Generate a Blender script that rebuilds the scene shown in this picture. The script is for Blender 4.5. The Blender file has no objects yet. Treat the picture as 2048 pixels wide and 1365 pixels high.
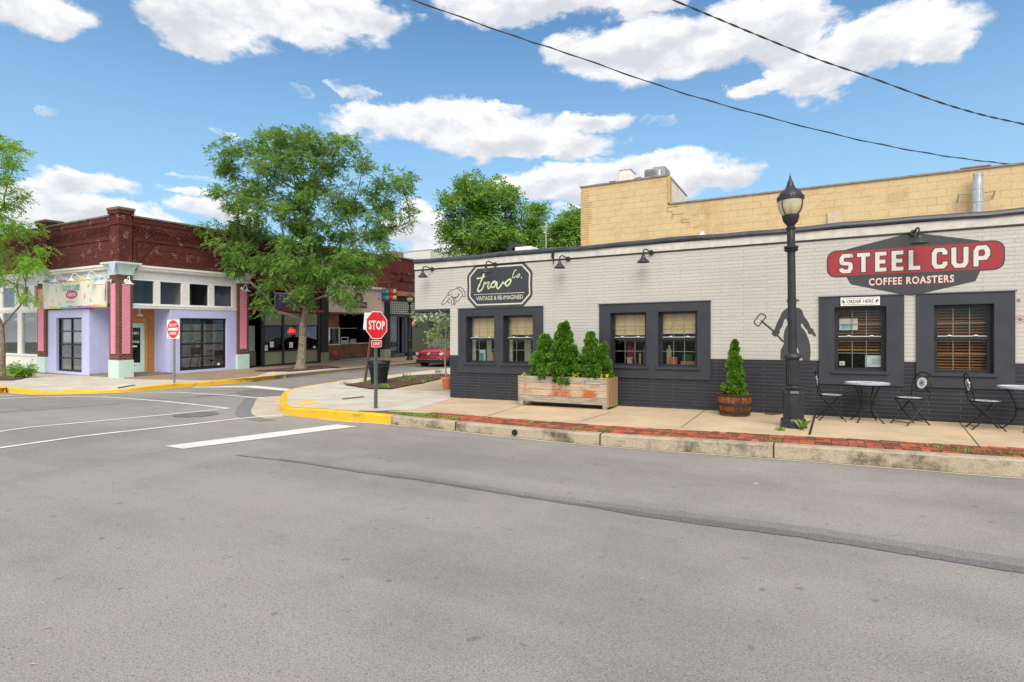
import bpy, bmesh, math, random
import numpy as np
from math import radians as R, sin, cos, pi, sqrt, atan2
from mathutils import Vector, Matrix
from mathutils.geometry import delaunay_2d_cdt, tessellate_polygon
rnd = random.Random(7)
nrg = np.random.default_rng(11)
S = bpy.context.scene
# ------------------------------------------------------------ camera
F, HC = 1120.0, 1.65           # focal length in photo pixels, eye height
YAW = math.atan(1/1.85)
SA, CA = sin(YAW), cos(YAW)
cd = bpy.data.cameras.new('camera'); cam = bpy.data.objects.new('camera', cd); S.collection.objects.link(cam)
cd.sensor_width = 36; cd.lens = F/2048*36; cd.clip_start = .05; cd.clip_end = 3000
cam.location = (0, 0, HC); cam.rotation_euler = (pi/2, 0, YAW); S.camera = cam
# ------------------------------------------------------------ light
SUN_EL, SUN_AZ = R(44), R(152)     # azimuth clockwise from +y
sd = bpy.data.lights.new('sun', 'SUN'); sd.energy = 2.6; sd.angle = R(46); sd.color = (1, .92, .80)
sun = bpy.data.objects.new('sun', sd); S.collection.objects.link(sun)
dv = Vector((sin(SUN_AZ)*cos(SUN_EL), cos(SUN_AZ)*cos(SUN_EL), sin(SUN_EL)))
sun.rotation_euler = dv.to_track_quat('Z', 'Y').to_euler(); sun.location = dv*60
S.view_settings.view_transform = 'Standard'; S.view_settings.look = 'None'
S.view_settings.gamma = 1; S.view_settings.exposure = 0.5
# ------------------------------------------------------------ picture <-> place
def ray(px, py):
    xn = (px-1024)/F
    return (CA*xn-SA, SA*xn+CA, (682.5-py)/F)
def gnd(px, py, z=0.0):
    d = ray(px, py); t = (z-HC)/d[2]; return (t*d[0], t*d[1])
def onY(px, py, y):
    d = ray(px, py); t = y/d[1]; return (t*d[0], HC+t*d[2])
def onX(px, py, x):
    d = ray(px, py); t = x/d[0]; return (t*d[1], HC+t*d[2])
def crop(x0, y0, s):
    return lambda cx, cy: (x0+cx*s, y0+cy*s)
# ------------------------------------------------------------ world: daylight sky with cumulus
W = bpy.data.worlds.new("World"); S.world = W; W.use_nodes = True
class N:                      # tiny node-graph helper
    def __init__(s, tree): s.t = tree
    def n(s, typ, props=None, **ins):
        nd = s.t.nodes.new(typ)
        for k, v in (props or {}).items(): setattr(nd, k, v)
        for k, v in ins.items():
            key = int(k[1:]) if k[0] == 'i' and k[1:].isdigit() else k.replace('_', ' ')
            sk = nd.inputs[key]
            if isinstance(v, bpy.types.NodeSocket): s.t.links.new(v, sk)
            else: sk.default_value = v
        return nd
    def m(s, op, a, b=None, c=None, clamp=False):
        nd = s.t.nodes.new('ShaderNodeMath'); nd.operation = op; nd.use_clamp = clamp
        for i, v in enumerate((a, b, c)):
            if v is None: continue
            if isinstance(v, bpy.types.NodeSocket): s.t.links.new(v, nd.inputs[i])
            else: nd.inputs[i].default_value = v
        return nd.outputs[0]
    def mix(s, f, a, b, blend='MIX'):
        nd = s.t.nodes.new('ShaderNodeMix'); nd.data_type = 'RGBA'; nd.blend_type = blend
        for sk, v in ((nd.inputs[0], f), (nd.inputs[6], a), (nd.inputs[7], b)):
            if isinstance(v, bpy.types.NodeSocket): s.t.links.new(v, sk)
            else: sk.default_value = (*v, 1) if isinstance(v, tuple) and len(v) == 3 else v
        return nd.outputs[2]
    def ramp(s, f, stops):
        nd = s.t.nodes.new('ShaderNodeValToRGB'); s.t.links.new(f, nd.inputs[0])
        e = nd.color_ramp.elements
        while len(e) < len(stops): e.new(.5)
        for q, (p, c) in zip(e, stops):
            q.position = p; q.color = (*c, 1) if isinstance(c, tuple) else (c, c, c, 1)
        return nd.outputs[0]
    def mr(s, v, a, b, c=0.0, d=1.0, smooth=True):
        nd = s.t.nodes.new('ShaderNodeMapRange'); nd.interpolation_type = 'SMOOTHSTEP' if smooth else 'LINEAR'
        s.t.links.new(v, nd.inputs[0])
        for i, q in enumerate((a, b, c, d)): nd.inputs[i+1].default_value = q
        return nd.outputs[0]
w = N(W.node_tree); W.node_tree.nodes.clear()
sky = w.n('ShaderNodeTexSky', dict(sky_type='NISHITA', sun_disc=False, sun_elevation=SUN_EL, sun_rotation=SUN_AZ, air_density=1.0, dust_density=.35, ozone_density=2.2))
tc = w.n('ShaderNodeTexCoord'); dirn = w.n('ShaderNodeVectorMath', dict(operation='NORMALIZE'), i0=tc.outputs['Generated']).outputs[0]
sx = w.n('ShaderNodeSeparateXYZ', i0=dirn)
az = w.m('ARCTAN2', sx.outputs[0], sx.outputs[1]); el = w.m('ARCSINE', sx.outputs[2])
CL = [(80,28,150,42),(20,0,120,60),(420,62,170,56),(520,10,320,50),(680,25,150,62),(590,60,120,45),(1080,2,230,48),(1300,0,80,26),
      (1300,105,215,66),(1180,110,110,40),(1470,60,120,75),(1760,88,205,62),(1870,95,100,42),(1640,150,110,52),(1560,50,120,80),(1490,184,90,22),
      (900,258,260,46),(1000,290,240,36),(750,235,110,34),(1180,243,95,28),(1010,222,50,16),(712,180,55,18),(170,362,150,36),(70,372,80,26),
      (190,425,280,34),(410,418,110,30),(400,385,90,12),(60,440,120,50),(1300,345,190,38),(1430,352,120,28),(1120,368,150,32),(1250,385,180,24),
      (840,455,75,48),(880,500,60,40),(1125,435,60,28),(1100,480,80,30),(455,266,45,10),(604,186,22,9),(97,219,34,11),(1346,243,16,10),(590,148,10,12),(835,34,16,9),(1310,240,30,9),(385,352,50,8)]
sq = (1, 1, 1.9)
def cn(v, sc_, det, ro=.6): return w.n('ShaderNodeTexNoise', Vector=v, Scale=sc_, Detail=float(det), Roughness=ro)
vm = lambda op, p, q: w.n('ShaderNodeVectorMath', dict(operation=op), i0=p, i1=q).outputs[0]
dsq = vm('MULTIPLY', dirn, sq)
wv = vm('MULTIPLY', vm('SUBTRACT', cn(dsq, 7.0, 5).outputs[1], (.5, .5, .5)), (.045, .045, .045))
dw = vm('ADD', dsq, wv)
nz1 = cn(dw, 9.0, 9, .56); nzu = cn(vm('ADD', dw, (-.012, .0, .034)), 10.0, 5, .58); nzb = cn(dw, 10.0, 5, .58)
nz2 = cn(dirn, 3.2, 4)
wsp = w.n('ShaderNodeSeparateXYZ', i0=vm('MULTIPLY', vm('SUBTRACT', cn(dsq, 11.0, 6, .65).outputs[1], (.5, .5, .5)), (.11, .11, .06))) 
azw = w.m('ADD', az, wsp.outputs[0]); elw = w.m('ADD', el, wsp.outputs[2])
dens = None; lift = None
for (cx, cy, hw, hh) in CL:
    d = ray(cx, cy); a0 = atan2(d[0], d[1]); e0 = atan2(d[2], math.hypot(d[0], d[1]))
    d1 = ray(cx+1, cy); aw = abs(atan2(d1[0], d1[1])-a0)*hw
    d2 = ray(cx, cy-1); eh = abs(atan2(d2[2], math.hypot(d2[0], d2[1]))-e0)*hh
    u = w.m('DIVIDE', w.m('SUBTRACT', azw, a0), aw*1.05); v = w.m('DIVIDE', w.m('SUBTRACT', elw, e0), eh*1.15)
    r2 = w.m('SQRT', w.m('ADD', w.m('MULTIPLY', u, u), w.m('MULTIPLY', v, v)))
    f = w.m('SUBTRACT', 1.0, r2)
    f = w.m('MINIMUM', f, .10 if hw < 40 else .26) if hw < 66 else w.m('ADD', f, .045)
    q = w.m('ADD', f, w.m('MULTIPLY', v, .0))
    if dens is None: dens = f; lift = w.m('MULTIPLY', w.m('MAXIMUM', f, 0.0), v); wsum = w.m('MAXIMUM', f, 0.0)
    else:
        dens = w.m('SMOOTH_MAX', dens, f, .18) if False else w.m('MAXIMUM', dens, f)
        fp = w.m('MAXIMUM', f, 0.0); lift = w.m('ADD', lift, w.m('MULTIPLY', fp, v)); wsum = w.m('ADD', wsum, fp)
# unseen heavy cloud elsewhere, added to whiten and soften the ambient light (outside the photographed part)
far = w.m('SUBTRACT', w.m('MULTIPLY', nz2.outputs[0], 2.4), .75)
off = w.m('ADD', w.mr(el, .62, .75), w.mr(w.m('ABSOLUTE', w.m('ADD', az, YAW)), .85, 1.1), clamp=True)
far = w.m('ADD', far, w.m('MULTIPLY', w.m('SUBTRACT', off, 1.0), 4.0))
dens = w.m('MAXIMUM', dens, far)
dn = w.m('ADD', dens, w.m('MULTIPLY', w.m('SUBTRACT', nz1.outputs[0], .52), 1.45))
alpha = w.mr(dn, .05, .36)
hi = w.m('DIVIDE', lift, w.m('ADD', wsum, .02))
rel = w.m('MULTIPLY', w.m('SUBTRACT', nzb.outputs[0], nzu.outputs[0]), 2.2)
shade = w.m('ADD', w.m('MULTIPLY', hi, .42), rel)
shade = w.m('ADD', shade, w.m('MULTIPLY', w.m('SUBTRACT', .5, dn), .30))
ccol = w.mix(w.mr(shade, -.50, .38), (5.1, 5.25, 5.65), (7.7, 7.65, 7.55))
skc = w.mix(1.0, sky.outputs[0], (.78, 1.13, 1.26), 'MULTIPLY')
hz = w.mr(el, .0, .62, .85, .0)
skc = w.mix(hz, skc, (3.2, 5.0, 6.6))
wc = w.mix(w.m('MULTIPLY', alpha, .96), skc, ccol)
bg = w.n('ShaderNodeBackground', Color=wc, Strength=.1)
w.n('ShaderNodeOutputWorld', Surface=bg.outputs[0])
# ------------------------------------------------------------ mesh helpers
C = S.collection.objects
ORG = {}
class MB:
    def __init__(s): s.v = []; s.f = []; s.mi = []; s.m = 0
    def add(s, vs, fs):
        b = len(s.v); s.v += [tuple(p) for p in vs]; s.f += [tuple(i+b for i in f) for f in fs]; s.mi += [s.m]*len(fs); return s
    def box(s, x0, x1, y0, y1, z0, z1):
        x0, x1 = min(x0, x1), max(x0, x1); y0, y1 = min(y0, y1), max(y0, y1); z0, z1 = min(z0, z1), max(z0, z1)
        return s.add([(x0,y0,z0),(x1,y0,z0),(x1,y1,z0),(x0,y1,z0),(x0,y0,z1),(x1,y0,z1),(x1,y1,z1),(x0,y1,z1)],
                     [(0,3,2,1),(4,5,6,7),(0,1,5,4),(1,2,6,5),(2,3,7,6),(3,0,4,7)])
    def tube(s, pts, rad, n=8, cap=True):
        pts = [Vector(p) for p in pts]; k = len(pts)
        rad = [rad]*k if isinstance(rad, (int, float)) else rad
        vs, fs = [], []; prev = None
        for i, p in enumerate(pts):
            t = (pts[min(i+1, k-1)]-pts[max(i-1, 0)])
            t = t.normalized() if t.length > 1e-9 else Vector((0, 0, 1))
            if prev is None: a = t.cross(Vector((0, 0, 1)) if abs(t.z) < .9 else Vector((1, 0, 0))).normalized()
            else:
                a = prev - t*prev.dot(t); a = a.normalized() if a.length > 1e-6 else t.orthogonal().normalized()
            prev = a; b = t.cross(a)
            for j in range(n):
                an = 2*pi*j/n; vs.append(p+(a*cos(an)+b*sin(an))*rad[i])
        for i in range(k-1):
            for j in range(n):
                fs.append((i*n+j, i*n+(j+1) % n, (i+1)*n+(j+1) % n, (i+1)*n+j))
        if cap: fs.append(tuple(range(n))[::-1]); fs.append(tuple((k-1)*n+j for j in range(n)))
        return s.add(vs, fs)
    def lathe(s, prof, c=(0, 0, 0), n=20, axis='z', rot=0.0, ring=False):
        if ring: prof = list(prof)+[prof[0]]
        vs, fs = [], []
        for r, z in prof:
            for j in range(n):
                an = 2*pi*j/n+rot; p = (r*cos(an), r*sin(an), z)
                if axis == 'y': p = (p[0], p[2], p[1])
                if axis == 'x': p = (p[2], p[0], p[1])
                vs.append((p[0]+c[0], p[1]+c[1], p[2]+c[2]))
        k = len(prof)
        for i in range(k-1):
            for j in range(n): fs.append((i*n+j, i*n+(j+1) % n, (i+1)*n+(j+1) % n, (i+1)*n+j))
        if not ring: fs.append(tuple(range(n))[::-1]); fs.append(tuple((k-1)*n+j for j in range(n)))
        return s.add(vs, fs)
    def prism(s, poly, fn, d0, d1):       # poly of (u,v); fn(u,v,d) -> xyz ; extruded from d0 to d1
        n = len(poly); tri = tessellate_polygon([[Vector((p[0], p[1], 0)) for p in poly]])
        vs = [fn(u, v, d0) for u, v in poly]+[fn(u, v, d1) for u, v in poly]
        fs = [tuple(t) for t in tri]+[tuple(i+n for i in t[::-1]) for t in tri]+[(i, (i+1) % n, (i+1) % n+n, i+n) for i in range(n)]
        return s.add(vs, fs)
    def xf(s, M, i0=0):
        for i in range(i0, len(s.v)): s.v[i] = tuple(M @ Vector(s.v[i]))
        return s
    def build(s, name, mats, parent=None, smooth=False, warp=None, fixn=True, local=False):
        o0 = ORG.get(parent.name, Vector((0, 0, 0))) if parent and not local else Vector((0, 0, 0))
        vs = s.v
        if warp: vs = [warp(*p) for p in vs]
        vs = [(p[0]-o0.x, p[1]-o0.y, p[2]-o0.z) for p in vs]
        me = bpy.data.meshes.new(name); me.from_pydata(vs, [], s.f)
        mats = mats if isinstance(mats, (list, tuple)) else [mats]
        for m in mats: me.materials.append(m)
        me.polygons.foreach_set('material_index', s.mi)
        if fixn:
            bm = bmesh.new(); bm.from_mesh(me); bmesh.ops.recalc_face_normals(bm, faces=bm.faces); bm.to_mesh(me); bm.free()
        if smooth:
            me.polygons.foreach_set('use_smooth', [True]*len(me.polygons))
            try: me.set_sharp_from_angle(angle=R(40))
            except Exception: pass
        me.update(); o = bpy.data.objects.new(name, me); C.link(o)
        if parent: o.parent = parent; ORG[o.name] = o0
        return o
def np_mesh(name, V, nf, k, mat, parent=None, warp=None):    # nf faces with k own corners each
    o0 = ORG.get(parent.name, Vector((0, 0, 0))) if parent else Vector((0, 0, 0))
    V = np.asarray(V, dtype=np.float32).reshape(-1, 3)-np.array(o0, dtype=np.float32)
    me = bpy.data.meshes.new(name); me.vertices.add(len(V)); me.vertices.foreach_set('co', V.ravel())
    me.loops.add(nf*k); me.loops.foreach_set('vertex_index', np.arange(nf*k, dtype=np.int32))
    me.polygons.add(nf); me.polygons.foreach_set('loop_start', np.arange(0, nf*k, k, dtype=np.int32))
    me.materials.append(mat); me.update(calc_edges=True); me.validate()
    o = bpy.data.objects.new(name, me); C.link(o)
    if parent: o.parent = parent; ORG[o.name] = o0
    return o
def tag(o, label, cat=None, group=None, kind=None):
    if label: o['label'] = label
    if cat: o['category'] = cat
    if group: o['group'] = group
    if kind: o['kind'] = kind
    return o
def thing(name, label, cat, loc=(0, 0, 0), rz=0, group=None):
    o = bpy.data.objects.new(name, None); C.link(o); o.location = loc; o.rotation_euler = (0, 0, rz)
    o.empty_display_size = .2
    ORG[o.name] = Vector(loc) if rz == 0 else Vector((0, 0, 0))
    return tag(o, label, cat, group)
def kids(o): return [c for c in bpy.data.objects if c.parent == o]
def dup(root, loc, rz, label, rx=0):
    def cp(o, par):
        ch = kids(o); c = o.copy(); C.link(c)
        if par: c.parent = par
        for q in ch: cp(q, c)
        return c
    r = cp(root, None); r.location = loc; r.rotation_euler = (rx, 0, rz); r['label'] = label; return r
# strokes: thick polylines with mitred joints as flat polygons (u,v)
def stroke_quads(pts, wd, closed=False):
    pts = [Vector(p) for p in pts]; n = len(pts); L, Rr = [], []
    for i in range(n):
        a = pts[i-1] if (i > 0 or closed) else None; b = pts[(i+1) % n] if (i < n-1 or closed) else None
        d1 = (pts[i]-a).normalized() if a is not None else None; d2 = (b-pts[i]).normalized() if b is not None else None
        if d1 is None: d1 = d2
        if d2 is None: d2 = d1
        n1 = Vector((-d1.y, d1.x)); n2 = Vector((-d2.y, d2.x)); m = (n1+n2)
        if m.length < 1e-6: m = n1
        m = m.normalized(); k = 1/max(.35, m.dot(n1)); h = (wd[i] if isinstance(wd, list) else wd)/2*k
        L.append(pts[i]+m*h); Rr.append(pts[i]-m*h)
    q = []
    for i in range(n if closed else n-1):
        j = (i+1) % n; q.append([L[i], L[j], Rr[j], Rr[i]])
    return q
def draw(mb, quads, fn, d0, d1):
    for i_, q in enumerate(quads):
        e_ = (i_ % 12)*4e-5; vs = [fn(p[0], p[1], d1+e_) for p in q]+[fn(p[0], p[1], d0) for p in q]; k = len(q)
        mb.add(vs, [tuple(range(k)), tuple(range(k, 2*k))[::-1]]+[(i, (i+1) % k, (i+1) % k+k, i+k) for i in range(k)])
def spline(pts, k=6):
    pts = [Vector(p) for p in pts]; out = []
    P = [2*pts[0]-pts[1]]+pts+[2*pts[-1]-pts[-2]]
    for i in range(1, len(P)-2):
        for j in range(k):
            t = j/k; p0, p1, p2, p3 = P[i-1:i+3]
            out.append(.5*((2*p1)+(p2-p0)*t+(2*p0-5*p1+4*p2-p3)*t*t+(3*p1-p0-3*p2+p3)*t**3))
    out.append(pts[-1]); return out
def text(mb, s, fn, cu, cv, wd, ht, d0, d1, bold=0.0, shear=0.0, spacing=1.0):   # lettering centred at cu,cv fitted into wd x ht
    c = bpy.data.curves.new('t', 'FONT'); c.body = s; c.offset = bold; c.shear = shear; c.space_character = spacing
    c.resolution_u = 3; o = bpy.data.objects.new('t', c); C.link(o); bpy.context.view_layer.update()
    me = bpy.data.meshes.new_from_object(o.evaluated_get(bpy.context.evaluated_depsgraph_get()))
    vs = [v.co.copy() for v in me.vertices]; fs = [tuple(p.vertices) for p in me.polygons]
    bpy.data.objects.remove(o); bpy.data.curves.remove(c)
    xs = [v.x for v in vs]; ys = [v.y for v in vs]; x0, x1, y0, y1 = min(xs), max(xs), min(ys), max(ys)
    uv = [(cu+((v.x-x0)/(x1-x0)-.5)*wd, cv+((v.y-y0)/(y1-y0)-.5)*ht) for v in vs]
    mb.add([fn(u, v, d1) for u, v in uv], fs)
    bpy.data.meshes.remove(me)
# ------------------------------------------------------------ materials
def newmat(name):
    m = bpy.data.materials.new(name); m.use_nodes = True; m.node_tree.nodes.clear(); return m, N(m.node_tree)
def finish(g, col, rough=.6, metal=0.0, bump=None, bs=.3, bd=.01, spec=.5, **kw):
    ins = dict(Base_Color=col if isinstance(col, bpy.types.NodeSocket) else (*col, 1), Roughness=rough, Metallic=metal)
    p = g.n('ShaderNodeBsdfPrincipled', **ins); p.inputs['Specular IOR Level'].default_value = spec
    for k, v in kw.items():
        sk = p.inputs[k.replace('_', ' ')]
        if isinstance(v, bpy.types.NodeSocket): g.t.links.new(v, sk)
        else: sk.default_value = v
    if bump is not None:
        b = g.n('ShaderNodeBump', Height=bump, Strength=bs, Distance=bd); g.t.links.new(b.outputs[0], p.inputs['Normal'])
    g.n('ShaderNodeOutputMaterial', Surface=p.outputs[0]); return p
def co(g): return g.n('ShaderNodeTexCoord').outputs['Object']
def noise(g, v, sc, det=4, ro=.55): return g.n('ShaderNodeTexNoise', Vector=v, Scale=float(sc), Detail=float(det), Roughness=ro).outputs[0]
def vscale(g, v, s): return g.n('ShaderNodeVectorMath', dict(operation='MULTIPLY'), i0=v, i1=s).outputs[0]
MC = {}
def P(col, rough=.55, metal=0.0, var=.15, sc=6, bump=.1, spec=.5, **kw):   # plain paint/metal/plastic with slight uneven wear
    key = ('P', col, rough, metal, var, sc, bump, spec, tuple(sorted(kw.items())))
    if key in MC: return MC[key]
    m, g = newmat('paint'); v = co(g); n1 = noise(g, v, sc, 5); n2 = noise(g, v, sc*9, 3)
    f = g.m('ADD', g.m('MULTIPLY', n1, .7), g.m('MULTIPLY', n2, .3))
    c = g.mix(g.mr(f, .3, .7), tuple(x*(1-var) for x in col), tuple(min(1, x*(1+var)) for x in col))
    c = g.mix(g.mr(noise(g, vscale(g, v, (4, 4, .45)), 2.2, 5, .7), .5, .8, 0, .22), c, tuple(x*.55+.02 for x in col))
    rr = g.mr(n1, .3, .7, max(.02, rough-.08), min(1, rough+.08))
    finish(g, c, rr, metal, n2, bump, .004, spec, **kw); MC[key] = m; return m
def wallvec(g, sw=False):       # bricks wrap round axis-aligned walls: u = x+y, v = z
    s = g.n('ShaderNodeSeparateXYZ', i0=co(g)); u = g.m('ADD', s.outputs[0], s.outputs[1])
    return g.n('ShaderNodeCombineXYZ', X=u, Y=s.outputs[2], Z=0.0).outputs[0]
def brick(name, c1, c2, mort, bw=.2, bh=.072, ms=.008, stain=.25, bstr=.5, rough=.85, msm=.2, painted=False, lime=0.0):
    m, g = newmat(name); v = wallvec(g)
    wob = g.n('ShaderNodeVectorMath', dict(operation='ADD'), i0=v, i1=vscale(g, g.n('ShaderNodeTexNoise', Vector=v, Scale=3.0).outputs[1], (.01, .008, 0))).outputs[0]
    b = g.n('ShaderNodeTexBrick', dict(offset=.5), Vector=wob, Color1=(*c1, 1), Color2=(*c2, 1), Mortar=(*mort, 1), Scale=1.0, Mortar_Size=ms, Mortar_Smooth=msm, Bias=0.0, Brick_Width=bw, Row_Height=bh)
    n1 = noise(g, v, .9, 6, .65); n2 = noise(g, v, 22, 4)
    c = g.mix(g.mr(n1, .35, .75, 0, stain), b.outputs[0], tuple(x*.45 for x in c1))
    c = g.mix(g.mr(n2, .3, .75, .0, .25), c, tuple(x*.6 for x in c2))
    if lime:
        sel = g.mr(g.m('ADD', noise(g, v, 2.3, 3), g.m('MULTIPLY', noise(g, v, 30, 2), .35)), .78, .84)
        c = g.mix(g.m('MULTIPLY', g.m('MULTIPLY', sel, b.outputs[1]), lime), c, (.5, .44, .38))
    h = g.m('ADD', g.m('MULTIPLY', g.m('SUBTRACT', 1.0, b.outputs[1]), 1.0), g.m('MULTIPLY', n2, .35))
    finish(g, c, rough, 0, h, bstr, .012, .3); return m
M = {}
M['brickwhite'] = brick('painted_brick_light', (.535,.525,.49), (.505,.495,.46), (.34,.33,.305), .85, .072, .0038, .10, .55, .75, .35)
M['brickdark'] = brick('painted_brick_charcoal', (.025,.028,.037), (.029,.032,.042), (.15,.155,.17), .9, .072, .0032, .1, .6, .5, .35)
M['brickred'] = brick('old_red_brick', (.19,.040,.032), (.10,.024,.021), (.05,.022,.019), .21, .075, .010, .5, .9, .9, .2, lime=.8)
M['brickmaroon'] = brick('maroon_brick', (.19,.040,.032), (.13,.028,.025), (.06,.024,.02), .21, .075, .009, .4, .8, .9, .2, lime=.3)
M['brickpillar'] = brick('pillar_brick', (.16,.045,.035), (.10,.028,.024), (.33,.26,.2), .21, .075, .009, .4, .8, .9, .1)
M['brickpink'] = brick('pink_painted_brick', (.88,.33,.44), (.85,.30,.41), (.58,.18,.26), .21, .075, .007, .05, .7, .7, .3)
M['brickblack'] = brick('black_brick', (.022,.018,.02), (.03,.026,.028), (.06,.03,.025), .21, .075, .008, .2, .7, .7, .2)
M['brickdarkrow'] = brick('dark_brown_brick', (.07,.022,.018), (.045,.016,.014), (.02,.01,.01), .21, .075, .008, .3, .7, .8, .2)
def blockmat():
    m, g = newmat('tan_block'); v = wallvec(g)
    wob = g.n('ShaderNodeVectorMath', dict(operation='ADD'), i0=v, i1=vscale(g, g.n('ShaderNodeTexNoise', Vector=v, Scale=2.0, Detail=3.0).outputs[1], (.05, .035, 0))).outputs[0]
    b = g.n('ShaderNodeTexBrick', dict(offset=.5), Vector=wob, Color1=(.63,.485,.28,1), Color2=(.60,.45,.25,1), Mortar=(.36,.26,.15,1), Scale=1.0, Mortar_Size=.0045, Mortar_Smooth=.4, Bias=0.0, Brick_Width=.42, Row_Height=.2)
    n1 = noise(g, v, .8, 7, .68); n2 = noise(g, v, 14, 4); n3 = noise(g, v, 2.2, 3)
    clean = g.mix(g.mr(n3, .42, .6), b.outputs[0], (.62,.475,.27))
    c = g.mix(g.mr(n1, .48, .72, 0, .75), clean, (.44,.265,.095))
    c = g.mix(g.mr(noise(g, vscale(g, v, (1, .3, 1)), 1.6, 6, .7), .56, .72, 0, .6), c, (.66,.50,.29))
    c = g.mix(g.mr(n2, .35, .75, 0, .22), c, (.38,.26,.13))
    finish(g, c, .9, 0, g.m('ADD', g.m('SUBTRACT', 1.0, b.outputs[1]), g.m('MULTIPLY', n2, .6)), .6, .012, .2); return m
M['block'] = blockmat()
def asphalt(name, base, warm=(.2,.19,.175)):
    m, g = newmat(name); v = co(g)
    n1 = noise(g, v, .22, 6, .6); n2 = noise(g, v, 1.1, 5, .6); n3 = noise(g, v, 75, 4, .7); vo = g.n('ShaderNodeTexVoronoi', Vector=v, Scale=150.0)
    st = noise(g, vscale(g, v, (.12, 1.6, 1)), 1.0, 5, .6)
    a = tuple(x*.80 for x in base); b = tuple(x*1.16 for x in base)
    c = g.mix(g.mr(g.m('ADD', g.m('MULTIPLY', n1, .55), g.m('ADD', g.m('MULTIPLY', n2, .25), g.m('MULTIPLY', st, .2))), .38, .62), a, b)
    c = g.mix(g.mr(n1, .52, .7, 0, .35), c, warm)
    lane = noise(g, vscale(g, v, (.05, .55, 1)), 1.0, 3, .5); c = g.mix(g.mr(lane, .48, .68, 0, .38), c, tuple(x*.62 for x in base)); c = g.mix(g.mr(noise(g, v, .55, 6, .72), .56, .72, 0, .32), c, tuple(x*.55 for x in base))
    c = g.mix(g.mr(n3, .3, .70, .44, 0), c, tuple(x*.32 for x in base))
    c = g.mix(g.mr(g.n('ShaderNodeSeparateXYZ', i0=vo.outputs['Color']).outputs[0], .80, .99, 0, .45), c, (.42,.40,.37))
    c = g.mix(g.mr(g.n('ShaderNodeSeparateXYZ', i0=vo.outputs['Color']).outputs[1], .82, .97, 0, .40), c, (.03,.03,.032))
    c = g.mix(g.mr(noise(g, v, 7.5, 3, .5), .66, .72, 0, .55), c, tuple(x*.4 for x in base))
    finish(g, c, .85, 0, g.m('ADD', n3, g.m('MULTIPLY', vo.outputs[0], .5)), .7, .006, .3); return m
M['asphalt'] = asphalt('asphalt', (.335,.318,.298), (.35,.325,.295))
M['asphalt2'] = asphalt('asphalt_side', (.285,.27,.258), (.3,.28,.25))
M['patch'] = asphalt('asphalt_repair', (.23,.225,.22), (.23,.22,.21))
M['seam'] = asphalt('asphalt_seam', (.19,.188,.185), (.195,.19,.185))
def concrete(name, col, speck=.3, stain=(.2,.17,.12), sa=.35, sc=1.3, vs=60):
    m, g = newmat(name); v = co(g); n1 = noise(g, v, sc, 7, .65); n2 = noise(g, v, vs, 3, .7); n3 = noise(g, v, 7, 5, .6)
    c = g.mix(g.mr(n1, .35, .68), tuple(x*.86 for x in col), tuple(min(1, x*1.1) for x in col))
    c = g.mix(g.mr(n3, .5, .75, 0, sa), c, stain)
    c = g.mix(g.mr(n2, .35, .7, speck, 0), c, tuple(x*.55 for x in col))
    finish(g, c, .88, 0, g.m('ADD', n2, n3), .4, .006, .25); return m
M['walk'] = concrete('tan_sidewalk', (.60,.46,.305), .30, (.42,.31,.19), .25)
M['walkbrown'] = concrete('brown_sidewalk', (.36,.265,.185), .35, (.22,.16,.11), .3)
M['pad'] = concrete('pale_concrete', (.60,.55,.47), .16, (.42,.38,.31), .25)
M['gutter'] = concrete('gutter', (.55,.48,.38), .25, (.25,.2,.15), .5)
def kerbm(name, col, stain, lo, hi, amt):
    m, g = newmat(name); v = co(g); n1 = noise(g, v, 2.2, 8, .7); n2 = noise(g, v, 40, 4, .7)
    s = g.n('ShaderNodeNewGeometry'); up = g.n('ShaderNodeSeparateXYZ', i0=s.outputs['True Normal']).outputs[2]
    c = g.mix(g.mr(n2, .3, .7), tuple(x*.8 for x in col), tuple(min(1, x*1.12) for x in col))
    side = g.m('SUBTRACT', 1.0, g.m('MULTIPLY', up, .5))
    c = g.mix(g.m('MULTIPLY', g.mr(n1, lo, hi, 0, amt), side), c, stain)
    finish(g, c, .9, 0, g.m('ADD', n2, n1), .8, .012, .2); return m
M['kerb'] = kerbm('weathered_kerb', (.44,.375,.275), (.085,.07,.055), .44, .66, .95)
M['kerbfar'] = kerbm('kerb_tan', (.42,.34,.25), (.2,.16,.12), .5, .75, .5)
M['kerbyel'] = kerbm('yellow_kerb', (.80,.47,.035), (.30,.19,.07), .52, .72, .75)
M['padyel'] = concrete('yellow_pad', (.82,.56,.13), .2, (.6,.45,.2), .5)
M['linew'] = concrete('road_paint', (.74,.72,.66), .12, (.45,.43,.4), .25, 2, 70)
def pavers():
    m, g = newmat('brick_pavers'); v = co(g)
    b = g.n('ShaderNodeTexBrick', dict(offset=.5), Vector=v, Color1=(0,0,0,1), Color2=(1,1,1,1), Mortar=(.5,.5,.5,1), Scale=1.0, Mortar_Size=.006, Mortar_Smooth=.1, Bias=0.0, Brick_Width=.215, Row_Height=.205)
    k = g.ramp(b.outputs[0], [(0, (.15,.075,.055)), (.44, (.19,.09,.065)), (.48, (.50,.12,.06)), (.75, (.42,.09,.045)), (1, (.56,.16,.085))])
    n2 = noise(g, v, 30, 4, .7); n1 = noise(g, v, 1.4, 5, .6)
    c = g.mix(b.outputs[1], k, (.10,.085,.05)); c = g.mix(g.mr(n2, .35, .7, .35, 0), c, (.06,.035,.025)); c = g.mix(g.mr(n1, .55, .75, 0, .4), c, (.12,.12,.05))
    finish(g, c, .9, 0, g.m('ADD', g.m('SUBTRACT', 1.0, b.outputs[1]), g.m('MULTIPLY', n2, .4)), .8, .012, .2); return m
M['pavers'] = pavers()
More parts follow.
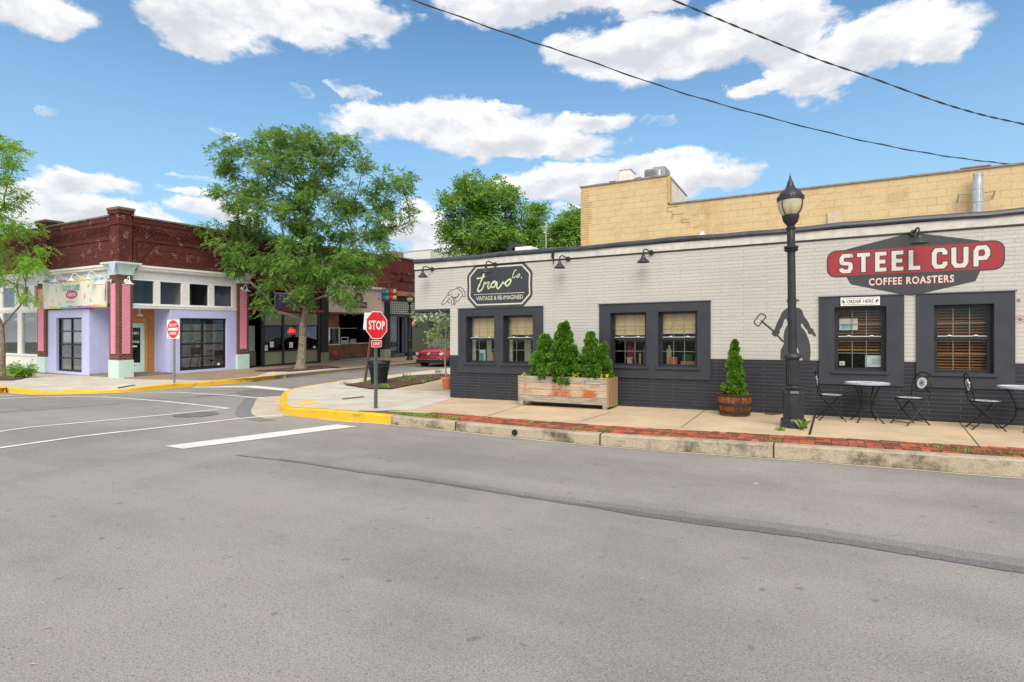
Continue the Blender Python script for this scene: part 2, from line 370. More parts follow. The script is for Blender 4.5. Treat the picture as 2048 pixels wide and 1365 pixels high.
M['mulch'] = concrete('mulch', (.15,.08,.06), .7, (.05,.03,.02), .6, 5, 35)
M['stone'] = concrete('plinth_stone', (.27,.22,.18), .4, (.1,.08,.07), .5, 3)
def leafm(name, dark, light, sc=1.2, tr=.35, rough=.5):
    m, g = newmat(name); v = co(g); n1 = noise(g, v, sc, 3, .6); n2 = noise(g, v, sc*14, 2, .6)
    f = g.mr(g.m('ADD', g.m('MULTIPLY', n1, .55), g.m('MULTIPLY', n2, .45)), .36, .64)
    c = g.mix(f, dark, light)
    p = g.n('ShaderNodeBsdfPrincipled', Base_Color=c, Roughness=rough); p.inputs['Specular IOR Level'].default_value = .35
    t = g.n('ShaderNodeBsdfTranslucent', Color=g.mix(.5, c, tuple(min(1, x*1.3) for x in light)))
    mx = g.n('ShaderNodeMixShader', i0=tr, i1=p.outputs[0], i2=t.outputs[0]); g.n('ShaderNodeOutputMaterial', Surface=mx.outputs[0]); return m
M['leaf'] = leafm('locust_leaves', (.05,.14,.024), (.28,.47,.095), 1.0, .4)
M['leafy'] = leafm('young_locust_leaves', (.10,.24,.02), (.34,.56,.07), 1.2, .45)
M['leafb'] = leafm('far_tree_leaves', (.055,.16,.025), (.32,.52,.10), 1.1, .42)
M['thuja'] = leafm('arborvitae', (.035,.12,.01), (.18,.38,.04), 6, .2)
M['thuja2'] = leafm('dwarf_spruce', (.04,.13,.01), (.20,.40,.045), 7, .2)
M['weed'] = leafm('weeds', (.10,.2,.03), (.28,.42,.08), 4, .3)
M['vine'] = leafm('vine_leaves', (.22,.36,.10), (.55,.66,.28), 5, .3)
M['garland'] = leafm('garland_leaves', (.16,.26,.17), (.55,.62,.42), 7, .2)
M['petal'] = leafm('yellow_petals', (.75,.45,.01), (.95,.65,.03), 8, .3)
M['petalw'] = leafm('silver_leaves', (.5,.52,.5), (.8,.8,.78), 8, .3)
def bark():
    m, g = newmat('bark'); v = co(g); n = noise(g, vscale(g, v, (1, 1, .22)), 26, 6, .7); n2 = noise(g, v, 3, 4)
    c = g.mix(g.mr(n, .35, .65), (.09,.07,.05), (.36,.31,.235)); c = g.mix(g.mr(n2, .4, .7, 0, .4), c, (.2,.2,.14))
    finish(g, c, .95, 0, n, 1.0, .03, .1); return m
M['bark'] = bark()
def wood(name, a, b, st=(.35,.09,.02), sa=0.0, ax=(.5, 9, 9), rough=.75, zst=(0, 1)):
    m, g = newmat(name); v = co(g); n = noise(g, vscale(g, v, ax), 5, 6, .65); n2 = noise(g, v, 1.9, 4, .6)
    c = g.mix(g.mr(n, .3, .7), a, b)
    if sa: c = g.mix(g.mr(g.m('ADD', g.m('MULTIPLY', n2, .8), g.m('MULTIPLY', n, .25)), .52, .64, 0, sa), c, st)
    finish(g, c, rough, 0, n, .5, .005, .3); return m
M['plank'] = wood('weathered_plank', (.20,.175,.15), (.46,.41,.345), (.52,.17,.05), .0)
M['plankr'] = wood('rust_stained_plank', (.33,.25,.18), (.60,.49,.36), (.40,.11,.025), .95)
M['plankside'] = wood('plank_end_boards', (.26,.16,.085), (.42,.28,.16), ax=(9, 9, .5))
M['orangewood'] = wood('orange_wood', (.42,.17,.045), (.58,.27,.085), ax=(.6, .6, 12), rough=.45)
M['barrel'] = wood('barrel_staves', (.05,.02,.010), (.36,.13,.045), (.04,.02,.012), .7, (7, 7, .6))
M['brownwood'] = wood('brown_panel', (.12,.045,.024), (.24,.10,.05), (.05,.02,.01), .5, (1, 1, 4))
M['blindwood'] = wood('wood_blind', (.35,.12,.03), (.55,.24,.07), ax=(.6, 9, 9), rough=.4)
def glass(name, tint=(.92,.94,.93), refl=.45, grough=.01):
    m, g = newmat(name)
    tr = g.n('ShaderNodeBsdfTransparent', Color=(*tint, 1)); gl = g.n('ShaderNodeBsdfGlossy', Color=(1, 1, 1, 1), Roughness=grough)
    fr = g.n('ShaderNodeFresnel', IOR=1.52); f = g.m('MULTIPLY', fr.outputs[0], refl, clamp=True)
    mx = g.n('ShaderNodeMixShader', i0=f, i1=tr.outputs[0], i2=gl.outputs[0]); g.n('ShaderNodeOutputMaterial', Surface=mx.outputs[0]); return m
M['glass'] = glass('window_glass'); M['glassd'] = glass('dim_glass', (.93,.94,.95), .4); M['glasst'] = glass('tinted_glass', (.5,.52,.56), .45)
def tileseat():
    m, g = newmat('mosaic_tile'); v = co(g)
    s = g.n('ShaderNodeSeparateXYZ', i0=v); r = g.m('SQRT', g.m('ADD', g.m('MULTIPLY', s.outputs[0], s.outputs[0]), g.m('MULTIPLY', s.outputs[1], s.outputs[1])))
    th = g.m('ARCTAN2', s.outputs[1], s.outputs[0]); pet = g.m('ABSOLUTE', g.m('SINE', g.m('MULTIPLY', th, 4.0)))
    vo = g.n('ShaderNodeTexVoronoi', dict(feature='DISTANCE_TO_EDGE'), Vector=v, Scale=38.0)
    star = g.m('LESS_THAN', r, g.m('ADD', g.m('MULTIPLY', pet, .09), .03)); ring = g.m('MULTIPLY', g.m('GREATER_THAN', r, .155), g.m('LESS_THAN', r, .175))
    rim = g.m('GREATER_THAN', r, .325)
    f = g.m('MAXIMUM', g.m('MAXIMUM', star, ring), rim)
    c = g.mix(g.m('MULTIPLY', f, .85), (.72,.70,.62), (.06,.11,.36)); c = g.mix(g.mr(vo.outputs[0], .02, .05, .5, 0, False), c, (.35,.33,.3))
    finish(g, c, .55, 0, vo.outputs[0], .2, .003); return m
M['tile'] = tileseat()
black = P((.018,.019,.022), .45, .3); dark = P((.03,.034,.045), .5, 0, .12, 3); lampm = P((.028,.031,.037), .42, .2, .2, 4)
white = P((.80,.79,.76), .5, 0, .06); steel = P((.45,.46,.46), .35, .9); mint = P((.54,.72,.66), .6, 0, .06, 4); lav = P((.53,.55,.84), .6, 0, .05, 3)
olive = P((.19,.20,.125), .6, 0, .08); red = P((.62,.018,.02), .4, 0, .06); cream = P((.66,.58,.42), .7, 0, .08)
inter = P((.10,.09,.08), .9); green = P((.10,.16,.13), .5, .4)
def sgn(x): return 1 if x > 0 else -1
# ------------------------------------------------------------ ground heights
def ss(a, b, x): t = min(1, max(0, (x-a)/(b-a))); return t*t*(3-2*t)
def zroad(x, y): return .0236*max(0, y-14)*(1 if x < -10 else 0)
def zr(x, y): return .205+.007*x+.0236*max(0, y-13)+.065*math.exp(-((x+8.9)/1.5)**2-((y-8.5)/.9)**2)
def zl(x, y): 
    d = math.hypot(x+20.3, y-9.0)
    return .14+.0236*max(0, y-12.58)-.11*math.exp(-(d/1.6)**2)
def wl(x, y, z):      # the street climbs away from the crossing and its buildings climb with it
    return (x, y, z+.0236*(y-12.58)+.0094*(-25.1-x))
def zoff(x, y): return .0236*(y-12.58)+.0094*(-25.1-x)
# ============================================================ THE GROUND
def inside(p, poly):
    x, y = p; c = False; n = len(poly)
    for i in range(n):
        (x1, y1), (x2, y2) = poly[i], poly[(i+1) % n]
        if (y1 > y) != (y2 > y) and x < (x2-x1)*(y-y1)/(y2-y1)+x1: c = not c
    return c
def sheet(name, poly, zf, mat, step=1.0, parent=None, dz=0.0, kind='structure', jag=None):
    pl = []
    for i in range(len(poly)):
        a, b = poly[i], poly[(i+1) % len(poly)]; L = math.hypot(b[0]-a[0], b[1]-a[1]); k = max(1, int(L/step))
        for j in range(k): pl.append((a[0]+(b[0]-a[0])*j/k, a[1]+(b[1]-a[1])*j/k))
    if jag: pl = [(p[0]+rnd.uniform(-jag, jag), p[1]+rnd.uniform(-jag, jag)) for p in pl]
    xs = [p[0] for p in pl]; ys = [p[1] for p in pl]; pts = list(pl)
    x = min(xs)+step/2
    while x < max(xs):
        y = min(ys)+step/2
        while y < max(ys):
            if inside((x, y), pl): pts.append((x, y))
            y += step
        x += step
    n = len(pl)
    r = delaunay_2d_cdt([Vector(p) for p in pts], [], [list(range(n))], 1, 1e-5)
    vs = [(p.x, p.y, zf(p.x, p.y)+dz) for p in r[0]]
    mb = MB(); mb.add(vs, [f for f in r[2]])
    o = mb.build(name, mat, parent, fixn=False)
    me = o.data
    bm = bmesh.new(); bm.from_mesh(me); 
    for f in bm.faces:
        if f.normal.z < 0: f.normal_flip()
    bm.to_mesh(me); bm.free()
    if kind and not parent: o['kind'] = kind
    return o
z0 = lambda x, y: 0.0
mb = MB(); mb.add([(-900, -900, -.06), (900, -900, -.06), (900, 900, -.06), (-900, 900, -.06)], [(0, 1, 2, 3)])
tag(mb.build('ground', concrete('dry_ground', (.2, .19, .14)), fixn=False), None, kind='structure')
# main road (flat) and the side street climbing away
tag(sheet('road', [(-80, -14), (30, -14), (30, 14), (-80, 14)], z0, M['asphalt'], 6), None, kind='structure')
KR = [gnd(2300, 972), gnd(2045, 956.8), gnd(1640, 924.5), gnd(1200, 891.8), gnd(1000, 872), gnd(794.5, 850.2), gnd(686, 843), gnd(637, 837.5), gnd(587, 832), (-11.0, 8.95), gnd(560, 808.6), gnd(561, 797.8), gnd(572, 787), gnd(603, 779.7), (-15.75, 15.75), (-15.85, 19.2), (-15.9, 60)]
KR[0] = (KR[1][0]+(KR[1][0]-KR[2][0])*1.2, KR[1][1]+(KR[1][1]-KR[2][1])*1.0)
KR = [(24, KR[0][1]+.05)]+KR
KL = [(-60, 7.9), (-26, 7.95), gnd(0, 785), (-21.6, 8.15), gnd(100, 790), gnd(188, 788), gnd(254, 785.4), gnd(339, 778), gnd(454, 769), gnd(564.5, 759.8), (-19.9, 20), (-19.95, 60)]
tag(sheet('side_street', [(-23, 13.99), (-15.0, 13.99), (-15.0, 60), (-23, 60)], lambda x, y: .0236*max(0, y-14), M['asphalt2'], 2, dz=.004), None, kind='structure')
def dens_path(pts, step=.25):
    sp = spline([(p[0], p[1], 0) for p in pts], 10); out = [Vector(sp[0])]
    for p in sp:
        if (p-out[-1]).length >= step: out.append(p)
    return out
def inset(path, d):
    out = []
    for i, p in enumerate(path):
        t = (path[min(i+1, len(path)-1)]-path[max(i-1, 0)]).normalized(); out.append(p+Vector((t.y, -t.x, 0))*d)
    return out
def kerb(name, path, wd, zf, mat, i0, i1, side, root, gap=.012, fall=None):   # kerb stones with a joint at each end
    A = path[i0:i1+1]; B = inset(path, wd*side)[i0:i1+1]; mb = MB(); vs, fs = [], []
    for k, (a, b) in enumerate(zip(A, B)):
        zt = zf(a.x, a.y); zb = zroad(a.x, a.y)-.05; e = (b-a).normalized(); r = .025
        vs += [(a.x, a.y, zb), (a.x+e.x*.012, a.y+e.y*.012, zt-r), (a.x+e.x*(.012+r), a.y+e.y*(.012+r), zt), (b.x, b.y, zf(b.x, b.y)), (b.x, b.y, zb)]
    for k in range(len(A)-1):
        for j in range(4): fs.append((k*5+j, k*5+j+1, k*5+5+j+1, k*5+5+j))
    n = len(A)-1; fs += [(0, 1, 2, 3, 4), tuple(n*5+j for j in range(5))[::-1]]
    mb.add(vs, fs); o = mb.build(name, mat, root); return o
PR = dens_path(KR); PL = dens_path(KL)
def idx(path, x, y): return min(range(len(path)), key=lambda i: (path[i].x-x)**2+(path[i].y-y)**2)
def zkr(x, y): return zr(x, y)-.004
def zkl(x, y): return zl(x, y)+.006+(.03 if y < 12 else 0)
def kerbs(path, cuts, zf, side, wd=.19):
    for (a, b, mat, lab) in cuts:
        i, j = sorted((idx(path, *a), idx(path, *b))); o = kerb('kerb', path, wd, zf, M[mat], i, j, side, None); tag(o, lab, 'kerb', kind='structure')
gx = lambda px, py: gnd(px, py)
g795, g904, g1177, g1540, g2045 = gnd(794.5, 850), gnd(904, 862), gnd(1177, 888), gnd(1540, 916), gnd(2043, 956)
kerbs(PR, [((24, 9), g2045, 'kerb', None), (g2045, g1540, 'kerb', None), (g1540, g1177, 'kerb', None), (g1177, g904, 'kerb', None), (g904, g795, 'kerb', None),
           (g795, gnd(686, 843), 'kerbyel', None), (gnd(686, 843), (-12.2, 9.9), 'kerbyel', None), ((-12.2, 9.9), (-15.75, 15.75), 'kerbyel', None), ((-15.75, 15.75), (-15.9, 30), 'kerbyel', None), ((-15.9, 30), (-15.9, 60), 'kerbfar', None)], zkr, 1)
kerbs(PL, [((-60, 8), (-26, 8), 'kerbyel', None), ((-26, 8), (-20.2, 8.7), 'kerbyel', None), ((-20.2, 8.7), (-19.6, 11.4), 'kerbyel', None), ((-19.6, 11.4), gnd(447, 769), 'kerbyel', None), (gnd(447, 769), gnd(564.5, 759.8), 'kerbyel', None), (gnd(564.5, 759.8), (-19.9, 20.5), 'kerbfar', None), ((-19.9, 20.5), (-19.9, 26), 'kerbfar', None), ((-19.9, 26), (-19.95, 60), 'kerbfar', None)], zkl, -1)
# dark joints between kerb stones
for k, g_ in enumerate((g2045, g1540, g1177, g904)):
    i = idx(PR, *g_); p = PR[i]; j = MB(); j.box(p.x-.008, p.x+.008, p.y-.004, p.y+.2, .0, zr(p.x, p.y)+.001); o = j.build('kerb_joint', P((.03, .028, .02), .95)); o['kind'] = 'structure'
# drain hole in the kerb
dh = gnd(1027, 876); 
mb = MB(); mb.lathe([(.045, -.03), (.05, -.012), (.05, .012)], (dh[0], PR[idx(PR, *dh)].y+.0, .085), 16, 'y'); mb.build('kerb_drain', black)['kind'] = 'structure'
# gutter slab edge along the kerb
def strip(name, path, a, b, o0, o1, zf, mat, side=1, dz=.004, jag=0.0):
    i, j = sorted((idx(path, *a), idx(path, *b))); A = inset(path, o0*side)[i:j+1]; B = inset(path, o1*side)[i:j+1]
    mb = MB(); vs = []
    for p, q in zip(A, B):
        k = rnd.uniform(-jag, jag); vs += [(p.x, p.y+k, zf(p.x, p.y)+dz), (q.x, q.y, zf(q.x, q.y)+dz)]
    n = len(A); mb.add(vs, [(2*k, 2*k+2, 2*k+3, 2*k+1) for k in range(n-1)])
    o = mb.build(name, mat, None, fixn=False); me = o.data; bm = bmesh.new(); bm.from_mesh(me)
    for f in bm.faces:
        if f.normal.z < 0: f.normal_flip()
    bm.to_mesh(me); bm.free(); o['kind'] = 'structure'; return o
strip('gutter', PR, (24, 9), g1177, -.085, -.02, z0, M['gutter'], dz=.005, jag=.006)
strip('kerb_gap', PR, (24, 9), g795, -.02, .03, z0, P((.05, .045, .035), .95), dz=.0055, jag=.004)
strip('gutter', PR, g1177, gnd(640, 838), -.10, .03, z0, M['gutter'], dz=.005, jag=.01)
strip('gutter', PR, (-10.2, 8.6), (-15.2, 13.2), -.62, .03, z0, M['gutter'], dz=.005, jag=.01)
strip('asphalt_patch', PR, (-9.8, 8.5), (-15.6, 14.5), -.95, -.60, z0, M['patch'], dz=.004, jag=.02)
strip('gutter', PL, (-26, 8), (-19.9, 20), -.16, .03, zroad, M['gutter'], -1, dz=.009)
# pavements
YW, XL, YL = 12.35, -25.1, 12.58
inR = [(p.x, p.y) for p in inset(PR, .185)]; inL = [(p.x, p.y) for p in inset(PL, -.185)]
iA = min(range(len(inR)), key=lambda i: abs(inR[i][0]+8.3)+ (9 if inR[i][1] > 10 else 0))
corner = inR[iA:]; front = inR[:iA+1]
diag = [(-8.3, 9.35), gnd(822, 823, .14), gnd(905, 797.5, .15)]
zz = .15
sheet('corner_pavement', [p for p in corner if p[1] < 59]+[(-9.8, 59), (-9.8, 15.2), (-8.55, 12.7), diag[2], diag[1]], zr, M['pad'], 1.0)
strip_in = [(x, y+.70) for x, y in front]
sheet('sidewalk', [diag[1], diag[2], (-8.55, 12.7), (24, 12.7)]+[(24, strip_in[0][1])]+[p for p in strip_in if p[0] > -6.95]+[p for p in front if -8.2 < p[0] < -7.0], zr, M['walk'], 1.0, dz=0)
fp = [p for p in front if p[0] > -7.05]
gp = [p for p in front if -8.5 < p[0] < -6.9]
sheet('grass_strip', gp[::-1][:1]+gp[::-1][1:]+[(x, y+.06+.42*max(0, min(1, (x+8.5)/1.3))) for x, y in gp], zr, concrete('grassy_soil', (.16,.17,.06), .5, (.2,.15,.1), .5, 4), .4, dz=.004)
sheet('paver_strip', fp+[(x, y+.72) for x, y in fp[::-1]],
      zr, M['mulch'], .6, dz=-.006)
mb = MB(); fq = sorted(fp); ci = .206
def on_front(x):
    for (a, ya_), (b, yb_) in zip(fq, fq[1:]):
        if a <= x <= b: return ya_+(yb_-ya_)*(x-a)/(b-a+1e-9)
    return fq[-1][1]
nb_ = 0; x = -7.0; ix = 0
while x < 9:
    for jy in range(4):
        y = on_front(x)+.008+jy*ci*.87; hz_ = (ix+jy) % 2
        for kk in range(2):
            d0, d1 = kk*ci/2, (kk+1)*ci/2
            bx_ = (x+.004, x+ci-.004, y+d0*.87+.004, y+d1*.87-.004) if hz_ else (x+d0+.004, x+d1-.004, y+.004, y+ci*.87-.004)
            z = zr((bx_[0]+bx_[1])/2, (bx_[2]+bx_[3])/2); mb.m = rnd.choice((0, 0, 1, 1, 2, 3)); mb.box(*bx_, z-.03, z+rnd.uniform(-.002, .005))
    x += ci; ix += 1
bm_ = lambda c, n_: concrete(n_, c, .4, tuple(q*.4 for q in c), .5, 4, 50)
o = mb.build('paver_bricks', [bm_((.45, .11, .055), 'paver_red'), bm_((.17, .085, .065), 'paver_dark'), bm_((.54, .15, .075), 'paver_orange'), bm_((.33, .09, .055), 'paver_rust')]); o['kind'] = 'structure'
sheet('sidewalk', [gnd(780, 779, .13), gnd(885, 761, .16), (-9.6, 17.3), (-8.5, 17.3), (-8.4, 12.7), gnd(899, 783.5, .15)], zr, M['walk'], 1.0, dz=.004)
def joints(name, segs, zf, mat, wd=.012, dz=.004):
    mb = MB()
    for a, b in segs:
        L = math.hypot(b[0]-a[0], b[1]-a[1]); n = max(1, int(L/.5)); nx, ny = -(b[1]-a[1])/L*wd/2, (b[0]-a[0])/L*wd/2
        for k in range(n):
            p = (a[0]+(b[0]-a[0])*k/n, a[1]+(b[1]-a[1])*k/n); q = (a[0]+(b[0]-a[0])*(k+1)/n, a[1]+(b[1]-a[1])*(k+1)/n)
            mb.add([(p[0]+nx, p[1]+ny, zf(*p)+dz), (p[0]-nx, p[1]-ny, zf(*p)+dz), (q[0]-nx, q[1]-ny, zf(*q)+dz), (q[0]+nx, q[1]+ny, zf(*q)+dz)], [(0, 1, 2, 3)])
    o = mb.build(name, mat); o['kind'] = 'structure'; return o
jm = P((.07, .06, .045), .95, 0, .2)
cj = lambda *a: gnd(*a)
joints('sidewalk_joint', [(gnd(1038, 811, .18), gnd(975, 833, .16)), (gnd(1222, 824, .19), gnd(1160, 843, .18)), (gnd(1410, 820, .2), gnd(1362, 856, .19)), (gnd(1918, 844, .22), gnd(1960, 896, .21))], zr, jm, .014, .004)
joints('sidewalk_joint', [(gnd(1630, 831, .2), gnd(1619, 871, .2))], zr, P((.02, .018, .015), .95), .035, .005)
joints('pavement_joint', [(diag[2], diag[1]), ((-14.9, 13.6), (-9.0, 12.9)), ((-11.9, 9.4), (-12.6, 15.2)), ((-9.6, 8.9), (-9.6, 12.6))], zr, jm, .01, .005)
sheet('mulch_bed', [gnd(686, 771, .13), gnd(740, 779, .13), gnd(782, 780, .13), gnd(840, 771, .14), gnd(887, 761.5, .15), (-9.75, 17.3), gnd(884, 751.5, .2), gnd(815, 755.5, .17), gnd(760, 763, .15)], zr, M['mulch'], .35, dz=.035, jag=.05)
sheet('ramp_pad', [gnd(588, 806, .11), gnd(622, 801, .11), gnd(641, 808, .11), gnd(600, 814, .11)], zr, M['padyel'], .4, dz=.004)
sheet('utility_cover', [gnd(682, 798.5, .12), gnd(725, 793.5, .12), gnd(730, 795.5, .12), gnd(687, 800.5, .12)], zr, P((.09, .08, .07), .8), .4, dz=.005)
sheet('drain_cover', [gnd(1530, 825, .21), gnd(1545, 823.5, .21), gnd(1562, 825, .21), gnd(1564, 828, .21), gnd(1545, 830, .21), gnd(1528, 828, .21)], zr, P((.16, .06, .04), .8), .3, dz=.005)
sheet('corner_pavement', [p for p in inL if p[0] < -20 or p[1] < 13.4]+[(-19.75, 13.4), (-24.2, 12.3), (-25.0, 12.65), (-60, 12.65)], zl, M['pad'], .6)
sheet('sidewalk', [(-25.2, 12.6), (-24.2, 12.3), (-19.8, 13.4)]+[p for p in inL if 13.4 < p[1] < 59]+[(-25.2, 59)], zl, M['walkbrown'], .8, dz=.0)
sheet('sidewalk_panel', [gnd(497, 757, .2), gnd(566, 740, .2), (-22.4, 19.8), (-20.2, 19.8), (-20.2, 16.2)], zl, M['pad'], .6, dz=.005)
sheet('ramp_pad', [gnd(133, 780, .05), gnd(200, 778, .07), gnd(185, 785, .03), gnd(118, 786, .02)], zl, M['padyel'], .3, dz=.006)
sheet('utility_cover', [gnd(233, 776, .08), gnd(268, 771, .1), gnd(272, 772, .1), gnd(238, 777.5, .08)], zl, P((.09, .08, .07), .8), .4, dz=.008)
tr = gnd(602, 742.5, .2)
sheet('tree_pit', [(tr[0]-1.1, tr[1]-1.9), (tr[0]+1.0, tr[1]-1.5), (tr[0]+1.15, tr[1]+1.6), (tr[0]-.9, tr[1]+2.0)], zl, M['mulch'], .35, dz=.04, jag=.08)
sheet('tree_pit', [gnd(-60, 764, .1), gnd(30, 764, .1), gnd(58, 756, .12), gnd(-40, 752, .12)], zl, M['mulch'], .35, dz=.03, jag=.06)
joints('pavement_joint', [((-24.2, 12.3), (-19.75, 13.4)), ((-22.5, 8.3), (-22.5, 12.5)), ((-26, 8.2), (-26, 12.5)), ((-29.5, 8.2), (-29.5, 12.5)), ((-20.0, 16.1), (-25.1, 15.6)), ((-20.1, 22.5), (-25.1, 22.5))], zl, jm, .012, .008)
# ---- road paint
def paint(name, px_pts, wd=None, quad=False):
    mb = MB()
    if quad: pts = [gnd(*p) for p in px_pts]; mb.add([(x, y, .008) for x, y in pts], [tuple(range(len(pts)))])
    else:
        pts = [gnd(*p) for p in px_pts]
        for q in stroke_quads(pts, wd): mb.add([(p.x, p.y, .008) for p in q], [(0, 1, 2, 3)])
    o = mb.build(name, M['linew'], fixn=False); bm = bmesh.new(); bm.from_mesh(o.data)
    for f in bm.faces:
        if f.normal.z < 0: f.normal_flip()
    bm.to_mesh(o.data); bm.free(); o['kind'] = 'structure'; return o
paint('stop_line', [(328, 893.5), (366, 899), (715, 854), (673, 850)], quad=True)
paint('crosswalk_line', [(-120, 911), (0, 897), (163, 873.5), (360, 852), (480, 838), (566, 830.4)], .13)
paint('crosswalk_line', [(-120, 873), (0, 864), (60, 855.5), (200, 843), (342, 829.5), (456, 817.6), (330, 803.5), (206, 794.6), (91, 794.4), (-80, 801.5)], .12)
paint('crosswalk_line', [(-60, 795.5), (0, 793), (95, 789.6)], .1)
paint('crosswalk_line', [(257, 785.6), (354, 785.4), (450, 791), (530, 797.9)], .13)
paint('stop_line', [(384, 774.8), (490, 772.6), (512, 772.2), (603, 781), (588, 784), (490, 775.5), (386, 776)], quad=True)
# sealed seam across the road, older patches
def road_patch(name, pts, wds, mk='seam', zz=.0055):
    g_ = [gnd(*p) for p in pts]; sp = spline([(p[0], p[1]) for p in g_], 8); n = len(sp); ww = []
    for i in range(n):
        t = i/(n-1)*(len(wds)-1); k = min(int(t), len(wds)-2); ww.append(wds[k]+(wds[k+1]-wds[k])*(t-k)+rnd.uniform(-.02, .02))
    mb = MB()
    for q in stroke_quads(sp, ww): mb.add([(p.x, p.y, zz) for p in q], [(0, 1, 2, 3)])
    o = mb.build(name, M[mk], fixn=False); bm = bmesh.new(); bm.from_mesh(o.data)
    for f in bm.faces:
        if f.normal.z < 0: f.normal_flip()
    bm.to_mesh(o.data); bm.free(); o['kind'] = 'structure'
M['feather'] = asphalt('asphalt_feather', (.27,.26,.245), (.28,.265,.25))
road_patch('asphalt_seam', [(560, 918), (720, 941), (850, 958), (1024, 986), (1200, 1011), (1290, 1024), (1450, 1044), (1600, 1063), (1760, 1087), (1900, 1110), (2048, 1132), (2300, 1175)], [.04, .10, .16, .14, .22, .26, .30, .32, .28, .34, .30, .34], 'feather', .0042)
road_patch('asphalt_seam', [(470, 911), (600, 926), (720, 945), (850, 962), (1024, 990), (1200, 1016), (1290, 1030), (1450, 1051), (1600, 1071), (1760, 1095), (1900, 1119), (2048, 1142), (2300, 1185)], [.02, .04, .05, .08, .06, .09, .14, .16, .15, .18, .13, .16, .16])
road_patch('asphalt_seam', [(0, 826), (150, 815), (300, 802), (480, 787)], [.03, .04, .03, .05])
road_patch('asphalt_seam', [(390, 795), (430, 791), (470, 793), (500, 790)], [.05, .16, .2, .05])
# puddle-dark patch at the side street mouth
sheet('asphalt_patch', [gnd(470, 785), gnd(505, 779), gnd(600, 781), gnd(575, 792), gnd(520, 795), gnd(480, 790)], z0, M['patch'], .8, dz=.0055, jag=.06)
# oval storm drain grate in the road
dc = gnd(392, 830); root = thing('drain_grate', 'oval slotted iron drain grate set in the road inside the crosswalk corner', 'drain', (dc[0], dc[1], 0))
mb = MB(); mb.lathe([(.44, .0), (.46, .009), (.40, .011), (.40, .003)], (dc[0], dc[1], 0), 28); mb.build('rim', P((.2, .19, .18), .7, .3), root)
mb = MB()
for k in range(-5, 6):
    h = sqrt(max(0, .16-(k*.07)**2))
    if h > .05: mb.box(dc[0]+k*.07-.018, dc[0]+k*.07+.018, dc[1]-h, dc[1]+h, .004, .012)
mb.box(dc[0]-.4, dc[0]+.4, dc[1]-.02, dc[1]+.02, .004, .0115)
mb.build('bars', P((.26, .25, .24), .65, .3), root)
mb = MB(); mb.lathe([(.4, .003), (.4, .0035)], (dc[0], dc[1], 0), 28); mb.build('opening', P((.008, .008, .008), .9), root)
# litter on the road
for i, (px, py, a) in enumerate(((67, 1331, .5), (95, 1258, 1.1), (574, 1352, -.3), (1512, 968.7, .1), (1917, 1148, .8))):
    x, y = gnd(px, py); mb = MB(); mb.tube([(x-.02*cos(a), y-.02*sin(a), .006), (x, y, .01), (x+.022*cos(a), y+.02*sin(a), .006)], [.002, .0035, .001], 5)
    tag(mb.build('dry_leaf', P((.55, .32, .14) if i != 3 else (.8, .8, .8), .8)), ['tan dry leaf stem on the asphalt at the lower left edge', 'small orange dry leaf on asphalt above the lower left stem', 'upright tan stem on asphalt at the bottom centre', 'white scrap on the asphalt near the kerb', 'orange scrap beside the dark seam at far right'][i], 'litter')
# ============================================================ COFFEE SHOP (front wall on y = YW)
fy = lambda y0: (lambda u, v, d: (u, y0-d, v))          # face towards -y, d = proud
fx = lambda x0: (lambda u, v, d: (x0+d, u, v))          # face towards +x
Wp = lambda px, py: onY(px, py, YW)
def panel(mb, axis, c, th, u0, u1, z0_, z1_, holes, split=None):
    """wall slab with real openings; axis 'y': wall in plane y=c going back th; axis 'x': plane x=c going back (-x)"""
    us = sorted({u0, u1}|{h[0] for h in holes}|{h[1] for h in holes}); zs = sorted({z0_, z1_}|{h[2] for h in holes}|{h[3] for h in holes}|({split} if split is not None else set()))
    us = [u for u in us if u0 <= u <= u1]; zs = [z for z in zs if z0_ <= z <= z1_]
    def solid(i, j):
        if i < 0 or j < 0 or i >= len(us)-1 or j >= len(zs)-1: return False
        u, z = (us[i]+us[i+1])/2, (zs[j]+zs[j+1])/2
        return not any(h[0] < u < h[1] and h[2] < z < h[3] for h in holes)
    pt = (lambda u, d, z: (u, c+d, z)) if axis == 'y' else (lambda u, d, z: (c-d, u, z))
    for i in range(len(us)-1):
        for j in range(len(zs)-1):
            if not solid(i, j): continue
            a, b, lo, hi_ = us[i], us[i+1], zs[j], zs[j+1]
            mb.m = 1 if (split is not None and hi_ <= split+1e-6) else 0
            mb.add([pt(a, 0, lo), pt(b, 0, lo), pt(b, 0, hi_), pt(a, 0, hi_)], [(0, 1, 2, 3)])
            mb.add([pt(a, th, lo), pt(b, th, lo), pt(b, th, hi_), pt(a, th, hi_)], [(3, 2, 1, 0)])
            if not solid(i-1, j): mb.add([pt(a, 0, lo), pt(a, th, lo), pt(a, th, hi_), pt(a, 0, hi_)], [(3, 2, 1, 0)])
            if not solid(i+1, j): mb.add([pt(b, 0, lo), pt(b, th, lo), pt(b, th, hi_), pt(b, 0, hi_)], [(0, 1, 2, 3)])
            if not solid(i, j-1): mb.add([pt(a, 0, lo), pt(b, 0, lo), pt(b, th, lo), pt(a, th, lo)], [(3, 2, 1, 0)])
            if not solid(i, j+1): mb.add([pt(a, 0, hi_), pt(b, 0, hi_), pt(b, th, hi_), pt(a, th, hi_)], [(0, 1, 2, 3)])
    mb.m = 0; return mb
B = thing('painted_brick_shop', 'long one-storey shop with pale grey painted brick over a charcoal base', 'building', (0, YW, 0))
XC, XO, XE, ZP, ZT = -8.55, -9.73, 22.0, 1.275, 3.78
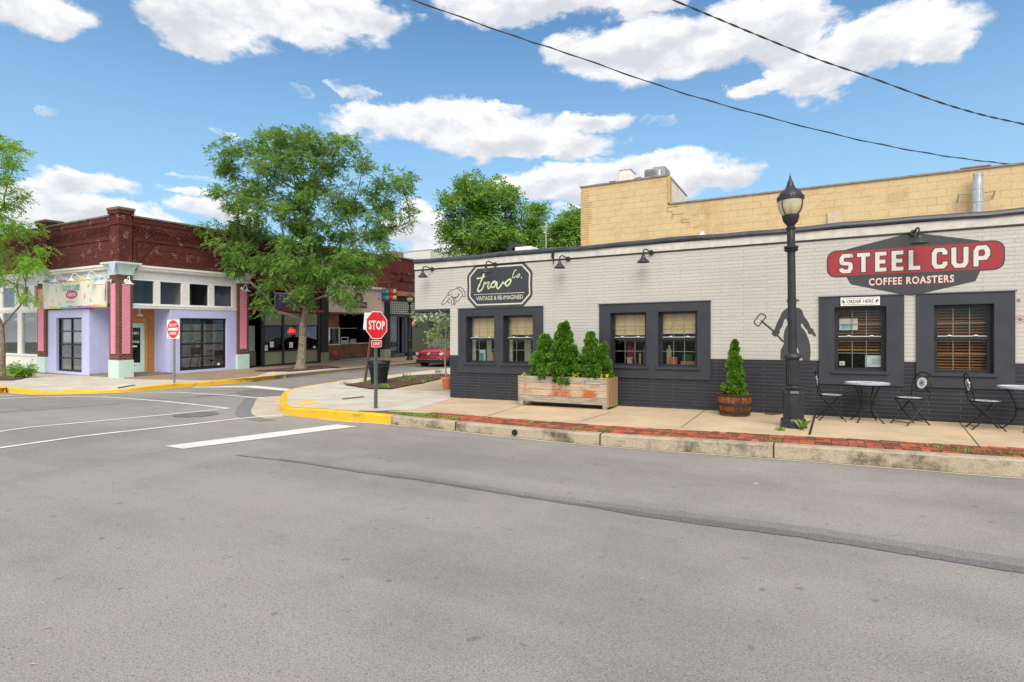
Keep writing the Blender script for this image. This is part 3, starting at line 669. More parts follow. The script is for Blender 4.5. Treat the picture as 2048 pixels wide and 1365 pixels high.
def opn(l, t, r, b): a = Wp(l, t); c = Wp(r, b); return (a[0], c[0], (c[1]+Wp(l, b)[1])/2, (a[1]+Wp(r, t)[1])/2)
OP = [opn(932.4, 630.6, 990.4, 727), opn(1006.6, 629, 1067.6, 728.5), opn(1220.2, 624.7, 1294.3, 733), opn(1315.8, 622.8, 1396.4, 734.7), opn(1667.4, 614, 1773.8, 743), opn(1865.6, 609.2, 1989, 747.8)]
ztop = sum(o[3] for o in OP)/6; zbot = sum(o[2] for o in OP)/6
OP = [(o[0], o[1], zbot, ztop) for o in OP]
mb = MB(); panel(mb, 'y', YW, .25, XC, XE, -.1, ZT, OP, ZP)
ZS = Wp(865, 624)[1]                                   # underside of the part that overhangs the entrance
panel(mb, 'y', YW, .25, XO, XC, ZS+.07, ZT, [])
mb.box(XC, XC+.25, YW+.25, 18, -.1, ZT-.05); mb.box(XO, XO+.2, YW+.25, 18, ZS+.07, ZT); mb.box(XE-.25, XE, YW+.25, 18, -.1, ZT)
mb.build('wall', [M['brickwhite'], M['brickdark']], B)
mb = MB(); mb.box(XO, XE, YW+.25, 18, ZT-.45, ZT-.25); mb.build('roof', P((.35, .35, .34), .9), B)
mb = MB(); mb.box(XO-.01, XC-.002, YW-.012, YW+.3, ZS, ZS+.072); mb.box(XO, XC, YW+.3, 18, ZS, ZS+.1); mb.build('soffit', dark, B)
# metal coping: rolled dark edge, slightly wavy
mb = MB(); xs = np.linspace(XO-.02, XE, 60)
prof = [(-.055, -.035), (-.07, .0), (-.06, .045), (-.02, .075), (.10, .085), (.30, .07), (.30, -.035)]
vs, fs = [], []
for i, x in enumerate(xs):
    dzw = .012*sin(x*1.7)+.008*sin(x*4.3)
    for (a, b) in prof: vs.append((x, YW+a, ZT+.04+b+dzw))
k = len(prof)
for i in range(len(xs)-1):
    for j in range(k): fs.append((i*k+j, i*k+(j+1) % k, (i+1)*k+(j+1) % k, (i+1)*k+j))
fs += [tuple(range(k)), tuple((len(xs)-1)*k+j for j in range(k))[::-1]]
mb.add(vs, fs); mb.build('coping', P((.045, .052, .068), .35, .1, .35, 3), B)
mb = MB(); mb.box(XO-.006, XE, YW-.022, YW+.001, ZT-.16, ZT-.001); mb.build('fascia_board', P((.56, .55, .50), .7), B)
cz = ZT-.18
mb = MB(); mb.tube([(XO, YW-.012, cz), (XE, YW-.012, cz)], .012, 6); mb.build('conduit', black, B)
def trim(l, r, z0_, z1_, holes):
    mb = MB(); t = .035; e = .002
    panel(mb, 'y', YW-t, t+e, l, r, z0_, z1_, [(h[0], h[1], h[2], h[3]) for h in holes]); return mb
zt1, zb1 = Wp(917, 619.4)[1], Wp(918, 745)[1]
TR = [(Wp(917.5, 700)[0], Wp(1086.8, 700)[0], OP[0:2]), (Wp(1199.3, 700)[0], Wp(1421.5, 700)[0], OP[2:4]), (Wp(1638, 700)[0], Wp(1808, 700)[0], OP[4:5]), (Wp(1832, 700)[0], Wp(2029.5, 700)[0], OP[5:6])]
for l, r, hs in TR:
    mb = trim(l, r, zb1, zt1, hs); mb.box(l-.02, r+.02, YW-.05, YW-.036, zt1-.0, zt1+.02)
    for h in hs:
        e_ = .012; mb.box(h[0]-.001, h[0]+e_, YW-.034, YW+.099, h[2], h[3]); mb.box(h[1]-e_, h[1]+.001, YW-.034, YW+.099, h[2], h[3]); mb.box(h[0]+e_, h[1]-e_, YW-.034, YW+.099, h[3]-e_, h[3]+.001); mb.box(h[0]+e_, h[1]-e_, YW-.03, YW+.099, h[2]-.001, h[2]+e_)
    mb.build('window_surround', dark, B)
sash = P((.016, .018, .022), .4, 0, .1)
def dh_window(i, o, blind):
    l, r, b, t = o; y = YW+.10; fr = MB()
    fw = .05
    fr.box(l, l+fw, y, y+.09, b, t); fr.box(r-fw, r, y, y+.09, b, t); fr.box(l+fw, r-fw, y, y+.09, t-.06, t); fr.box(l+fw, r-fw, y, y+.09, b, b+.06)
    m = (b+t)/2+.01
    fr.box(l+fw, r-fw, y-.015, y+.05, m-.025, m+.03)
    for (a, c) in ((b+.06, m-.025), (m+.03, t-.06)):      # sash stiles
        fr.box(l+fw, l+fw+.03, y+.01, y+.05, a, c); fr.box(r-fw-.03, r-fw, y+.01, y+.05, a, c)
    w_ = fr.build('window', sash, B)
    s = MB(); s.box(l-.04, r+.04, YW-.075, y, b-.045, b-.001); s.build('sill', dark, w_)
    g_ = MB(); g_.box(l+fw+.028, r-fw-.028, y+.025, y+.031, b+.062, m-.027); g_.box(l+fw+.028, r-fw-.028, y+.025, y+.031, m+.032, t-.062); g_.build('pane', M['glass'], w_)
    mu = MB(); L, Rr = l+fw+.03, r-fw-.03
    for q in (1, 2): x = L+(Rr-L)*q/3; mu.box(x-.006, x+.006, y+.034, y+.042, b+.06, m-.026); mu.box(x-.006, x+.006, y+.034, y+.042, m+.031, t-.06)
    for (a, c) in ((b+.06, m), (m, t-.06)): z = (a+c)/2; mu.box(L, Rr, y+.0345, y+.0415, z-.006, z+.006)
    mu.build('muntins', P((.30, .31, .30), .5), w_)
    lk = MB()
    for q in (.25, .78): x = L+(Rr-L)*q; lk.tube([(x-.035, y-.005, m+.035), (x, y-.012, m+.05), (x+.035, y-.005, m+.035)], [.01, .016, .01], 6)
    lk.box(L, Rr, y-.008, y+.0, m+.0302, m+.04); lk.build('sash_lock', white, w_)
    yy = YW+.24
    sh = MB()
    if blind == 'shade':
        drop = [.44, .40, .42, .40][i]; n = 5; L2, R2 = l+[.11, .10, -.02, .0][i], r-.0
        zb2 = t-(t-b)*drop
        for k in range(n):                                    # roman shade folds
            a = t-(t-zb2)*k/n; c = t-(t-zb2)*(k+1)/n; sh.add([(L2, yy, a), (R2, yy, a), (R2, yy-.012, c-.004), (L2, yy-.012, c-.004), (L2, yy+.02, a), (R2, yy+.02, a), (R2, yy+.01, c-.004), (L2, yy+.01, c-.004)], [(0, 3, 2, 1), (4, 5, 6, 7), (0, 1, 5, 4), (2, 3, 7, 6), (1, 2, 6, 5), (0, 4, 7, 3)])
        sh.build('roman_shade', P((.80, .58, .30), .8, 0, .10, 9, .2), w_)
    else:
        zb2 = b+(t-b)*(.345 if i == 4 else .06); z = t-.03; hgt = .052
        while z > zb2: sh.add([(l, yy-.018, z-.010), (r, yy-.018, z-.010), (r, yy+.022, z+.008), (l, yy+.022, z+.008), (l, yy-.018, z-.014), (r, yy-.018, z-.014), (r, yy+.022, z+.004), (l, yy+.022, z+.004)], [(0, 1, 2, 3), (7, 6, 5, 4), (0, 4, 5, 1), (3, 2, 6, 7)]); z -= hgt
        sh.box(l, r, yy-.02, yy+.02, zb2-.04, zb2-.005)
        for q in (.3, .7): x = l+(r-l)*q; sh.box(x-.002, x+.002, yy-.022, yy-.019, zb2, t)
        sh.build('wood_blind', M['blindwood'], w_)
    return w_
for i, o in enumerate(OP): dh_window(i, o, 'shade' if i < 4 else 'blind')
# rooms behind the glass
def room(name, x0, x1, y0, y1, z0_, z1_, mw, parent, mf=None, warp=None, open_side='y'):
    e = .02
    mb = MB(); mb.add([(x0, y1, z0_), (x1, y1, z0_), (x1, y1, z1_), (x0, y1, z1_)], [(0, 1, 2, 3)]) if open_side == 'y' else mb.add([(x0, y0, z0_), (x0, y1, z0_), (x0, y1, z1_), (x0, y0, z1_)], [(0, 1, 2, 3)])
    if open_side == 'y': mb.add([(x0, y0, z0_), (x0, y1, z0_), (x0, y1, z1_), (x0, y0, z1_)], [(0, 1, 2, 3)]); mb.add([(x1, y0, z0_), (x1, y1, z0_), (x1, y1, z1_), (x1, y0, z1_)], [(0, 1, 2, 3)])
    else: mb.add([(x0, y0, z0_), (x1, y0, z0_), (x1, y0, z1_), (x0, y0, z1_)], [(0, 1, 2, 3)]); mb.add([(x0, y1, z0_), (x1, y1, z0_), (x1, y1, z1_), (x0, y1, z1_)], [(0, 1, 2, 3)])
    mb.add([(x0, y0, z0_), (x1, y0, z0_), (x1, y1, z0_), (x0, y1, z0_)], [(0, 1, 2, 3)]); mb.add([(x0, y0, z1_), (x1, y0, z1_), (x1, y1, z1_), (x0, y1, z1_)], [(0, 1, 2, 3)])
    return mb.build(name, mw, parent, warp=warp, fixn=False)
room('interior', XC+.26, -.2, YW+.26, 16.5, .2, 2.95, P((.10, .11, .09), .8), B)
room('interior', -.18, 10, YW+.26, 16.5, .2, 2.95, P((.06, .035, .025), .8), B)
mb = MB()
for x in (OP[0][0]+.02, OP[1][0]+.02): mb.box(x, x+.10, YW+.26, YW+.30, zbot-.1, ztop+.1)
mb.box(OP[0][0]+.33, OP[0][0]+.47, YW+.5, YW+.54, .9, 2.5); mb.box(OP[1][0]+.30, OP[1][0]+.48, YW+.6, YW+.64, .9, 1.95)
mb.build('curtain_panel', P((.50, .52, .42), .8, 0, .1), B)
mb = MB(); mb.box(XC+.3, OP[3][1]+.2, YW+.27, YW+.62, zbot-.09, zbot-.03); mb.build('display_ledge', P((.25, .15, .08), .6), B)
mb = MB(); mb.box(OP[4][0]-.2, OP[5][1]+.2, YW+.27, YW+.62, zbot-.09, zbot-.03); mb.build('counter', P((.05, .035, .03), .4), B)
# things set out behind the glass
def small(name, lab, cat, parts, grp=None):
    (bx0, by0, bz0) = parts[0][1][:3]; r = thing(name, lab, cat, (bx0, by0, bz0), 0, grp)
    for nm, b, mt in parts: q = MB(); q.box(b[0], b[3], b[1], b[4], b[2], b[5]); q.build(nm, mt, r)
zl_ = zbot-.028
o0, o1, o2, o3, o4, o5 = OP
small('boot_poster', 'teal and white printed card standing in the leftmost shop window', 'sign', [('card', (o0[0]+.16, YW+.38, zl_, o0[0]+.36, YW+.39, zl_+.36), P((.68, .76, .76), .6)), ('picture', (o0[0]+.18, YW+.374, zl_+.08, o0[0]+.30, YW+.3795, zl_+.28), P((.12, .36, .36), .6))])
small('wood_cone', 'tan wooden post ornament on the ledge of the leftmost window', 'ornament', [('post', (o0[0]+.53, YW+.38, zl_, o0[0]+.60, YW+.45, zl_+.30), P((.62, .33, .12), .6)), ('base', (o0[0]+.50, YW+.36, zl_+.001, o0[0]+.63, YW+.47, zl_+.02), P((.5, .25, .1), .6))])
small('wood_tray', 'low orange wooden tray in the left window of the middle pair', 'tray', [('tray', (o2[0]+.12, YW+.35, zl_, o2[0]+.42, YW+.55, zl_+.05), P((.5, .22, .10), .6)), ('edge', (o2[0]+.11, YW+.345, zl_+.03, o2[0]+.43, YW+.35, zl_+.07), P((.6, .3, .14), .6))])
small('cream_bucket', 'small cream bucket with plant in the left window of the middle pair', 'bucket', [('bucket', (o2[0]+.27, YW+.42, zl_+.05, o2[0]+.38, YW+.52, zl_+.2), P((.5, .47, .33), .6)), ('rim', (o2[0]+.26, YW+.41, zl_+.2, o2[0]+.39, YW+.53, zl_+.215), P((.6, .56, .4), .6))])
small('wood_easel', 'tan wooden easel leaning behind the left glass of the middle pair', 'easel', [('leg', (o2[0]+.56, YW+.40, zl_, o2[0]+.60, YW+.44, zl_+.32), P((.6, .36, .16), .6)), ('foot', (o2[0]+.54, YW+.39, zl_+.001, o2[0]+.64, YW+.46, zl_+.03), P((.6, .36, .16), .6))])
small('magenta_jacket', 'magenta garment hanging behind the left glass of the middle pair', 'clothing', [('cloth', (o2[0]+.15, YW+.8, 1.2, o2[0]+.33, YW+.88, 1.55), P((.45, .02, .10), .8)), ('collar', (o2[0]+.2, YW+.79, 1.55, o2[0]+.28, YW+.87, 1.6), P((.45, .02, .10), .8))])
small('blue_jacket', 'pale blue garment hanging by the right edge of the same middle-pair window', 'clothing', [('cloth', (o2[0]+.58, YW+.7, 1.1, o2[0]+.72, YW+.76, 1.5), P((.22, .26, .42), .8)), ('collar', (o2[0]+.61, YW+.69, 1.5, o2[0]+.69, YW+.75, 1.55), P((.22, .26, .42), .8))])
small('orange_crate', 'upright orange crate in the right window of the middle pair', 'crate', [('front', (o3[0]+.17, YW+.40, zl_, o3[0]+.32, YW+.52, zl_+.22), P((.52, .17, .09), .7)), ('lid', (o3[0]+.16, YW+.39, zl_+.22, o3[0]+.33, YW+.53, zl_+.235), P((.58, .22, .12), .7))])
small('orange_planter', 'wide orange planter with green plant in the right window of the middle pair', 'planter', [('trough', (o3[0]+.42, YW+.36, zl_, o3[0]+.78, YW+.54, zl_+.13), P((.60, .20, .09), .7)), ('rim', (o3[0]+.41, YW+.35, zl_+.13, o3[0]+.79, YW+.55, zl_+.145), P((.66, .25, .12), .7)), ('plant', (o3[0]+.40, YW+.62, zl_, o3[0]+.62, YW+.75, zl_+.30), P((.03, .14, .08), .9))])
small('cream_figurine', 'tall cream figurine at the left of the middle-right window', 'figurine', [('body', (o3[0]+.07, YW+.52, zl_, o3[0]+.17, YW+.60, zl_+.42), P((.55, .48, .36), .8)), ('head', (o3[0]+.10, YW+.53, zl_+.42, o3[0]+.15, YW+.59, zl_+.5), P((.55, .48, .36), .8))])
small('paper_menu', 'white paper menu taped inside the order window upper left pane', 'notice', [('sheet', (o4[0]+.1, YW+.165, zbot+.78, o4[0]+.40, YW+.168, zbot+1.0), P((.72, .74, .62), .8)), ('print', (o4[0]+.14, YW+.161, zbot+.80, o4[0]+.30, YW+.164, zbot+.90), P((.35, .52, .62), .8))])
small('paper_notice', 'pale green printed notice taped low inside the order window', 'notice', [('sheet', (o4[0]+.52, YW+.165, zbot+.08, o4[0]+.83, YW+.168, zbot+.30), P((.66, .76, .70), .8)), ('print', (o4[0]+.62, YW+.161, zbot+.13, o4[0]+.80, YW+.164, zbot+.25), P((.5, .6, .55), .8))])
small('white_card', 'small white card with dots in the order window lower left corner', 'notice', [('sheet', (o4[0]+.10, YW+.165, zbot+.1, o4[0]+.19, YW+.168, zbot+.18), P((.78, .80, .72), .8)), ('dots', (o4[0]+.13, YW+.161, zbot+.12, o4[0]+.15, YW+.164, zbot+.14), black)])
small('sticker', 'round-cornered white sticker at the order window lower right corner', 'sticker', [('sheet', (o4[0]+.80, YW+.158, zbot+.08, o4[0]+.91, YW+.16, zbot+.16), P((.80, .80, .86), .8)), ('text_line', (o4[0]+.82, YW+.155, zbot+.115, o4[0]+.89, YW+.157, zbot+.125), P((.3, .3, .35), .8))])
# ---- painted signs on the front wall (paint lies 2-4 mm proud of the brick)
FW = fy(YW)
mc = P((.042, .046, .052), .6, 0, .12, 5, .1); mred = P((.31, .022, .030), .6, 0, .1, 4, .1); mlet = P((.62, .60, .54), .7, 0, .06); mpink = P((.80, .52, .48), .7); mlime = P((.58, .68, .40), .6)
def wpoly(px): return [Wp(*p) for p in px]
c7 = crop(1640, 440, .32227)
S1 = mb = MB()
mb.m = 0; mb.prism(wpoly([c7(*p) for p in ((590, 76), (620, 84), (985, 128), (1010, 140), (1010, 200), (995, 318), (965, 381), (575, 471), (545, 471), (195, 402), (180, 385), (163, 352), (150, 195), (170, 182), (565, 80))]), FW, 0, .002)
def rrect(x0, x1, zb, zt, r, n=5):
    out = []
    for cx, cz_, a0 in ((x1-r, zt-r, 0), (x0+r, zt-r, 90), (x0+r, zb+r, 180), (x1-r, zb+r, 270)):
        for k in range(n+1): a = R(a0+90*k/n); out.append((cx+r*cos(a), cz_+r*sin(a)))
    return out
bl, br = Wp(*c7(42, 270))[0], Wp(*c7(1148, 225))[0]
bt = (Wp(*c7(300, 176))[1]+Wp(*c7(1000, 142))[1])/2+.01; bb = (Wp(*c7(300, 348))[1]+Wp(*c7(1000, 318))[1])/2
mb.prism(rrect(bl, br, bb, bt, .16), FW, 0, .003)
mb.m = 1; mb.prism(rrect(bl+.025, br-.025, bb+.025, bt-.025, .14), FW, 0, .004)
LET = {'S': [[(.95, .82), (.95, .92), (.9, .92), (.1, .92), (.08, .58), (.15, .52), (.85, .48), (.92, .42), (.92, .08), (.1, .08), (.08, .25)]],
       'T': [[(0, .92), (1, .92)], [(.5, .92), (.5, 0)]], 'E': [[(1, .92), (.12, .92), (.12, .08), (1, .08)], [(.12, .5), (.9, .5)]],
       'L': [[(.12, 1), (.12, .08), (1, .08)]], 'C': [[(.93, .68), (.93, .92), (.12, .92), (.12, .08), (.93, .08), (.93, .32)]],
       'U': [[(.1, 1), (.1, .08), (.92, .08), (.92, 1)]], 'P': [[(.12, 0), (.12, .92), (.93, .92), (.93, .40), (.12, .40)]]}
def chamfer(pts, c=.09):
    out = [pts[0]]
    for i in range(1, len(pts)-1):
        a, b, d = Vector(pts[i-1]), Vector(pts[i]), Vector(pts[i+1]); k1 = min(c, (a-b).length*.45); k2 = min(c, (d-b).length*.45)
        out += [b+(a-b).normalized()*k1, b+(d-b).normalized()*k2]
    return out+[pts[-1]]
lt = [('S', 120, 203), ('T', 222, 318), ('E', 340, 420), ('E', 442, 525), ('L', 548, 630), ('C', 690, 790), ('U', 812, 922), ('P', 948, 1055)]
lb = (Wp(*c7(160, 327))[1]+Wp(*c7(965, 293))[1])/2; ltp = (Wp(*c7(160, 215))[1]+Wp(*c7(1000, 163))[1])/2
for grow, mi, d in ((.055, 0, .005), (0, 2, .006)):
    mb.m = mi
    for ch, a, b in lt:
        ua, ub = Wp(*c7(a, 250))[0], Wp(*c7(b, 230))[0]; wd_ = ub-ua; ht = ltp-lb; th = .20*wd_ if ch not in 'TL' else .20*wd_
        for st_i, st in enumerate(LET[ch]):
            p = [(ua+.02+x*(wd_-.04), lb+y*ht) for x, y in (chamfer(st, .16) if ch not in 'TEL' else st)]
            p = [Vector(q) for q in p]
            if grow: 
                e0 = (p[0]-p[1]).normalized()*.02; e1 = (p[-1]-p[-2]).normalized()*.02; p[0] = p[0]+e0; p[-1] = p[-1]+e1
            draw(mb, stroke_quads(p, .068+(.034 if grow else 0)), FW, .004, d+.0005*st_i)
mb.m = 3; cl_, cr_ = Wp(*c7(303, 385))[0], Wp(*c7(832, 365))[0]; czb = (Wp(*c7(310, 408))[1]+Wp(*c7(820, 390))[1])/2; czt = (Wp(*c7(310, 362))[1]+Wp(*c7(820, 343))[1])/2
text(mb, 'COFFEE ROASTERS', FW, (cl_+cr_)/2, (czb+czt)/2, cr_-cl_, czt-czb, 0, .0045, bold=.028, spacing=1.15)
tag(mb.build('painted_sign', [mc, mred, mlet, mpink], B, fixn=False), 'red and charcoal diamond sign reading STEEL CUP COFFEE ROASTERS')
# trovo sign
c4 = crop(780, 480, .24903)
cx0, cx1 = Wp(*c4(620, 365))[0], Wp(*c4(1146, 355))[0]; ctop = (Wp(*c4(675, 203))[1]+Wp(*c4(1095, 172))[1])/2; cbot = (Wp(*c4(690, 546))[1]+Wp(*c4(1088, 540))[1])/2
def badge(g_):       # plaque with scalloped corners
    l, r, t, b = cx0+g_, cx1-g_, ctop-g_, cbot+g_; c = .26-g_*.5; k = .05
    base = [(l+c, t), (r-c, t), (r-.02, t-c+.02), (r, (t+b)/2+.25), (r-.01, (t+b)/2), (r, (t+b)/2-.25), (r-.02, b+c-.02), (r-c, b), (l+c, b), (l+.02, b+c-.02), (l, (t+b)/2-.25), (l+.01, (t+b)/2), (l, (t+b)/2+.25), (l+.02, t-c+.02)]
    return base
mb = MB()
for mi, g_, d in ((0, 0, .002), (2, .065, .003), (1, .10, .004)): mb.m = mi; mb.prism(badge(g_), FW, 0, d)
mb.m = 3
def sc(pts, ww, d=.006):
    sp = spline([Wp(*c4(*p)) for p in pts], 6); n = len(sp)
    w2 = [ww*(.7+.5*abs(sin(i*.55))) for i in range(n)]
    draw(mb, stroke_quads(sp, w2), FW, .0035, d)
sc([(757, 265), (745, 300), (725, 350), (706, 395), (710, 415), (728, 408), (748, 385), (756, 352), (762, 342), (768, 352), (790, 340), (797, 345), (785, 375), (793, 392), (812, 372)], .038)
sc([(696, 312), (725, 308), (765, 295)], .031)
sc([(812, 372), (822, 345), (840, 333), (850, 345), (845, 370), (828, 382), (812, 374), (815, 355), (828, 345), (862, 340)], .034)
sc([(862, 340), (858, 372), (866, 392), (882, 380), (905, 345), (903, 335)], .034)
sc([(903, 345), (925, 350), (945, 330), (965, 315), (972, 330), (960, 355), (940, 370), (928, 360), (932, 340), (948, 325), (965, 320), (975, 315)], .034)
sc([(1015, 248), (1008, 242), (996, 262), (986, 290), (988, 305), (1000, 302), (1014, 290)], .02)
sc([(1024, 288), (1018, 298), (1026, 303), (1040, 290), (1042, 278), (1032, 276), (1022, 290)], .018)
sc([(1056, 298), (1058, 304), (1054, 310)], .018)
mb.m = 2; draw(mb, stroke_quads([Wp(*c4(674, 442)), Wp(*c4(1083, 423))], .012), FW, .0035, .006)
vl, vr = Wp(*c4(694, 470))[0], Wp(*c4(1068, 460))[0]
text(mb, 'VINTAGE & RE-IMAGINED', FW, (vl+vr)/2, (Wp(*c4(694, 472))[1]+Wp(*c4(1068, 458))[1])/2, vr-vl, .105, 0, .006, bold=.008)
tag(mb.build('painted_sign', [P((.05, .055, .05), .6), P((.036, .04, .05), .6, 0, .1), mlet, mlime], B, fixn=False), 'charcoal plaque sign with green script trovo Co. over VINTAGE & RE-IMAGINED')
# pointing hand drawn in line
mb = MB()
def ln(pts, ww, k=5, cs=c4): 
    sp = spline([Wp(*cs(*p)) for p in pts], k); draw(mb, stroke_quads(sp, ww), FW, 0, .003)
ln([(540, 385), (515, 400), (485, 408), (470, 425), (440, 475), (415, 508), (418, 520), (432, 518), (455, 498), (478, 468)], .016)
ln([(478, 425), (468, 450), (485, 440), (500, 425)], .012); ln([(485, 470), (466, 482), (466, 500), (485, 508)], .016)
ln([(500, 475), (492, 498), (495, 518), (508, 516), (512, 490), (505, 468)], .014); ln([(515, 470), (520, 500), (512, 520), (524, 518), (530, 490), (524, 462)], .014)
ln([(490, 450), (505, 465), (525, 462), (545, 455), (553, 430)], .03); ln([(530, 498), (555, 485), (575, 455), (582, 445)], .014)
ln([(540, 390), (552, 380), (580, 390), (600, 420), (604, 445), (592, 458), (584, 450), (576, 420), (555, 400), (538, 390)], .018)
mb.build('hand_drawing', mc, B, fixn=False)
# worker silhouette with a hammer
c6 = crop(1400, 560, .23448); mb = MB()
mb.prism(wpoly([c6(*p) for p in ((740, 180), (745, 160), (760, 150), (800, 150), (822, 165), (846, 172), (844, 186), (824, 182), (822, 200), (812, 236), (850, 243), (872, 262), (888, 312), (915, 345), (932, 375), (945, 412), (965, 418), (970, 440), (990, 470), (984, 486), (966, 478), (950, 462), (926, 466), (918, 432), (895, 410), (872, 372), (860, 380), (862, 395), (876, 415), (898, 440), (925, 500), (940, 555), (944, 620), (938, 686), (878, 686), (850, 640), (832, 575), (810, 640), (735, 684), (686, 680), (688, 600), (714, 550), (712, 480), (722, 430), (745, 385), (748, 365), (735, 328), (718, 345), (702, 400), (682, 425), (680, 452), (650, 486), (626, 478), (610, 460), (622, 430), (636, 425), (655, 370), (682, 320), (695, 285), (718, 258), (748, 238), (758, 215), (745, 198))]), FW, 0, .003)
draw(mb, stroke_quads([Wp(*c6(*p)) for p in ((520, 348), (630, 440), (712, 530))], .035), FW, 0, .0036)
draw(mb, stroke_quads([Wp(*c6(*p)) for p in ((512, 292), (532, 290), (558, 305), (560, 322), (505, 390), (488, 393), (465, 372), (463, 355))], .022, True), FW, 0, .0032)
mb.build('worker_silhouette', mc, B, fixn=False)
# spiky star ornaments painted at the far right
mb = MB()
for (px, py, s_) in ((2040, 639, .07), (2037, 601, .03)):
    u, v = Wp(px, py)
    for k in range(4): a = pi*k/4; draw(mb, stroke_quads([Vector((u-s_*cos(a), v-s_*sin(a))), Vector((u+s_*cos(a), v+s_*sin(a)))], .008), FW, 0, .003+.0004*k)
mb.build('star_decoration', P((.3, .12, .14), .7), B, fixn=False)
# chipped paint flecks on base and trims
mb = MB()
for k in range(46):
    u = rnd.uniform(XC+.1, 3.2); v = rnd.uniform(.2, 1.25)
    if any(l < u < r and v > zb1 for l, r, _ in TR): continue
    s_ = rnd.uniform(.004, .012); mb.prism([(u, v), (u+s_*rnd.uniform(1, 3), v+s_*.3), (u+s_, v+s_)], FW, 0, .0035)
mb.build('paint_chips', P((.35, .35, .34), .8), B, fixn=False)
# electrical drop box
u, v = Wp(1107, 515); mb = MB(); mb.tube([(u, YW-.02, cz), (u, YW-.03, v+.12)], .013, 6); mb.box(u-.03, u+.03, YW-.06, YW+.001, v-.02, v+.15); mb.tube([(u+.01, YW-.03, v-.02), (u+.008, YW-.03, v-.17)], .012, 6); mb.build('junction_box', black, B)
# ---- order here sign
a, b = Wp(1681, 611.5), Wp(1759, 597.5); zc = (a[1]+b[1])/2+.01; hw, hh = (b[0]-a[0])/2, .078; uc = (a[0]+b[0])/2
r = thing('order_sign', 'white plank sign reading ORDER HERE above the ordering window', 'sign', (uc, YW-.06, zc-hh))
mb = MB(); mb.box(uc-hw, uc+hw, YW-.062, YW-.038, zc-hh, zc+hh); mb.build('board', white, r)
mb = MB(); f2 = fy(YW-.062); k = .02
p = [(uc-hw+.05, zc+hh-k), (uc+hw-.05, zc+hh-k), (uc+hw-.04, zc+hh-.04), (uc+hw-.02, zc+.02), (uc+hw-.02, zc-.02), (uc+hw-.04, zc-hh+.04), (uc+hw-.05, zc-hh+k), (uc-hw+.05, zc-hh+k), (uc-hw+.04, zc-hh+.04), (uc-hw+.02, zc-.02), (uc-hw+.02, zc+.02), (uc-hw+.04, zc+hh-.04)]
draw(mb, stroke_quads([Vector(q) for q in p], .006, True), f2, 0, .002)
text(mb, 'Order Here'.upper(), f2, uc, zc, hw*1.38, .065, 0, .002, bold=.015)
for sg in (-1, 1): mb.prism([(uc+sg*(hw*.84)+.022*cos(t*pi/4)*.9, zc+.03*sin(t*pi/4+sg*.5)) for t in range(8)], f2, 0, .002)
mb.build('lettering', black, r, fixn=False)
# ---- wall lamps
def barn_lamp(mat, s=1.0):
    t = thing('wall_lamp', 'x', 'lamp', (0, 0, 0))
    m_ = MB(); m_.lathe([(.05*s, 0), (.05*s, .03*s), (.02*s, .04*s)], (0, -.04*s, 0), 12, 'y'); m_.build('mount', mat, t)
    a_ = MB(); a_.tube([(0, -.03*s, 0), (0, -.10*s, .02*s), (0, -.20*s, .05*s), (0, -.27*s, .03*s), (0, -.29*s, -.03*s)], .014*s, 8); a_.lathe([(.022*s, -.03*s), (.026*s, -.09*s), (.02*s, -.10*s)], (0, -.29*s, 0), 10); a_.build('arm', mat, t, True)
    h = MB(); h.lathe([(.03*s, -.09*s), (.04*s, -.12*s), (.075*s, -.165*s), (.12*s, -.205*s), (.125*s, -.215*s), (.115*s, -.205*s), (.07*s, -.16*s), (.03*s, -.12*s)], (0, -.29*s, 0), 20); h.build('shade', mat, t, True)
    return t
def hood_lamp():
    t = barn_lamp(P((.035, .038, .045), .4, .2), 1.12); return t
base_lamp = hood_lamp()
LAMPS = [((866, 529), 'dark wall lamp nearest the pale wall\'s left end, above the pointing hand'), ((992, 521), 'dark wall lamp hanging over the trovo plaque sign'), ((1138, 511), 'dark wall lamp over bare pale brick, just right of the junction box'), ((1304, 494), 'dark wall lamp above the middle pair of windows'), ((1826, 460), 'dark wall lamp over the red coffee sign')]
first = True
for (p, lab) in LAMPS:
    u, v = Wp(*p); v = cz+.0; rz = -.35 if p[0] < 1500 else .15
    u2 = u
    if first: q = base_lamp; q.location = (u2, YW, v); q.rotation_euler = (0, 0, rz); q['label'] = lab; first = False
    else: q = dup(base_lamp, (u2, YW, v), rz, lab)
    q['group'] = 'dark gooseneck lamps along the pale shop wall'
# ============================================================ TAN BLOCK BUILDING BEHIND
T = thing('tan_block_building', 'tall tan concrete block building rising behind the pale painted shop', 'building', (-7.05, 18.02, 0))
mb = MB(); z1 = 6.9; zlw = onY(1500, 391.5, 18.02)[1]
mb.box(-7.05, -4.11, 18.02, 20.9, -.1, z1); mb.box(-4.11, 24, 18.02, 20.88, -.1, zlw); mb.build('wall', M['block'], T)
mb = MB(); mb.box(-7.09, -4.07, 17.98, 20.95, z1, z1+.045); mb.box(-4.06, 24, 17.98, 20.9, zlw, zlw+.045); mb.build('coping', P((.24, .2, .17), .8, 0, .3), T)
mb = MB(); mb.box(-4.108, -4.09, 18.2, 20.86, zlw+.046, z1-.002); mb.build('side_render', P((.74, .68, .62), .85, 0, .14, 2), T)
mb = MB(); mb.box(-4.11, -4.03, 17.99, 18.19, zlw+.05, z1); mb.build('corner_strip', P((.50, .34, .15), .85, 0, .2, 3), T)
# brick-sized toothing at the left corner
mb = MB(); z = .2
while z < z1-.1:
    w_ = .38 if int(z/.8) % 2 else .28; mb.box(-7.052, -7.052+w_, 18.005, 18.02, z, z+.066); z += .078
mb.build('quoin', P((.56, .40, .20), .85, 0, .15, 5), T)
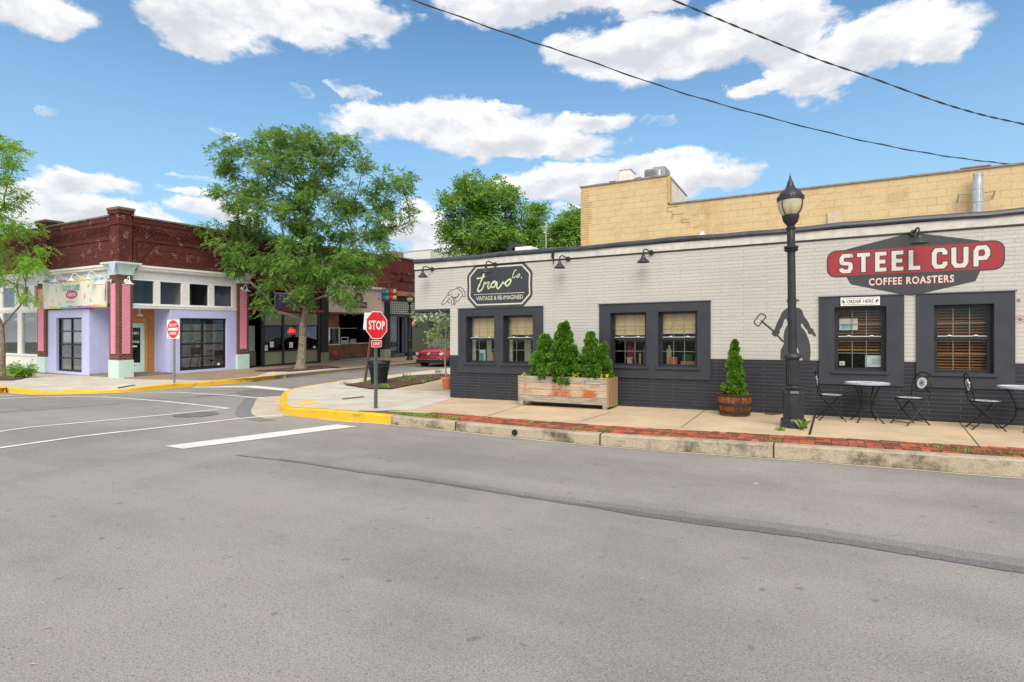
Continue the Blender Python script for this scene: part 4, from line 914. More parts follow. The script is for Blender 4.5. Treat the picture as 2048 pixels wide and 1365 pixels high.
# stepped cracks in the joints
mb = MB()
for (px, py) in ((1334, 416), (1364, 440)):
    u, v = onY(px, py, 18.02)
    for k in range(rnd.randint(2, 4)):
        L = rnd.uniform(.12, .4); mb.box(u, u+L, 18.012, 18.021, v, v+.008)
        h = rnd.uniform(.1, .22); u2 = u+(L if k % 2 else 0); mb.box(u2-.005, u2+.006, 18.0125, 18.0205, v-h, v); u += L if k % 2 else 0; v -= h
mb.build('cracks', P((.13, .085, .045), .95), T)
a = onY(1655, 443, 18.02); b = onY(1684, 423, 18.02); mb = MB(); mb.box(a[0], b[0], 17.95, 18.021, a[1]-.1, b[1]); mb.build('patch_panel', P((.56, .45, .32), .8), T)
# steel flue against the block wall
u, v = onY(1957, 400, 17.7); r = thing('steel_flue', 'shiny twin-wall steel flue pipe clamped to the tan block wall', 'flue', (u, 17.75, 3.6))
zt = onY(1957, 347, 17.7)[1]; mb = MB()
mb.lathe([(.112, 3.5), (.112, zt-.18), (.095, zt-.18), (.095, zt-.06), (.105, zt-.06), (.105, zt)], (u, 17.75, 0), 20)
pf = P((.62, .63, .64), .28, .95, .1); mb.build('flue_body', pf, r, True)
mb = MB(); z = 3.8
while z < zt-.1: mb.lathe([(.112, z), (.119, z+.01), (.119, z+.03), (.112, z+.04)], (u, 17.75, 0), 20); z += .32
for k in range(10): a = 2*pi*k/10; mb.tube([(u+.113*cos(a), 17.75+.113*sin(a), 3.5), (u+.113*cos(a), 17.75+.113*sin(a), zt-.2)], .007, 5)
mb.build('bands', P((.5, .51, .53), .3, .95), r)
mb = MB(); zb = onY(1957, 386, 17.7)[1]
for sg in (-1, 1): mb.tube([(u+sg*.15, 17.75, zb), (u+sg*.36, 17.9, zb+.05), (u+sg*.34, 18.01, zb-.1)], .018, 6)
mb.tube([(u-.34, 17.8, zb+.03), (u-.62, 17.55, 3.85)], .012, 6); mb.build('bracket', steel, r)
mb = MB(); mb.box(u-.30, u+.30, 17.97, 18.05, zlw+.046, zlw+.08); mb.build('cap_plate', P((.28, .1, .06), .8), r)
# equipment on the tall part
Yq = 20.0
def Q(px, py, y=Yq): return onY(px, py, y)
a = Q(1289, 357); b = Q(1330, 332); r = thing('rooftop_unit', 'grey rooftop air conditioner on rusty beams above the tan wall', 'air conditioner', (a[0], Yq, z1))
mb = MB(); mb.box(a[0]+.32, b[0], Yq, Yq+.8, z1+.08, b[1]); mb.build('casing', P((.32, .34, .36), .5, .3), r)
mb = MB(); mb.box(a[0], a[0]+.318, Yq, Yq+.8, z1+.08, b[1]-.04); 
mb.build('coil', P((.25, .27, .30), .5, .4), r)
mb = MB()
for k in range(16): z = z1+.12+k*(b[1]-z1-.2)/16; mb.box(a[0]-.01, b[0]-.30, Yq-.012, Yq-.001, z, z+.012)
mb.build('grille', P((.18, .19, .21), .5), r)
mb = MB(); mb.box(b[0]-.22, b[0]-.16, Yq-.01, Yq-.001, z1+.4, b[1]-.1); mb.build('label_plate', white, r)
a = Q(1296, 357); 
for k, (px, lab) in enumerate(((1296, 'rusty steel roof beam end under the grey air conditioner'), (1248, 'rusty steel roof beam end beside the white roof hood'))):
    p = Q(px, 352); q = MB(); q.box(p[0], p[0]+.22, 18.3, 20.9, z1+.14, z1+.17); q.box(p[0]+.09, p[0]+.12, 18.3, 20.9, z1+.03, z1+.14); q.box(p[0], p[0]+.22, 18.3, 20.9, z1+.001+.045, z1+.062)
    tag(q.build('roof_beam', P((.22, .07, .045), .85, 0, .3)), lab, 'beam')
a = Q(1239, 365); r = thing('roof_hood', 'white sloped metal roof hood left of the air conditioner', 'vent', (a[0], Yq, z1))
zt_ = Q(1245, 341)[1]; p3 = [(a[0], z1), (a[0]+.9, z1), (a[0]+.9, z1+.12), (a[0]+.38, zt_), (a[0], zt_)]; mb = MB(); mb.prism(p3, fy(Yq), 0, -.7); mb.build('hood', P((.72, .70, .66), .6), r)
mb = MB(); mb.box(a[0]-.02, a[0]+.42, Yq-.02, Yq+.72, zt_, zt_+.03); mb.build('lid', P((.6, .58, .55), .6), r)
u, v = Q(1336, 345); r = thing('vent_pipe', 'short bent vent pipe at the right of the air conditioner', 'pipe', (u, 20.1, z1))
mb = MB(); mb.tube([(u-.08, 20.1, z1), (u-.08, 20.1, z1+.42), (u-.02, 20.1, z1+.5), (u+.04, 20.1, z1+.42)], .04, 8); mb.build('bent_tube', P((.6, .45, .3), .6), r)
mb = MB()
for k in range(7): mb.lathe([(.05, z1+.05+k*.05), (.058, z1+.07+k*.05), (.05, z1+.09+k*.05)], (u+.0, 20.25, 0), 10)
mb.build('coiled_hose', black, r)
# things on the shop's own flat roof that show over its coping
for (px, py, w2, h2, lab, m_) in ((1405, 470, .55, .24, 'low white pyramid roof vent behind the pale shop coping', 'p'), (1030, 492, .22, .12, 'small dark roof cap poking above the pale shop coping', 'b'), (1050, 497, .6, .03, 'low white roof curb near the thin mast', 'c')):
    u, v = onY(px, py, 14.5); r = thing('roof_vent', lab, 'vent', (u, 14.5, 3.5)); mb = MB()
    if m_ == 'p': mb.lathe([(.5, 3.52), (.5, 3.6), (.03, v+.08)], (u, 14.5, 0), 4, rot=pi/4)
    else: mb.box(u-w2/2, u+w2/2, 14.3, 14.8, 3.5, v+h2*.5)
    mb.build('body', white if m_ != 'b' else dark, r); mb = MB(); mb.box(u-w2/2-.05, u+w2/2+.05, 14.2, 14.9, 3.5, 3.53); mb.build('flashing', P((.6, .6, .58), .7), r)
u, v = onY(1533, 462, 14.5)
u, v = onY(1092, 446, 17); r = thing('roof_mast', 'thin metal mast standing between the two trees behind the shop', 'mast', (u, 17, 3.5)); mb = MB(); mb.tube([(u, 17, 3.5), (u, 17, v)], .02, 6); mb.build('pole', steel, r); mb = MB(); mb.box(u-.2, u+.2, 16.99, 17.01, v-.15, v-.13); mb.build('crossbar', steel, r)
# far pale block seen over the coping at the left end
ya_, yb_ = onX(861, 500, -26.5)[0], onX(893, 518, -26.5)[0]; zt_ = onX(861, 500, -26.5)[1]; r = thing('white_rooftop_box', 'plain white rooftop block above the left end of the pale shop', 'rooftop block', (-28, ya_, 6.0))
mb = MB(); mb.box(-29, -26.5, ya_, yb_+6, 6.0, zt_); mb.build('wall', P((.70, .68, .64), .8), r); mb = MB(); mb.box(-29.03, -26.47, ya_-.03, yb_+6, zt_, zt_+.06); mb.build('coping', P((.5, .5, .5), .8), r)

# ============================================================ THE CORNER CANDY SHOP (right face x = XL, left face y = YL)
def LR(px, py): y, z = onX(px, py, XL); return (y, z-zoff(XL, y))
def LL(px, py): x, z = onY(px, py, YL); return (x, z-zoff(x, YL))
c2 = crop(200, 500, .20513); c1 = crop(0, 480, .23438); c3 = crop(480, 540, .18555)
K = thing('corner_brick_shop', 'dark red brick corner shop with white transoms, lavender walls and mint pillar feet', 'building', (XL, YL, 0))
ZC, ZW1, ZW0, ZSL = 4.80, 4.20, 3.22, 3.02     # cornice top, window top, window bottom, sill underside
ZPAR = 6.82
Y2 = LR(473, 700)[0]; Y3 = LR(494.5, 700)[0]; XLp = LL(80, 700)[0]; XLq = LL(96, 700)[0]; XEND = -52
yd = Y3
# upper brickwork
mb = MB(); t = .35
mb.box(XL-t, XL-.001, YL+.001, Y3, ZC, ZPAR); mb.box(XEND, XL-t, YL, YL+t, ZC, ZPAR); mb.build('wall', M['brickred'], K, warp=wl)
mb = MB(); mb.box(XEND, XL-.4, 18.3, 18.5, 0, 6); mb.build('rear_wall', M['brickred'], K, warp=wl)
mb = MB(); mb.box(XEND, XL-.3, YL+.3, Y3, 6.2, 6.3); mb.build('roof', P((.2, .2, .2), .9), K, warp=wl)
# raised frames, recessed panels, corbel courses
mb = MB(); e = .035
for (y0_, y1_) in ((13.05, Y2-.05),):
    mb.box(XL, XL+e, y0_, y1_, 6.42, 6.62); mb.box(XL, XL+e+.03, y0_, y1_, 6.62, ZPAR-.02)
    mb.box(XL, XL+e, y0_, y1_, 5.86, 5.96)
    mb.box(XL, XL+e, y0_, y0_+.14, 4.92, 5.86); mb.box(XL, XL+e, y1_-.14, y1_, 4.92, 5.86)
for (x0_, x1_) in ((XLq+.05, -25.8), (-36.5, XLp-.1), (-44, -37.2)):
    mb.box(x0_, x1_, YL-e, YL, 6.42, 6.62); mb.box(x0_, x1_, YL-e-.03, YL, 6.62, ZPAR-.02); mb.box(x0_, x1_, YL-e, YL, 5.86, 5.96)
    mb.box(x0_, x0_+.14, YL-e, YL, 4.92, 5.86); mb.box(x1_-.14, x1_, YL-e, YL, 4.92, 5.86)
mb.build('brick_frame', M['brickred'], K, warp=wl)
mb = MB()
for r_ in range(4):        # dentil rows of projecting brick ends
    z = 6.07+r_*.086; n = 0; y = 13.1+(.09 if r_ % 2 else 0)
    while y < Y2-.1: mb.box(XL, XL+.03+.015*r_, y, y+.10, z, z+.06); y += .18
mb.build('dentil_course', M['brickmaroon'], K, warp=wl)
for (x0_, x1_) in ((XLq+.1, -25.85), (-36.4, XLp-.15)):
    mb = MB()
    for r_ in range(4):
        z = 6.07+r_*.086; x = x0_+(.09 if r_ % 2 else 0)
        while x < x1_: mb.box(x, x+.10, YL-.03-.015*r_, YL, z, z+.06); x += .18
    mb.build('dentil_course', M['brickmaroon'], K, warp=wl)
mb = MB()                  # basket-weave upright bricks in the right panel
for i in range(26):
    y = 13.35+i*.17
    if y > Y2-.3: break
    for j in range(3):
        if (i+j) % 2 == 0: mb.box(XL, XL+.014, y, y+.05, 5.06+j*.24, 5.06+j*.24+.19); mb.box(XL, XL+.014, y+.07, y+.12, 5.06+j*.24, 5.06+j*.24+.19)
mb.build('basket_weave', M['brickmaroon'], K, warp=wl)
# pilasters above cornice
mb = MB()
PX0, PX1, PY0, PY1 = -25.72, XL+.08, YL-.08, 13.0
mb.box(PX0, PX1, PY0, PY1, ZC, 7.04); mb.box(PX0-.04, PX1+.04, PY0-.04, PY1+.04, 6.45, 6.60); mb.box(PX0-.06, PX1+.06, PY0-.06, PY1+.06, 6.90, 7.05); mb.build('pilaster', M['brickred'], K, warp=wl); mb = MB()
mb.box(XLp-.06, XLq+.06, YL-.07, YL+.5, ZC, 7.08); mb.box(XLp-.13, XLq+.13, YL-.13, YL+.55, 6.95, 7.09); mb.build('pilaster', M['brickred'], K, warp=wl); mb = MB()
mb.box(XL-.5, XL+.07, Y2, Y3, ZC, 7.2); mb.box(XL-.55, XL+.13, Y2-.06, Y3+.06, 7.05, 7.21)
mb.build('pilaster', M['brickred'], K, warp=wl)
cap = P((.17, .15, .12), .9, 0, .35, 5)
mb = MB(); mb.box(PX0-.09, PX1+.09, PY0-.09, PY1+.09, 7.05, 7.15); mb.box(XLp-.16, XLq+.16, YL-.16, YL+.58, 7.09, 7.19); mb.box(XL-.58, XL+.16, Y2-.09, Y3+.09, 7.21, 7.3)
mb.box(XL-.42, XL+.1, PY1+.05, Y2-.06, ZPAR, ZPAR+.07); mb.box(XLq+.07, PX0-.07, YL-.1, YL+.42, ZPAR, ZPAR+.07); mb.box(XEND, XLp-.14, YL-.1, YL+.42, ZPAR, ZPAR+.07)
mb.build('coping', cap, K, warp=wl)
# pillars under the cornice
def pillar(x0, x1, y0, y1, pinkx, pinky, zb=-.1):
    q = MB(); q.box(x0, x1, y0, y1, zb, ZC-.42); o = q.build('pillar', M['brickpillar'], K, warp=wl)
    q = MB(); q.box(x0-.03, x1+.03, y0-.03, y1+.03, .14 if zb < .1 else zb, .86); q.build('pillar_foot', mint, o, warp=wl)
    q = MB()
    for a, b in pinkx: q.box(a, b, y0-.02, y0, 1.12, 4.02)
    for a, b in pinky: q.box(x1, x1+.02, a, b, 1.12, 4.02)
    q.build('pink_panel', M['brickpink'], o, warp=wl)
    q = MB(); q.box(x0-.05, x1+.05, y0-.05, y1+.05, -.2, .14); q.build('plinth', M['stone'], o, warp=wl)
    q = MB(); n = 7; R_ = []
    for k in range(n+1):
        tt = k/n; zz_ = ZC-.42+tt*.44; g_ = .02+.16*(tt**2.2) if k < n else .22
        R_.append((zz_, g_))
    vs, fs = [], []
    for zz_, g_ in R_: vs += [(x0-g_, y0-g_, zz_), (x1+g_, y0-g_, zz_), (x1+g_, y1+g_, zz_), (x0-g_, y1+g_, zz_)]
    for k in range(n):
        for j in range(4): fs.append((k*4+j, k*4+(j+1) % 4, k*4+4+(j+1) % 4, k*4+4+j))
    fs += [(3, 2, 1, 0), tuple(n*4+j for j in range(4))]; q.add(vs, fs); q.box(x0-.24, x1+.24, y0-.24, y1+.24, ZC+.02, ZC+.09); q.build('capital', mint, o, warp=wl)
    return o
po = pillar(-25.75, XL+.08, YL-.08, 13.02, [(-25.62, -25.28)], [(12.62, 12.92)])
pillar(XL-.55, XL+.10, Y2, Y3, [], [(Y2+.12, Y3-.12)])
pillar(XLp, XLq, YL-.1, YL+.5, [(XLp+.1, XLq-.14)], [])
q = MB(); q.prism([(-25.3, ZC+.03), (XL+.33, ZC+.03), (XL+.20, ZC-.38), (-25.05, ZC-.38)], fy(YL-.33), 0, .004); q.build('capital_inlay', lav, K, warp=wl)
# cornice, boarded frieze, transom frames
Ya, Yb, Xa, Xb = 13.02, Y2, XLq, -25.75
mb = MB(); 
for (g_, a, b) in ((.16, ZC-.06, ZC+.03), (.11, ZC-.16, ZC-.06), (.05, ZC-.2, ZC-.16)):
    mb.box(XL-.1, XL+g_, Ya+.2, Yb-.2, a, b); mb.box(Xa+.2, Xb-.2, YL-g_, YL+.1, a, b); mb.box(XEND, XLp-.2, YL-g_, YL+.1, a, b)
mb.build('cornice', white, K, warp=wl)
mb = MB(); panel(mb, 'x', XL-.03, .1, Ya, Yb, ZW1+.02, ZC-.2, [])
panel(mb, 'y', YL+.03, .1, Xa, Xb, ZW0, ZC-.2, []); panel(mb, 'y', YL+.03, .1, XEND, XLp, ZW1+.02, ZC-.2, [])
y = Ya
while y < Yb: mb.box(XL-.03, XL-.018, y, y+.05, ZW1+.02, ZC-.2); y += .1
x = XEND
while x < Xb:
    if not (XLp < x < XLq): mb.box(x, x+.05, YL+.018, YL+.03, ZW1+.02, ZC-.2)
    x += .1
mb.build('frieze_boards', P((.66, .68, .70), .5, 0, .05), K, warp=wl)
# right-face transom windows
wy = [LR(p, 600)[0] for p in (262, 308.7, 321, 363.7, 379.5, 417.8, 429, 464.6)]
HT = [(max(wy[0], Ya+.03), wy[1], ZW0, ZW1)]+[(wy[i], wy[i+1], ZW0, ZW1) for i in (2, 4, 6)]
mb = MB(); panel(mb, 'x', XL-.01, .12, Ya, Yb, ZSL+.1, ZW1+.05, HT); mb.box(XL-.02, XL+.03, Ya, Yb, ZSL, ZSL+.098); mb.box(XL-.03, XL+.05, Ya, Yb, ZSL+.098, ZSL+.13)
fr = mb.build('transom_frame', white, K, warp=wl)
for h in HT: q = MB(); q.box(XL-.09, XL-.08, h[0], h[1], h[2], h[3]); q.build('transom_pane', M['glassd'], fr, warp=wl)
# left-face storefront (to the left of its pillar)
wx_ = [LL(p, 600)[0] for p in (-80, -52, -40, -12, 4, 27, 42, 58, 68, 79)]
HX = [(LL(a, 600)[0], LL(b, 600)[0], ZW0, ZW1) for a, b in ((-62, -38), (-30, -2), (4, 28), (46, 56), (68, 79.5))]
BG = [(LL(a, 650)[0], LL(b, 650)[0], .95, 2.94) for a, b in ((-120, -60), (-50, -6), (4, 34), (42, 79))]
mb = MB(); panel(mb, 'y', YL+.02, .12, XEND, XLp, -.1, ZW1+.04, HX+BG); mb.box(XEND, XLp, YL-.03, YL+.04, ZSL, ZSL+.12); mb.box(XEND, XLp, YL-.04, YL+.02, .86, .93)
fr2 = mb.build('shopfront_frame', white, K, warp=wl)
for h in HX+BG: q = MB(); q.box(h[0], h[1], YL+.08, YL+.09, h[2], h[3]); q.build('pane', M['glassd'], fr2, warp=wl)
# lavender walls with roll-up glass doors
gy0, gy1, gz = LR(360, 700)[0], LR(453.5, 700)[0], LR(400, 638)[1]; yl0 = LR(340, 700)[0]
gz = (LR(362, 636)[1]+LR(450, 638)[1])/2; gzb = .24
mb = MB(); panel(mb, 'x', XL, .22, yl0, Y2, .13, ZSL-.002, [(gy0, gy1, gzb, gz)])
mb.box(-26.3, XL-.222, yl0, yl0+.15, .13, ZSL-.002); mb.build('lavender_wall', lav, K, warp=wl); mb = MB()
gx0, gx1, gzl = LL(112.5, 700)[0], LL(163.4, 700)[0], LL(130, 636)[1]; xl1 = LL(178.5, 700)[0]
panel(mb, 'y', YL, .22, XLq, xl1, .13, ZSL-.002, [(gx0, gx1, gzb, gzl)])
mb.box(xl1-.15, xl1, YL+.222, 13.45, .13, ZSL-.002)
mb.build('lavender_wall', lav, K, warp=wl)
def rollup(axis, c, u0, u1, za, zb, cols, rows, mat):
    mb = MB(); B_ = (lambda a, b, d0, d1, e0, e1: mb.box(c-d1, c-d0, a, b, e0, e1)) if axis == 'x' else (lambda a, b, d0, d1, e0, e1: mb.box(a, b, c+d0, c+d1, e0, e1))
    f_ = .07; B_(u0, u0+f_, .10, .18, za, zb); B_(u1-f_, u1, .10, .18, za, zb); B_(u0+f_, u1-f_, .10, .18, zb-f_, zb); B_(u0+f_, u1-f_, .10, .18, za, za+f_*1.3)
    for k in range(1, cols): u = u0+(u1-u0)*k/cols; B_(u-.03, u+.03, .105, .175, za+f_, zb-f_)
    for k in range(1, rows): z = za+(zb-za)*k/rows; B_(u0+f_, u1-f_, .102, .178, z-.03, z+.03)
    o = mb.build('roll_up_door', black, K, warp=wl); mb = MB(); B_(u0+.03, u1-.03, .135, .145, za+.03, zb-.03); mb.build('door_pane', mat, o, warp=wl)
    return o
rollup('x', XL, gy0, gy1, gzb, gz, 2, 4, M['glassd']); rollup('y', YL, gx0, gx1, gzb, gzl, 2, 4, M['glassd'])
# white leaf crown mark on the glass lower right
mb = MB(); u, v = LR(440.5, 728); fxx = lambda u_, v_, d: (XL-.13+d, u_, v_)
for k in range(-3, 4):
    a = k*.42; s_ = .13-.012*abs(k); mb.prism([(u, v-.08), (u+sin(a-.16)*s_*.7, v-.08+cos(a-.16)*s_*.7+.02), (u+sin(a)*s_, v-.08+cos(a)*s_+.03), (u+sin(a+.16)*s_*.7, v-.08+cos(a+.16)*s_*.7+.02)], fxx, 0, .004+.0005*k)
mb.build('door_emblem', white, K, warp=wl, fixn=False)
# porch: floor, ceiling, wood wall, mint door on the diagonal
mb = MB(); mb.box(xl1, XL+.02, YL+.0, yl0+.1, .05, .21); mb.box(XL-.3, XL+.03, yl0+.1, Y3+.2, -.1, .128); mb.box(XEND, xl1, YL-.03, YL+.3, -.1, .128); mb.build('step', M['stone'], K, warp=wl)
mb = MB(); mb.box(-28, XL-.12, YL+.15, 15.5, ZSL, ZSL+.06); mb.build('porch_ceiling', lav, K, warp=wl)
p0, p1 = Vector((-26.25, 14.68, 0)), Vector((-27.62, 13.38, 0)); dd = (p1-p0).normalized(); nn = Vector((-dd.y, dd.x, 0)); nn = nn if nn.dot(Vector((1, -1, 0))) > 0 else -nn
L_ = (p1-p0).length
def dg(u, v, d): p = p0+dd*u+nn*d; return (p.x, p.y, v)
def dbox(mb, u0, u1, z0_, z1_, d0, d1): mb.prism([(u0, z0_), (u1, z0_), (u1, z1_), (u0, z1_)], dg, d0, d1)
du0, du1 = .48, 1.55
mb = MB(); dbox(mb, -.3, du0, .2, ZSL, -.05, 0); dbox(mb, du1, L_+.3, .2, ZSL, -.05, 0); dbox(mb, du0, du1, 2.42, ZSL, -.05, 0)
mb.build('wood_wall', M['orangewood'], K, warp=wl)
mb = MB(); z = .3
while z < 2.3: dbox(mb, -.02, .30, z, z+.012, 0, .003); z += .15
mb.build('board_gaps', P((.12, .045, .015), .9), K, warp=wl)
mb = MB(); dbox(mb, du0-.13, du0-.001, .2, 2.45, 0, .03); dbox(mb, du0-.13, du1+.1, 2.452, 2.6, 0, .03); mb.build('door_casing', P((.55, .25, .07), .5, 0, .2, 3), K, warp=wl)
mb = MB(); dbox(mb, du0, du0+.17, .21, 2.41, -.04, .01); dbox(mb, du1-.17, du1, .21, 2.41, -.04, .01); dbox(mb, du0+.17, du1-.17, 2.2, 2.41, -.04, .01); dbox(mb, du0+.17, du1-.17, .21, .62, -.04, .01)
dr = mb.build('door', P((.52, .74, .66), .5, 0, .04), K, warp=wl)
mb = MB(); dbox(mb, du0+.17, du1-.17, .62, 2.2, -.02, -.012); mb.build('door_glass', M['glasst'], dr, warp=wl)
mb = MB(); dbox(mb, .85, 1.1, .48, .51, .01, .014); mb.build('mail_slot', black, dr, warp=wl)
flip = lambda u, v, d: dg(-u, v, d)
mb = MB(); text(mb, '1001', flip, -(du0+.17+.19), 1.95, .24, .12, 0, 0, bold=.02)
mb.build('door_lettering', white, dr, warp=wl, fixn=False); mb = MB(); text(mb, 'LUCKY DUCK', flip, -(du0+.17+.24), 1.56, .42, .10, 0, 0, bold=.03); mb.build('door_lettering', white, dr, warp=wl, fixn=False); mb = MB(); dbox(mb, du0+.30, du0+.50, 1.33, 1.39, -.002, .001)
mb.build('door_lettering', white, dr, warp=wl, fixn=False)
mb = MB()
for k in range(5): mb.tube([dg(du0+.2+k*.13, .62, -.35), dg(du0+.2+k*.13, 1.1-.08*k+.1, -.35)], .012, 5)
mb.tube([dg(du0+.1, 1.0, -.35), dg(du1, 1.5, -.35)], .02, 6); mb.build('handrail', steel, K, warp=wl)
# interiors
room('interior', -36, XL-.25, 15.2, 18.25, .15, 4.55, P((.50, .49, .60), .8), K, warp=wl, open_side='x')
room('interior', XEND+.5, -28.2, YL+.2, 17.5, .15, 4.55, P((.42, .58, .52), .8), K, warp=wl, open_side='y')
mb = MB()
for k in range(14): z = 1.2+k*.24; mb.box(-46, -30, 17.47, 17.49, z, z+.012)
mb.build('wall_boards', P((.14, .24, .21), .8), K, warp=wl)
# white cube shelves inside the roll-up door
sx0, sx1, sy0, sy1 = -26.75, -26.35, 15.95, 18.1
r = thing('display_shelves', 'white open cube shelving inside the lavender roll-up door', 'shelves', (sx1, sy0, .2)); mb = MB()
mb.box(sx0, sx0+.03, sy0, sy1, .3, 2.35); mb.build('back_panel', P((.82, .80, .74), .7), r, warp=wl)
mb = MB()
for k in range(6): mb.box(sx0+.03, sx1, sy0, sy1, .3+k*.4, .34+k*.4)
mb.build('shelf', P((.84, .82, .76), .7), r, warp=wl); mb = MB()
for k in range(5): y = sy0+(sy1-sy0)*k/4; mb.box(sx0+.03, sx1-.003, y-.015, y+.02, .34, 2.3)
mb.build('divider', P((.8, .78, .72), .7), r, warp=wl)
r = thing('hand_truck', 'dark folding hand truck standing behind the roll-up door glass', 'hand truck', (-25.9, 16.2, .25)); mb = MB()
for s_ in (-.18, .18): mb.tube([(-25.95, 16.2+s_, .3), (-25.8, 16.35+s_, 1.5)], .02, 6)
mb.tube([(-25.8, 16.17, 1.5), (-25.78, 16.35, 1.6), (-25.8, 16.53, 1.5)], .02, 6); mb.build('frame', P((.06, .04, .04), .5), r, warp=wl); mb = MB(); mb.box(-25.92, -25.88, 16.05, 16.5, .9, 1.25); mb.build('panel', P((.08, .05, .05), .6), r, warp=wl)
def fold_chair(x, y, lab):
    r = thing('folding_chair', lab, 'chair', (x, y, .25), 0, 'black chairs inside the roll-up door'); q = MB(); q.box(x-.03, x, y-.26, y+.26, .62, 1.05); q.build('backrest', black, r, warp=wl)
    q = MB(); q.box(x-.4, x-.03, y-.25, y+.25, .55, .59); q.build('seat', black, r, warp=wl); q = MB()
    for s_ in (-.24, .24): q.tube([(x, y+s_, .25), (x-.1, y+s_, .6)], .015, 5); q.tube([(x-.4, y+s_, .25), (x-.2, y+s_, .6)], .015, 5)
    q.build('legs', black, r, warp=wl)
fold_chair(-25.75, 17.4, 'black folding chair inside the roll-up door, the one nearer its middle'); fold_chair(-25.8, 18.0, 'black folding chair inside the roll-up door nearest its right edge')
# pendant lamps and table behind the left windows
for px, lab in ((38, 'grey dome pendant lamp behind the left glass of the storefront'), (64, 'grey dome pendant lamp hanging nearest the left pink pillar')):
    x, z = onY(px, 640, 13.8); r = thing('pendant_lamp', lab, 'lamp', (x, 13.8, z), 0, 'grey dome pendants in the left storefront'); q = MB(); q.lathe([(.03, z+.16), (.10, z+.14), (.22, z+.05), (.25, z-.03), (.24, z-.02), (.2, z+.05)], (x, 13.8, 0), 20); q.build('shade', P((.42, .44, .42), .4, .3), r, True); q = MB(); q.tube([(x, 13.8, z+.15), (x, 13.8, 4.5)], .01, 5); q.build('cord', black, r)
x, z = onY(45, 700, 13.9); r = thing('counter_table', 'blue topped counter table behind the left storefront glass', 'table', (x, 13.9, .2)); q = MB(); q.box(x-2.5, x+1.0, 13.6, 14.3, 1.02, 1.08); q.build('top', P((.06, .28, .42), .5), r); q = MB(); 
for k in range(4): q.box(x-2.3+k, x-2.2+k, 13.9, 14.0, .2, 1.02)
q.build('legs', P((.12, .3, .2), .6), r)
x, z = onY(56, 705, 13.5); r = thing('red_basket', 'small red basket low behind the left storefront glass', 'basket', (x, 13.5, 1.08)); q = MB(); q.lathe([(.10, 1.08), (.15, 1.2), (.14, 1.2), (.1, 1.1)], (x, 13.75, -.2), 12); q.build('bowl', P((.75, .04, .05), .5), r); q = MB(); q.tube([(x-.14, 13.75, 1.0), (x, 13.75, 1.1), (x+.14, 13.75, 1.0)], .012, 5); q.build('handle', red, r)
x, z = onY(5, 700, 13.2); r = thing('coral_door', 'coral red door at the far left behind the storefront glass', 'door', (x, 13.3, .2)); q = MB(); q.box(x-.4, x+.02, 13.3, 13.35, .2, 2.6); q.build('leaf', P((.55, .12, .13), .6), r); q = MB(); q.box(x-.1, x-.05, 13.27, 13.3, 1.1, 1.3); q.build('handle', steel, r)
# ---- banner sign
cw, ch = LL(92.2, 600), LL(219.8, 565); bz0 = (LL(97, 617.5)[1]+LL(215, 614.5)[1])/2-.02; bz1 = (LL(97, 563.5)[1]+LL(215, 555)[1])/2; bx0, bx1 = LL(92.5, 600)[0], LL(219, 590)[0]
r = thing('candy_sign', 'wide cream banner sign with rainbow watercolour edges reading LUCKY DUCK CANDY CO', 'sign', (bx0, YL-.14, bz0))
mb = MB(); mb.box(bx0, bx1, YL-.14, YL-.08, bz0, bz1); mb.build('panel', P((.74, .73, .64), .6, 0, .05), r, warp=wl)
fb = fy(YL-.14); W_, H_ = bx1-bx0, bz1-bz0
cols = [(.33, .62, .12), (.55, .70, .15), (.20, .48, .62), (.28, .36, .70), (.36, .20, .55), (.62, .15, .45), (.72, .40, .12), (.70, .62, .12)]
for ci, col in enumerate(cols):
    q = MB()
    for k in range(40):
        if k % 8 != ci: continue
        u0 = bx0+W_*((k*.618) % 1); ww = W_*.13
        for top in (0, 1):
            u0 = bx0+W_*(((ci+4*top)/8+(k//8)*.025+.03*top) % .93); ht = H_*rnd.uniform(.05, .10)
            zb_ = bz1-ht if top else bz0; u1_ = min(bx1, u0+ww*rnd.uniform(.6, 1.2)); d = .003+.0006*ci+.0001*k
            if top: pts = [(u0, bz1), (u0+.05, bz1-ht*.7)]+[(u0+(u1_-u0)*j/5, bz1-ht*rnd.uniform(.6, 1.2)) for j in range(1, 5)]+[(u1_, bz1)]
            else: pts = [(u0, bz0)]+[(u0+(u1_-u0)*j/5, bz0+ht*rnd.uniform(.6, 1.2)) for j in range(1, 5)]+[(u1_, bz0+ht*.5), (u1_, bz0)]
            q.prism(pts, fb, 0, d)
    if ci in (1, 4): q.prism([(bx0, bz0), (bx0+.10, bz0), (bx0+.06, bz0+H_*.5), (bx0, bz0+H_*.5)] if ci == 4 else [(bx0, bz0+H_*.5), (bx0+.07, bz0+H_*.5), (bx0+.05, bz1), (bx0, bz1)], fb, 0, .009)
    if ci in (5, 6): q.prism([(bx1-.09, bz0+H_*(.2+.3*(ci-5))), (bx1, bz0+H_*(.2+.3*(ci-5))), (bx1, bz0+H_*(.55+.3*(ci-5))), (bx1-.06, bz0+H_*(.5+.3*(ci-5)))], fb, 0, .009)
    q.build('watercolour_edge', P(col, .6), r, warp=wl, fixn=False)
mb = MB(); text(mb, 'LUCKY DUCK', fb, bx0+W_*.485, bz0+H_*.70, W_*.28, H_*.20, 0, .004, bold=.05); mb.build('lettering', P((.16, .42, .46), .6), r, warp=wl, fixn=False)
mb = MB(); mb.prism([(bx0+W_*.485+W_*.095*cos(t*pi/8)*(1.0), bz0+H_*.47+H_*.15*sin(t*pi/8)) for t in range(16)], fb, 0, .004); mb.build('lozenge', P((.60, .06, .18), .6), r, warp=wl, fixn=False)
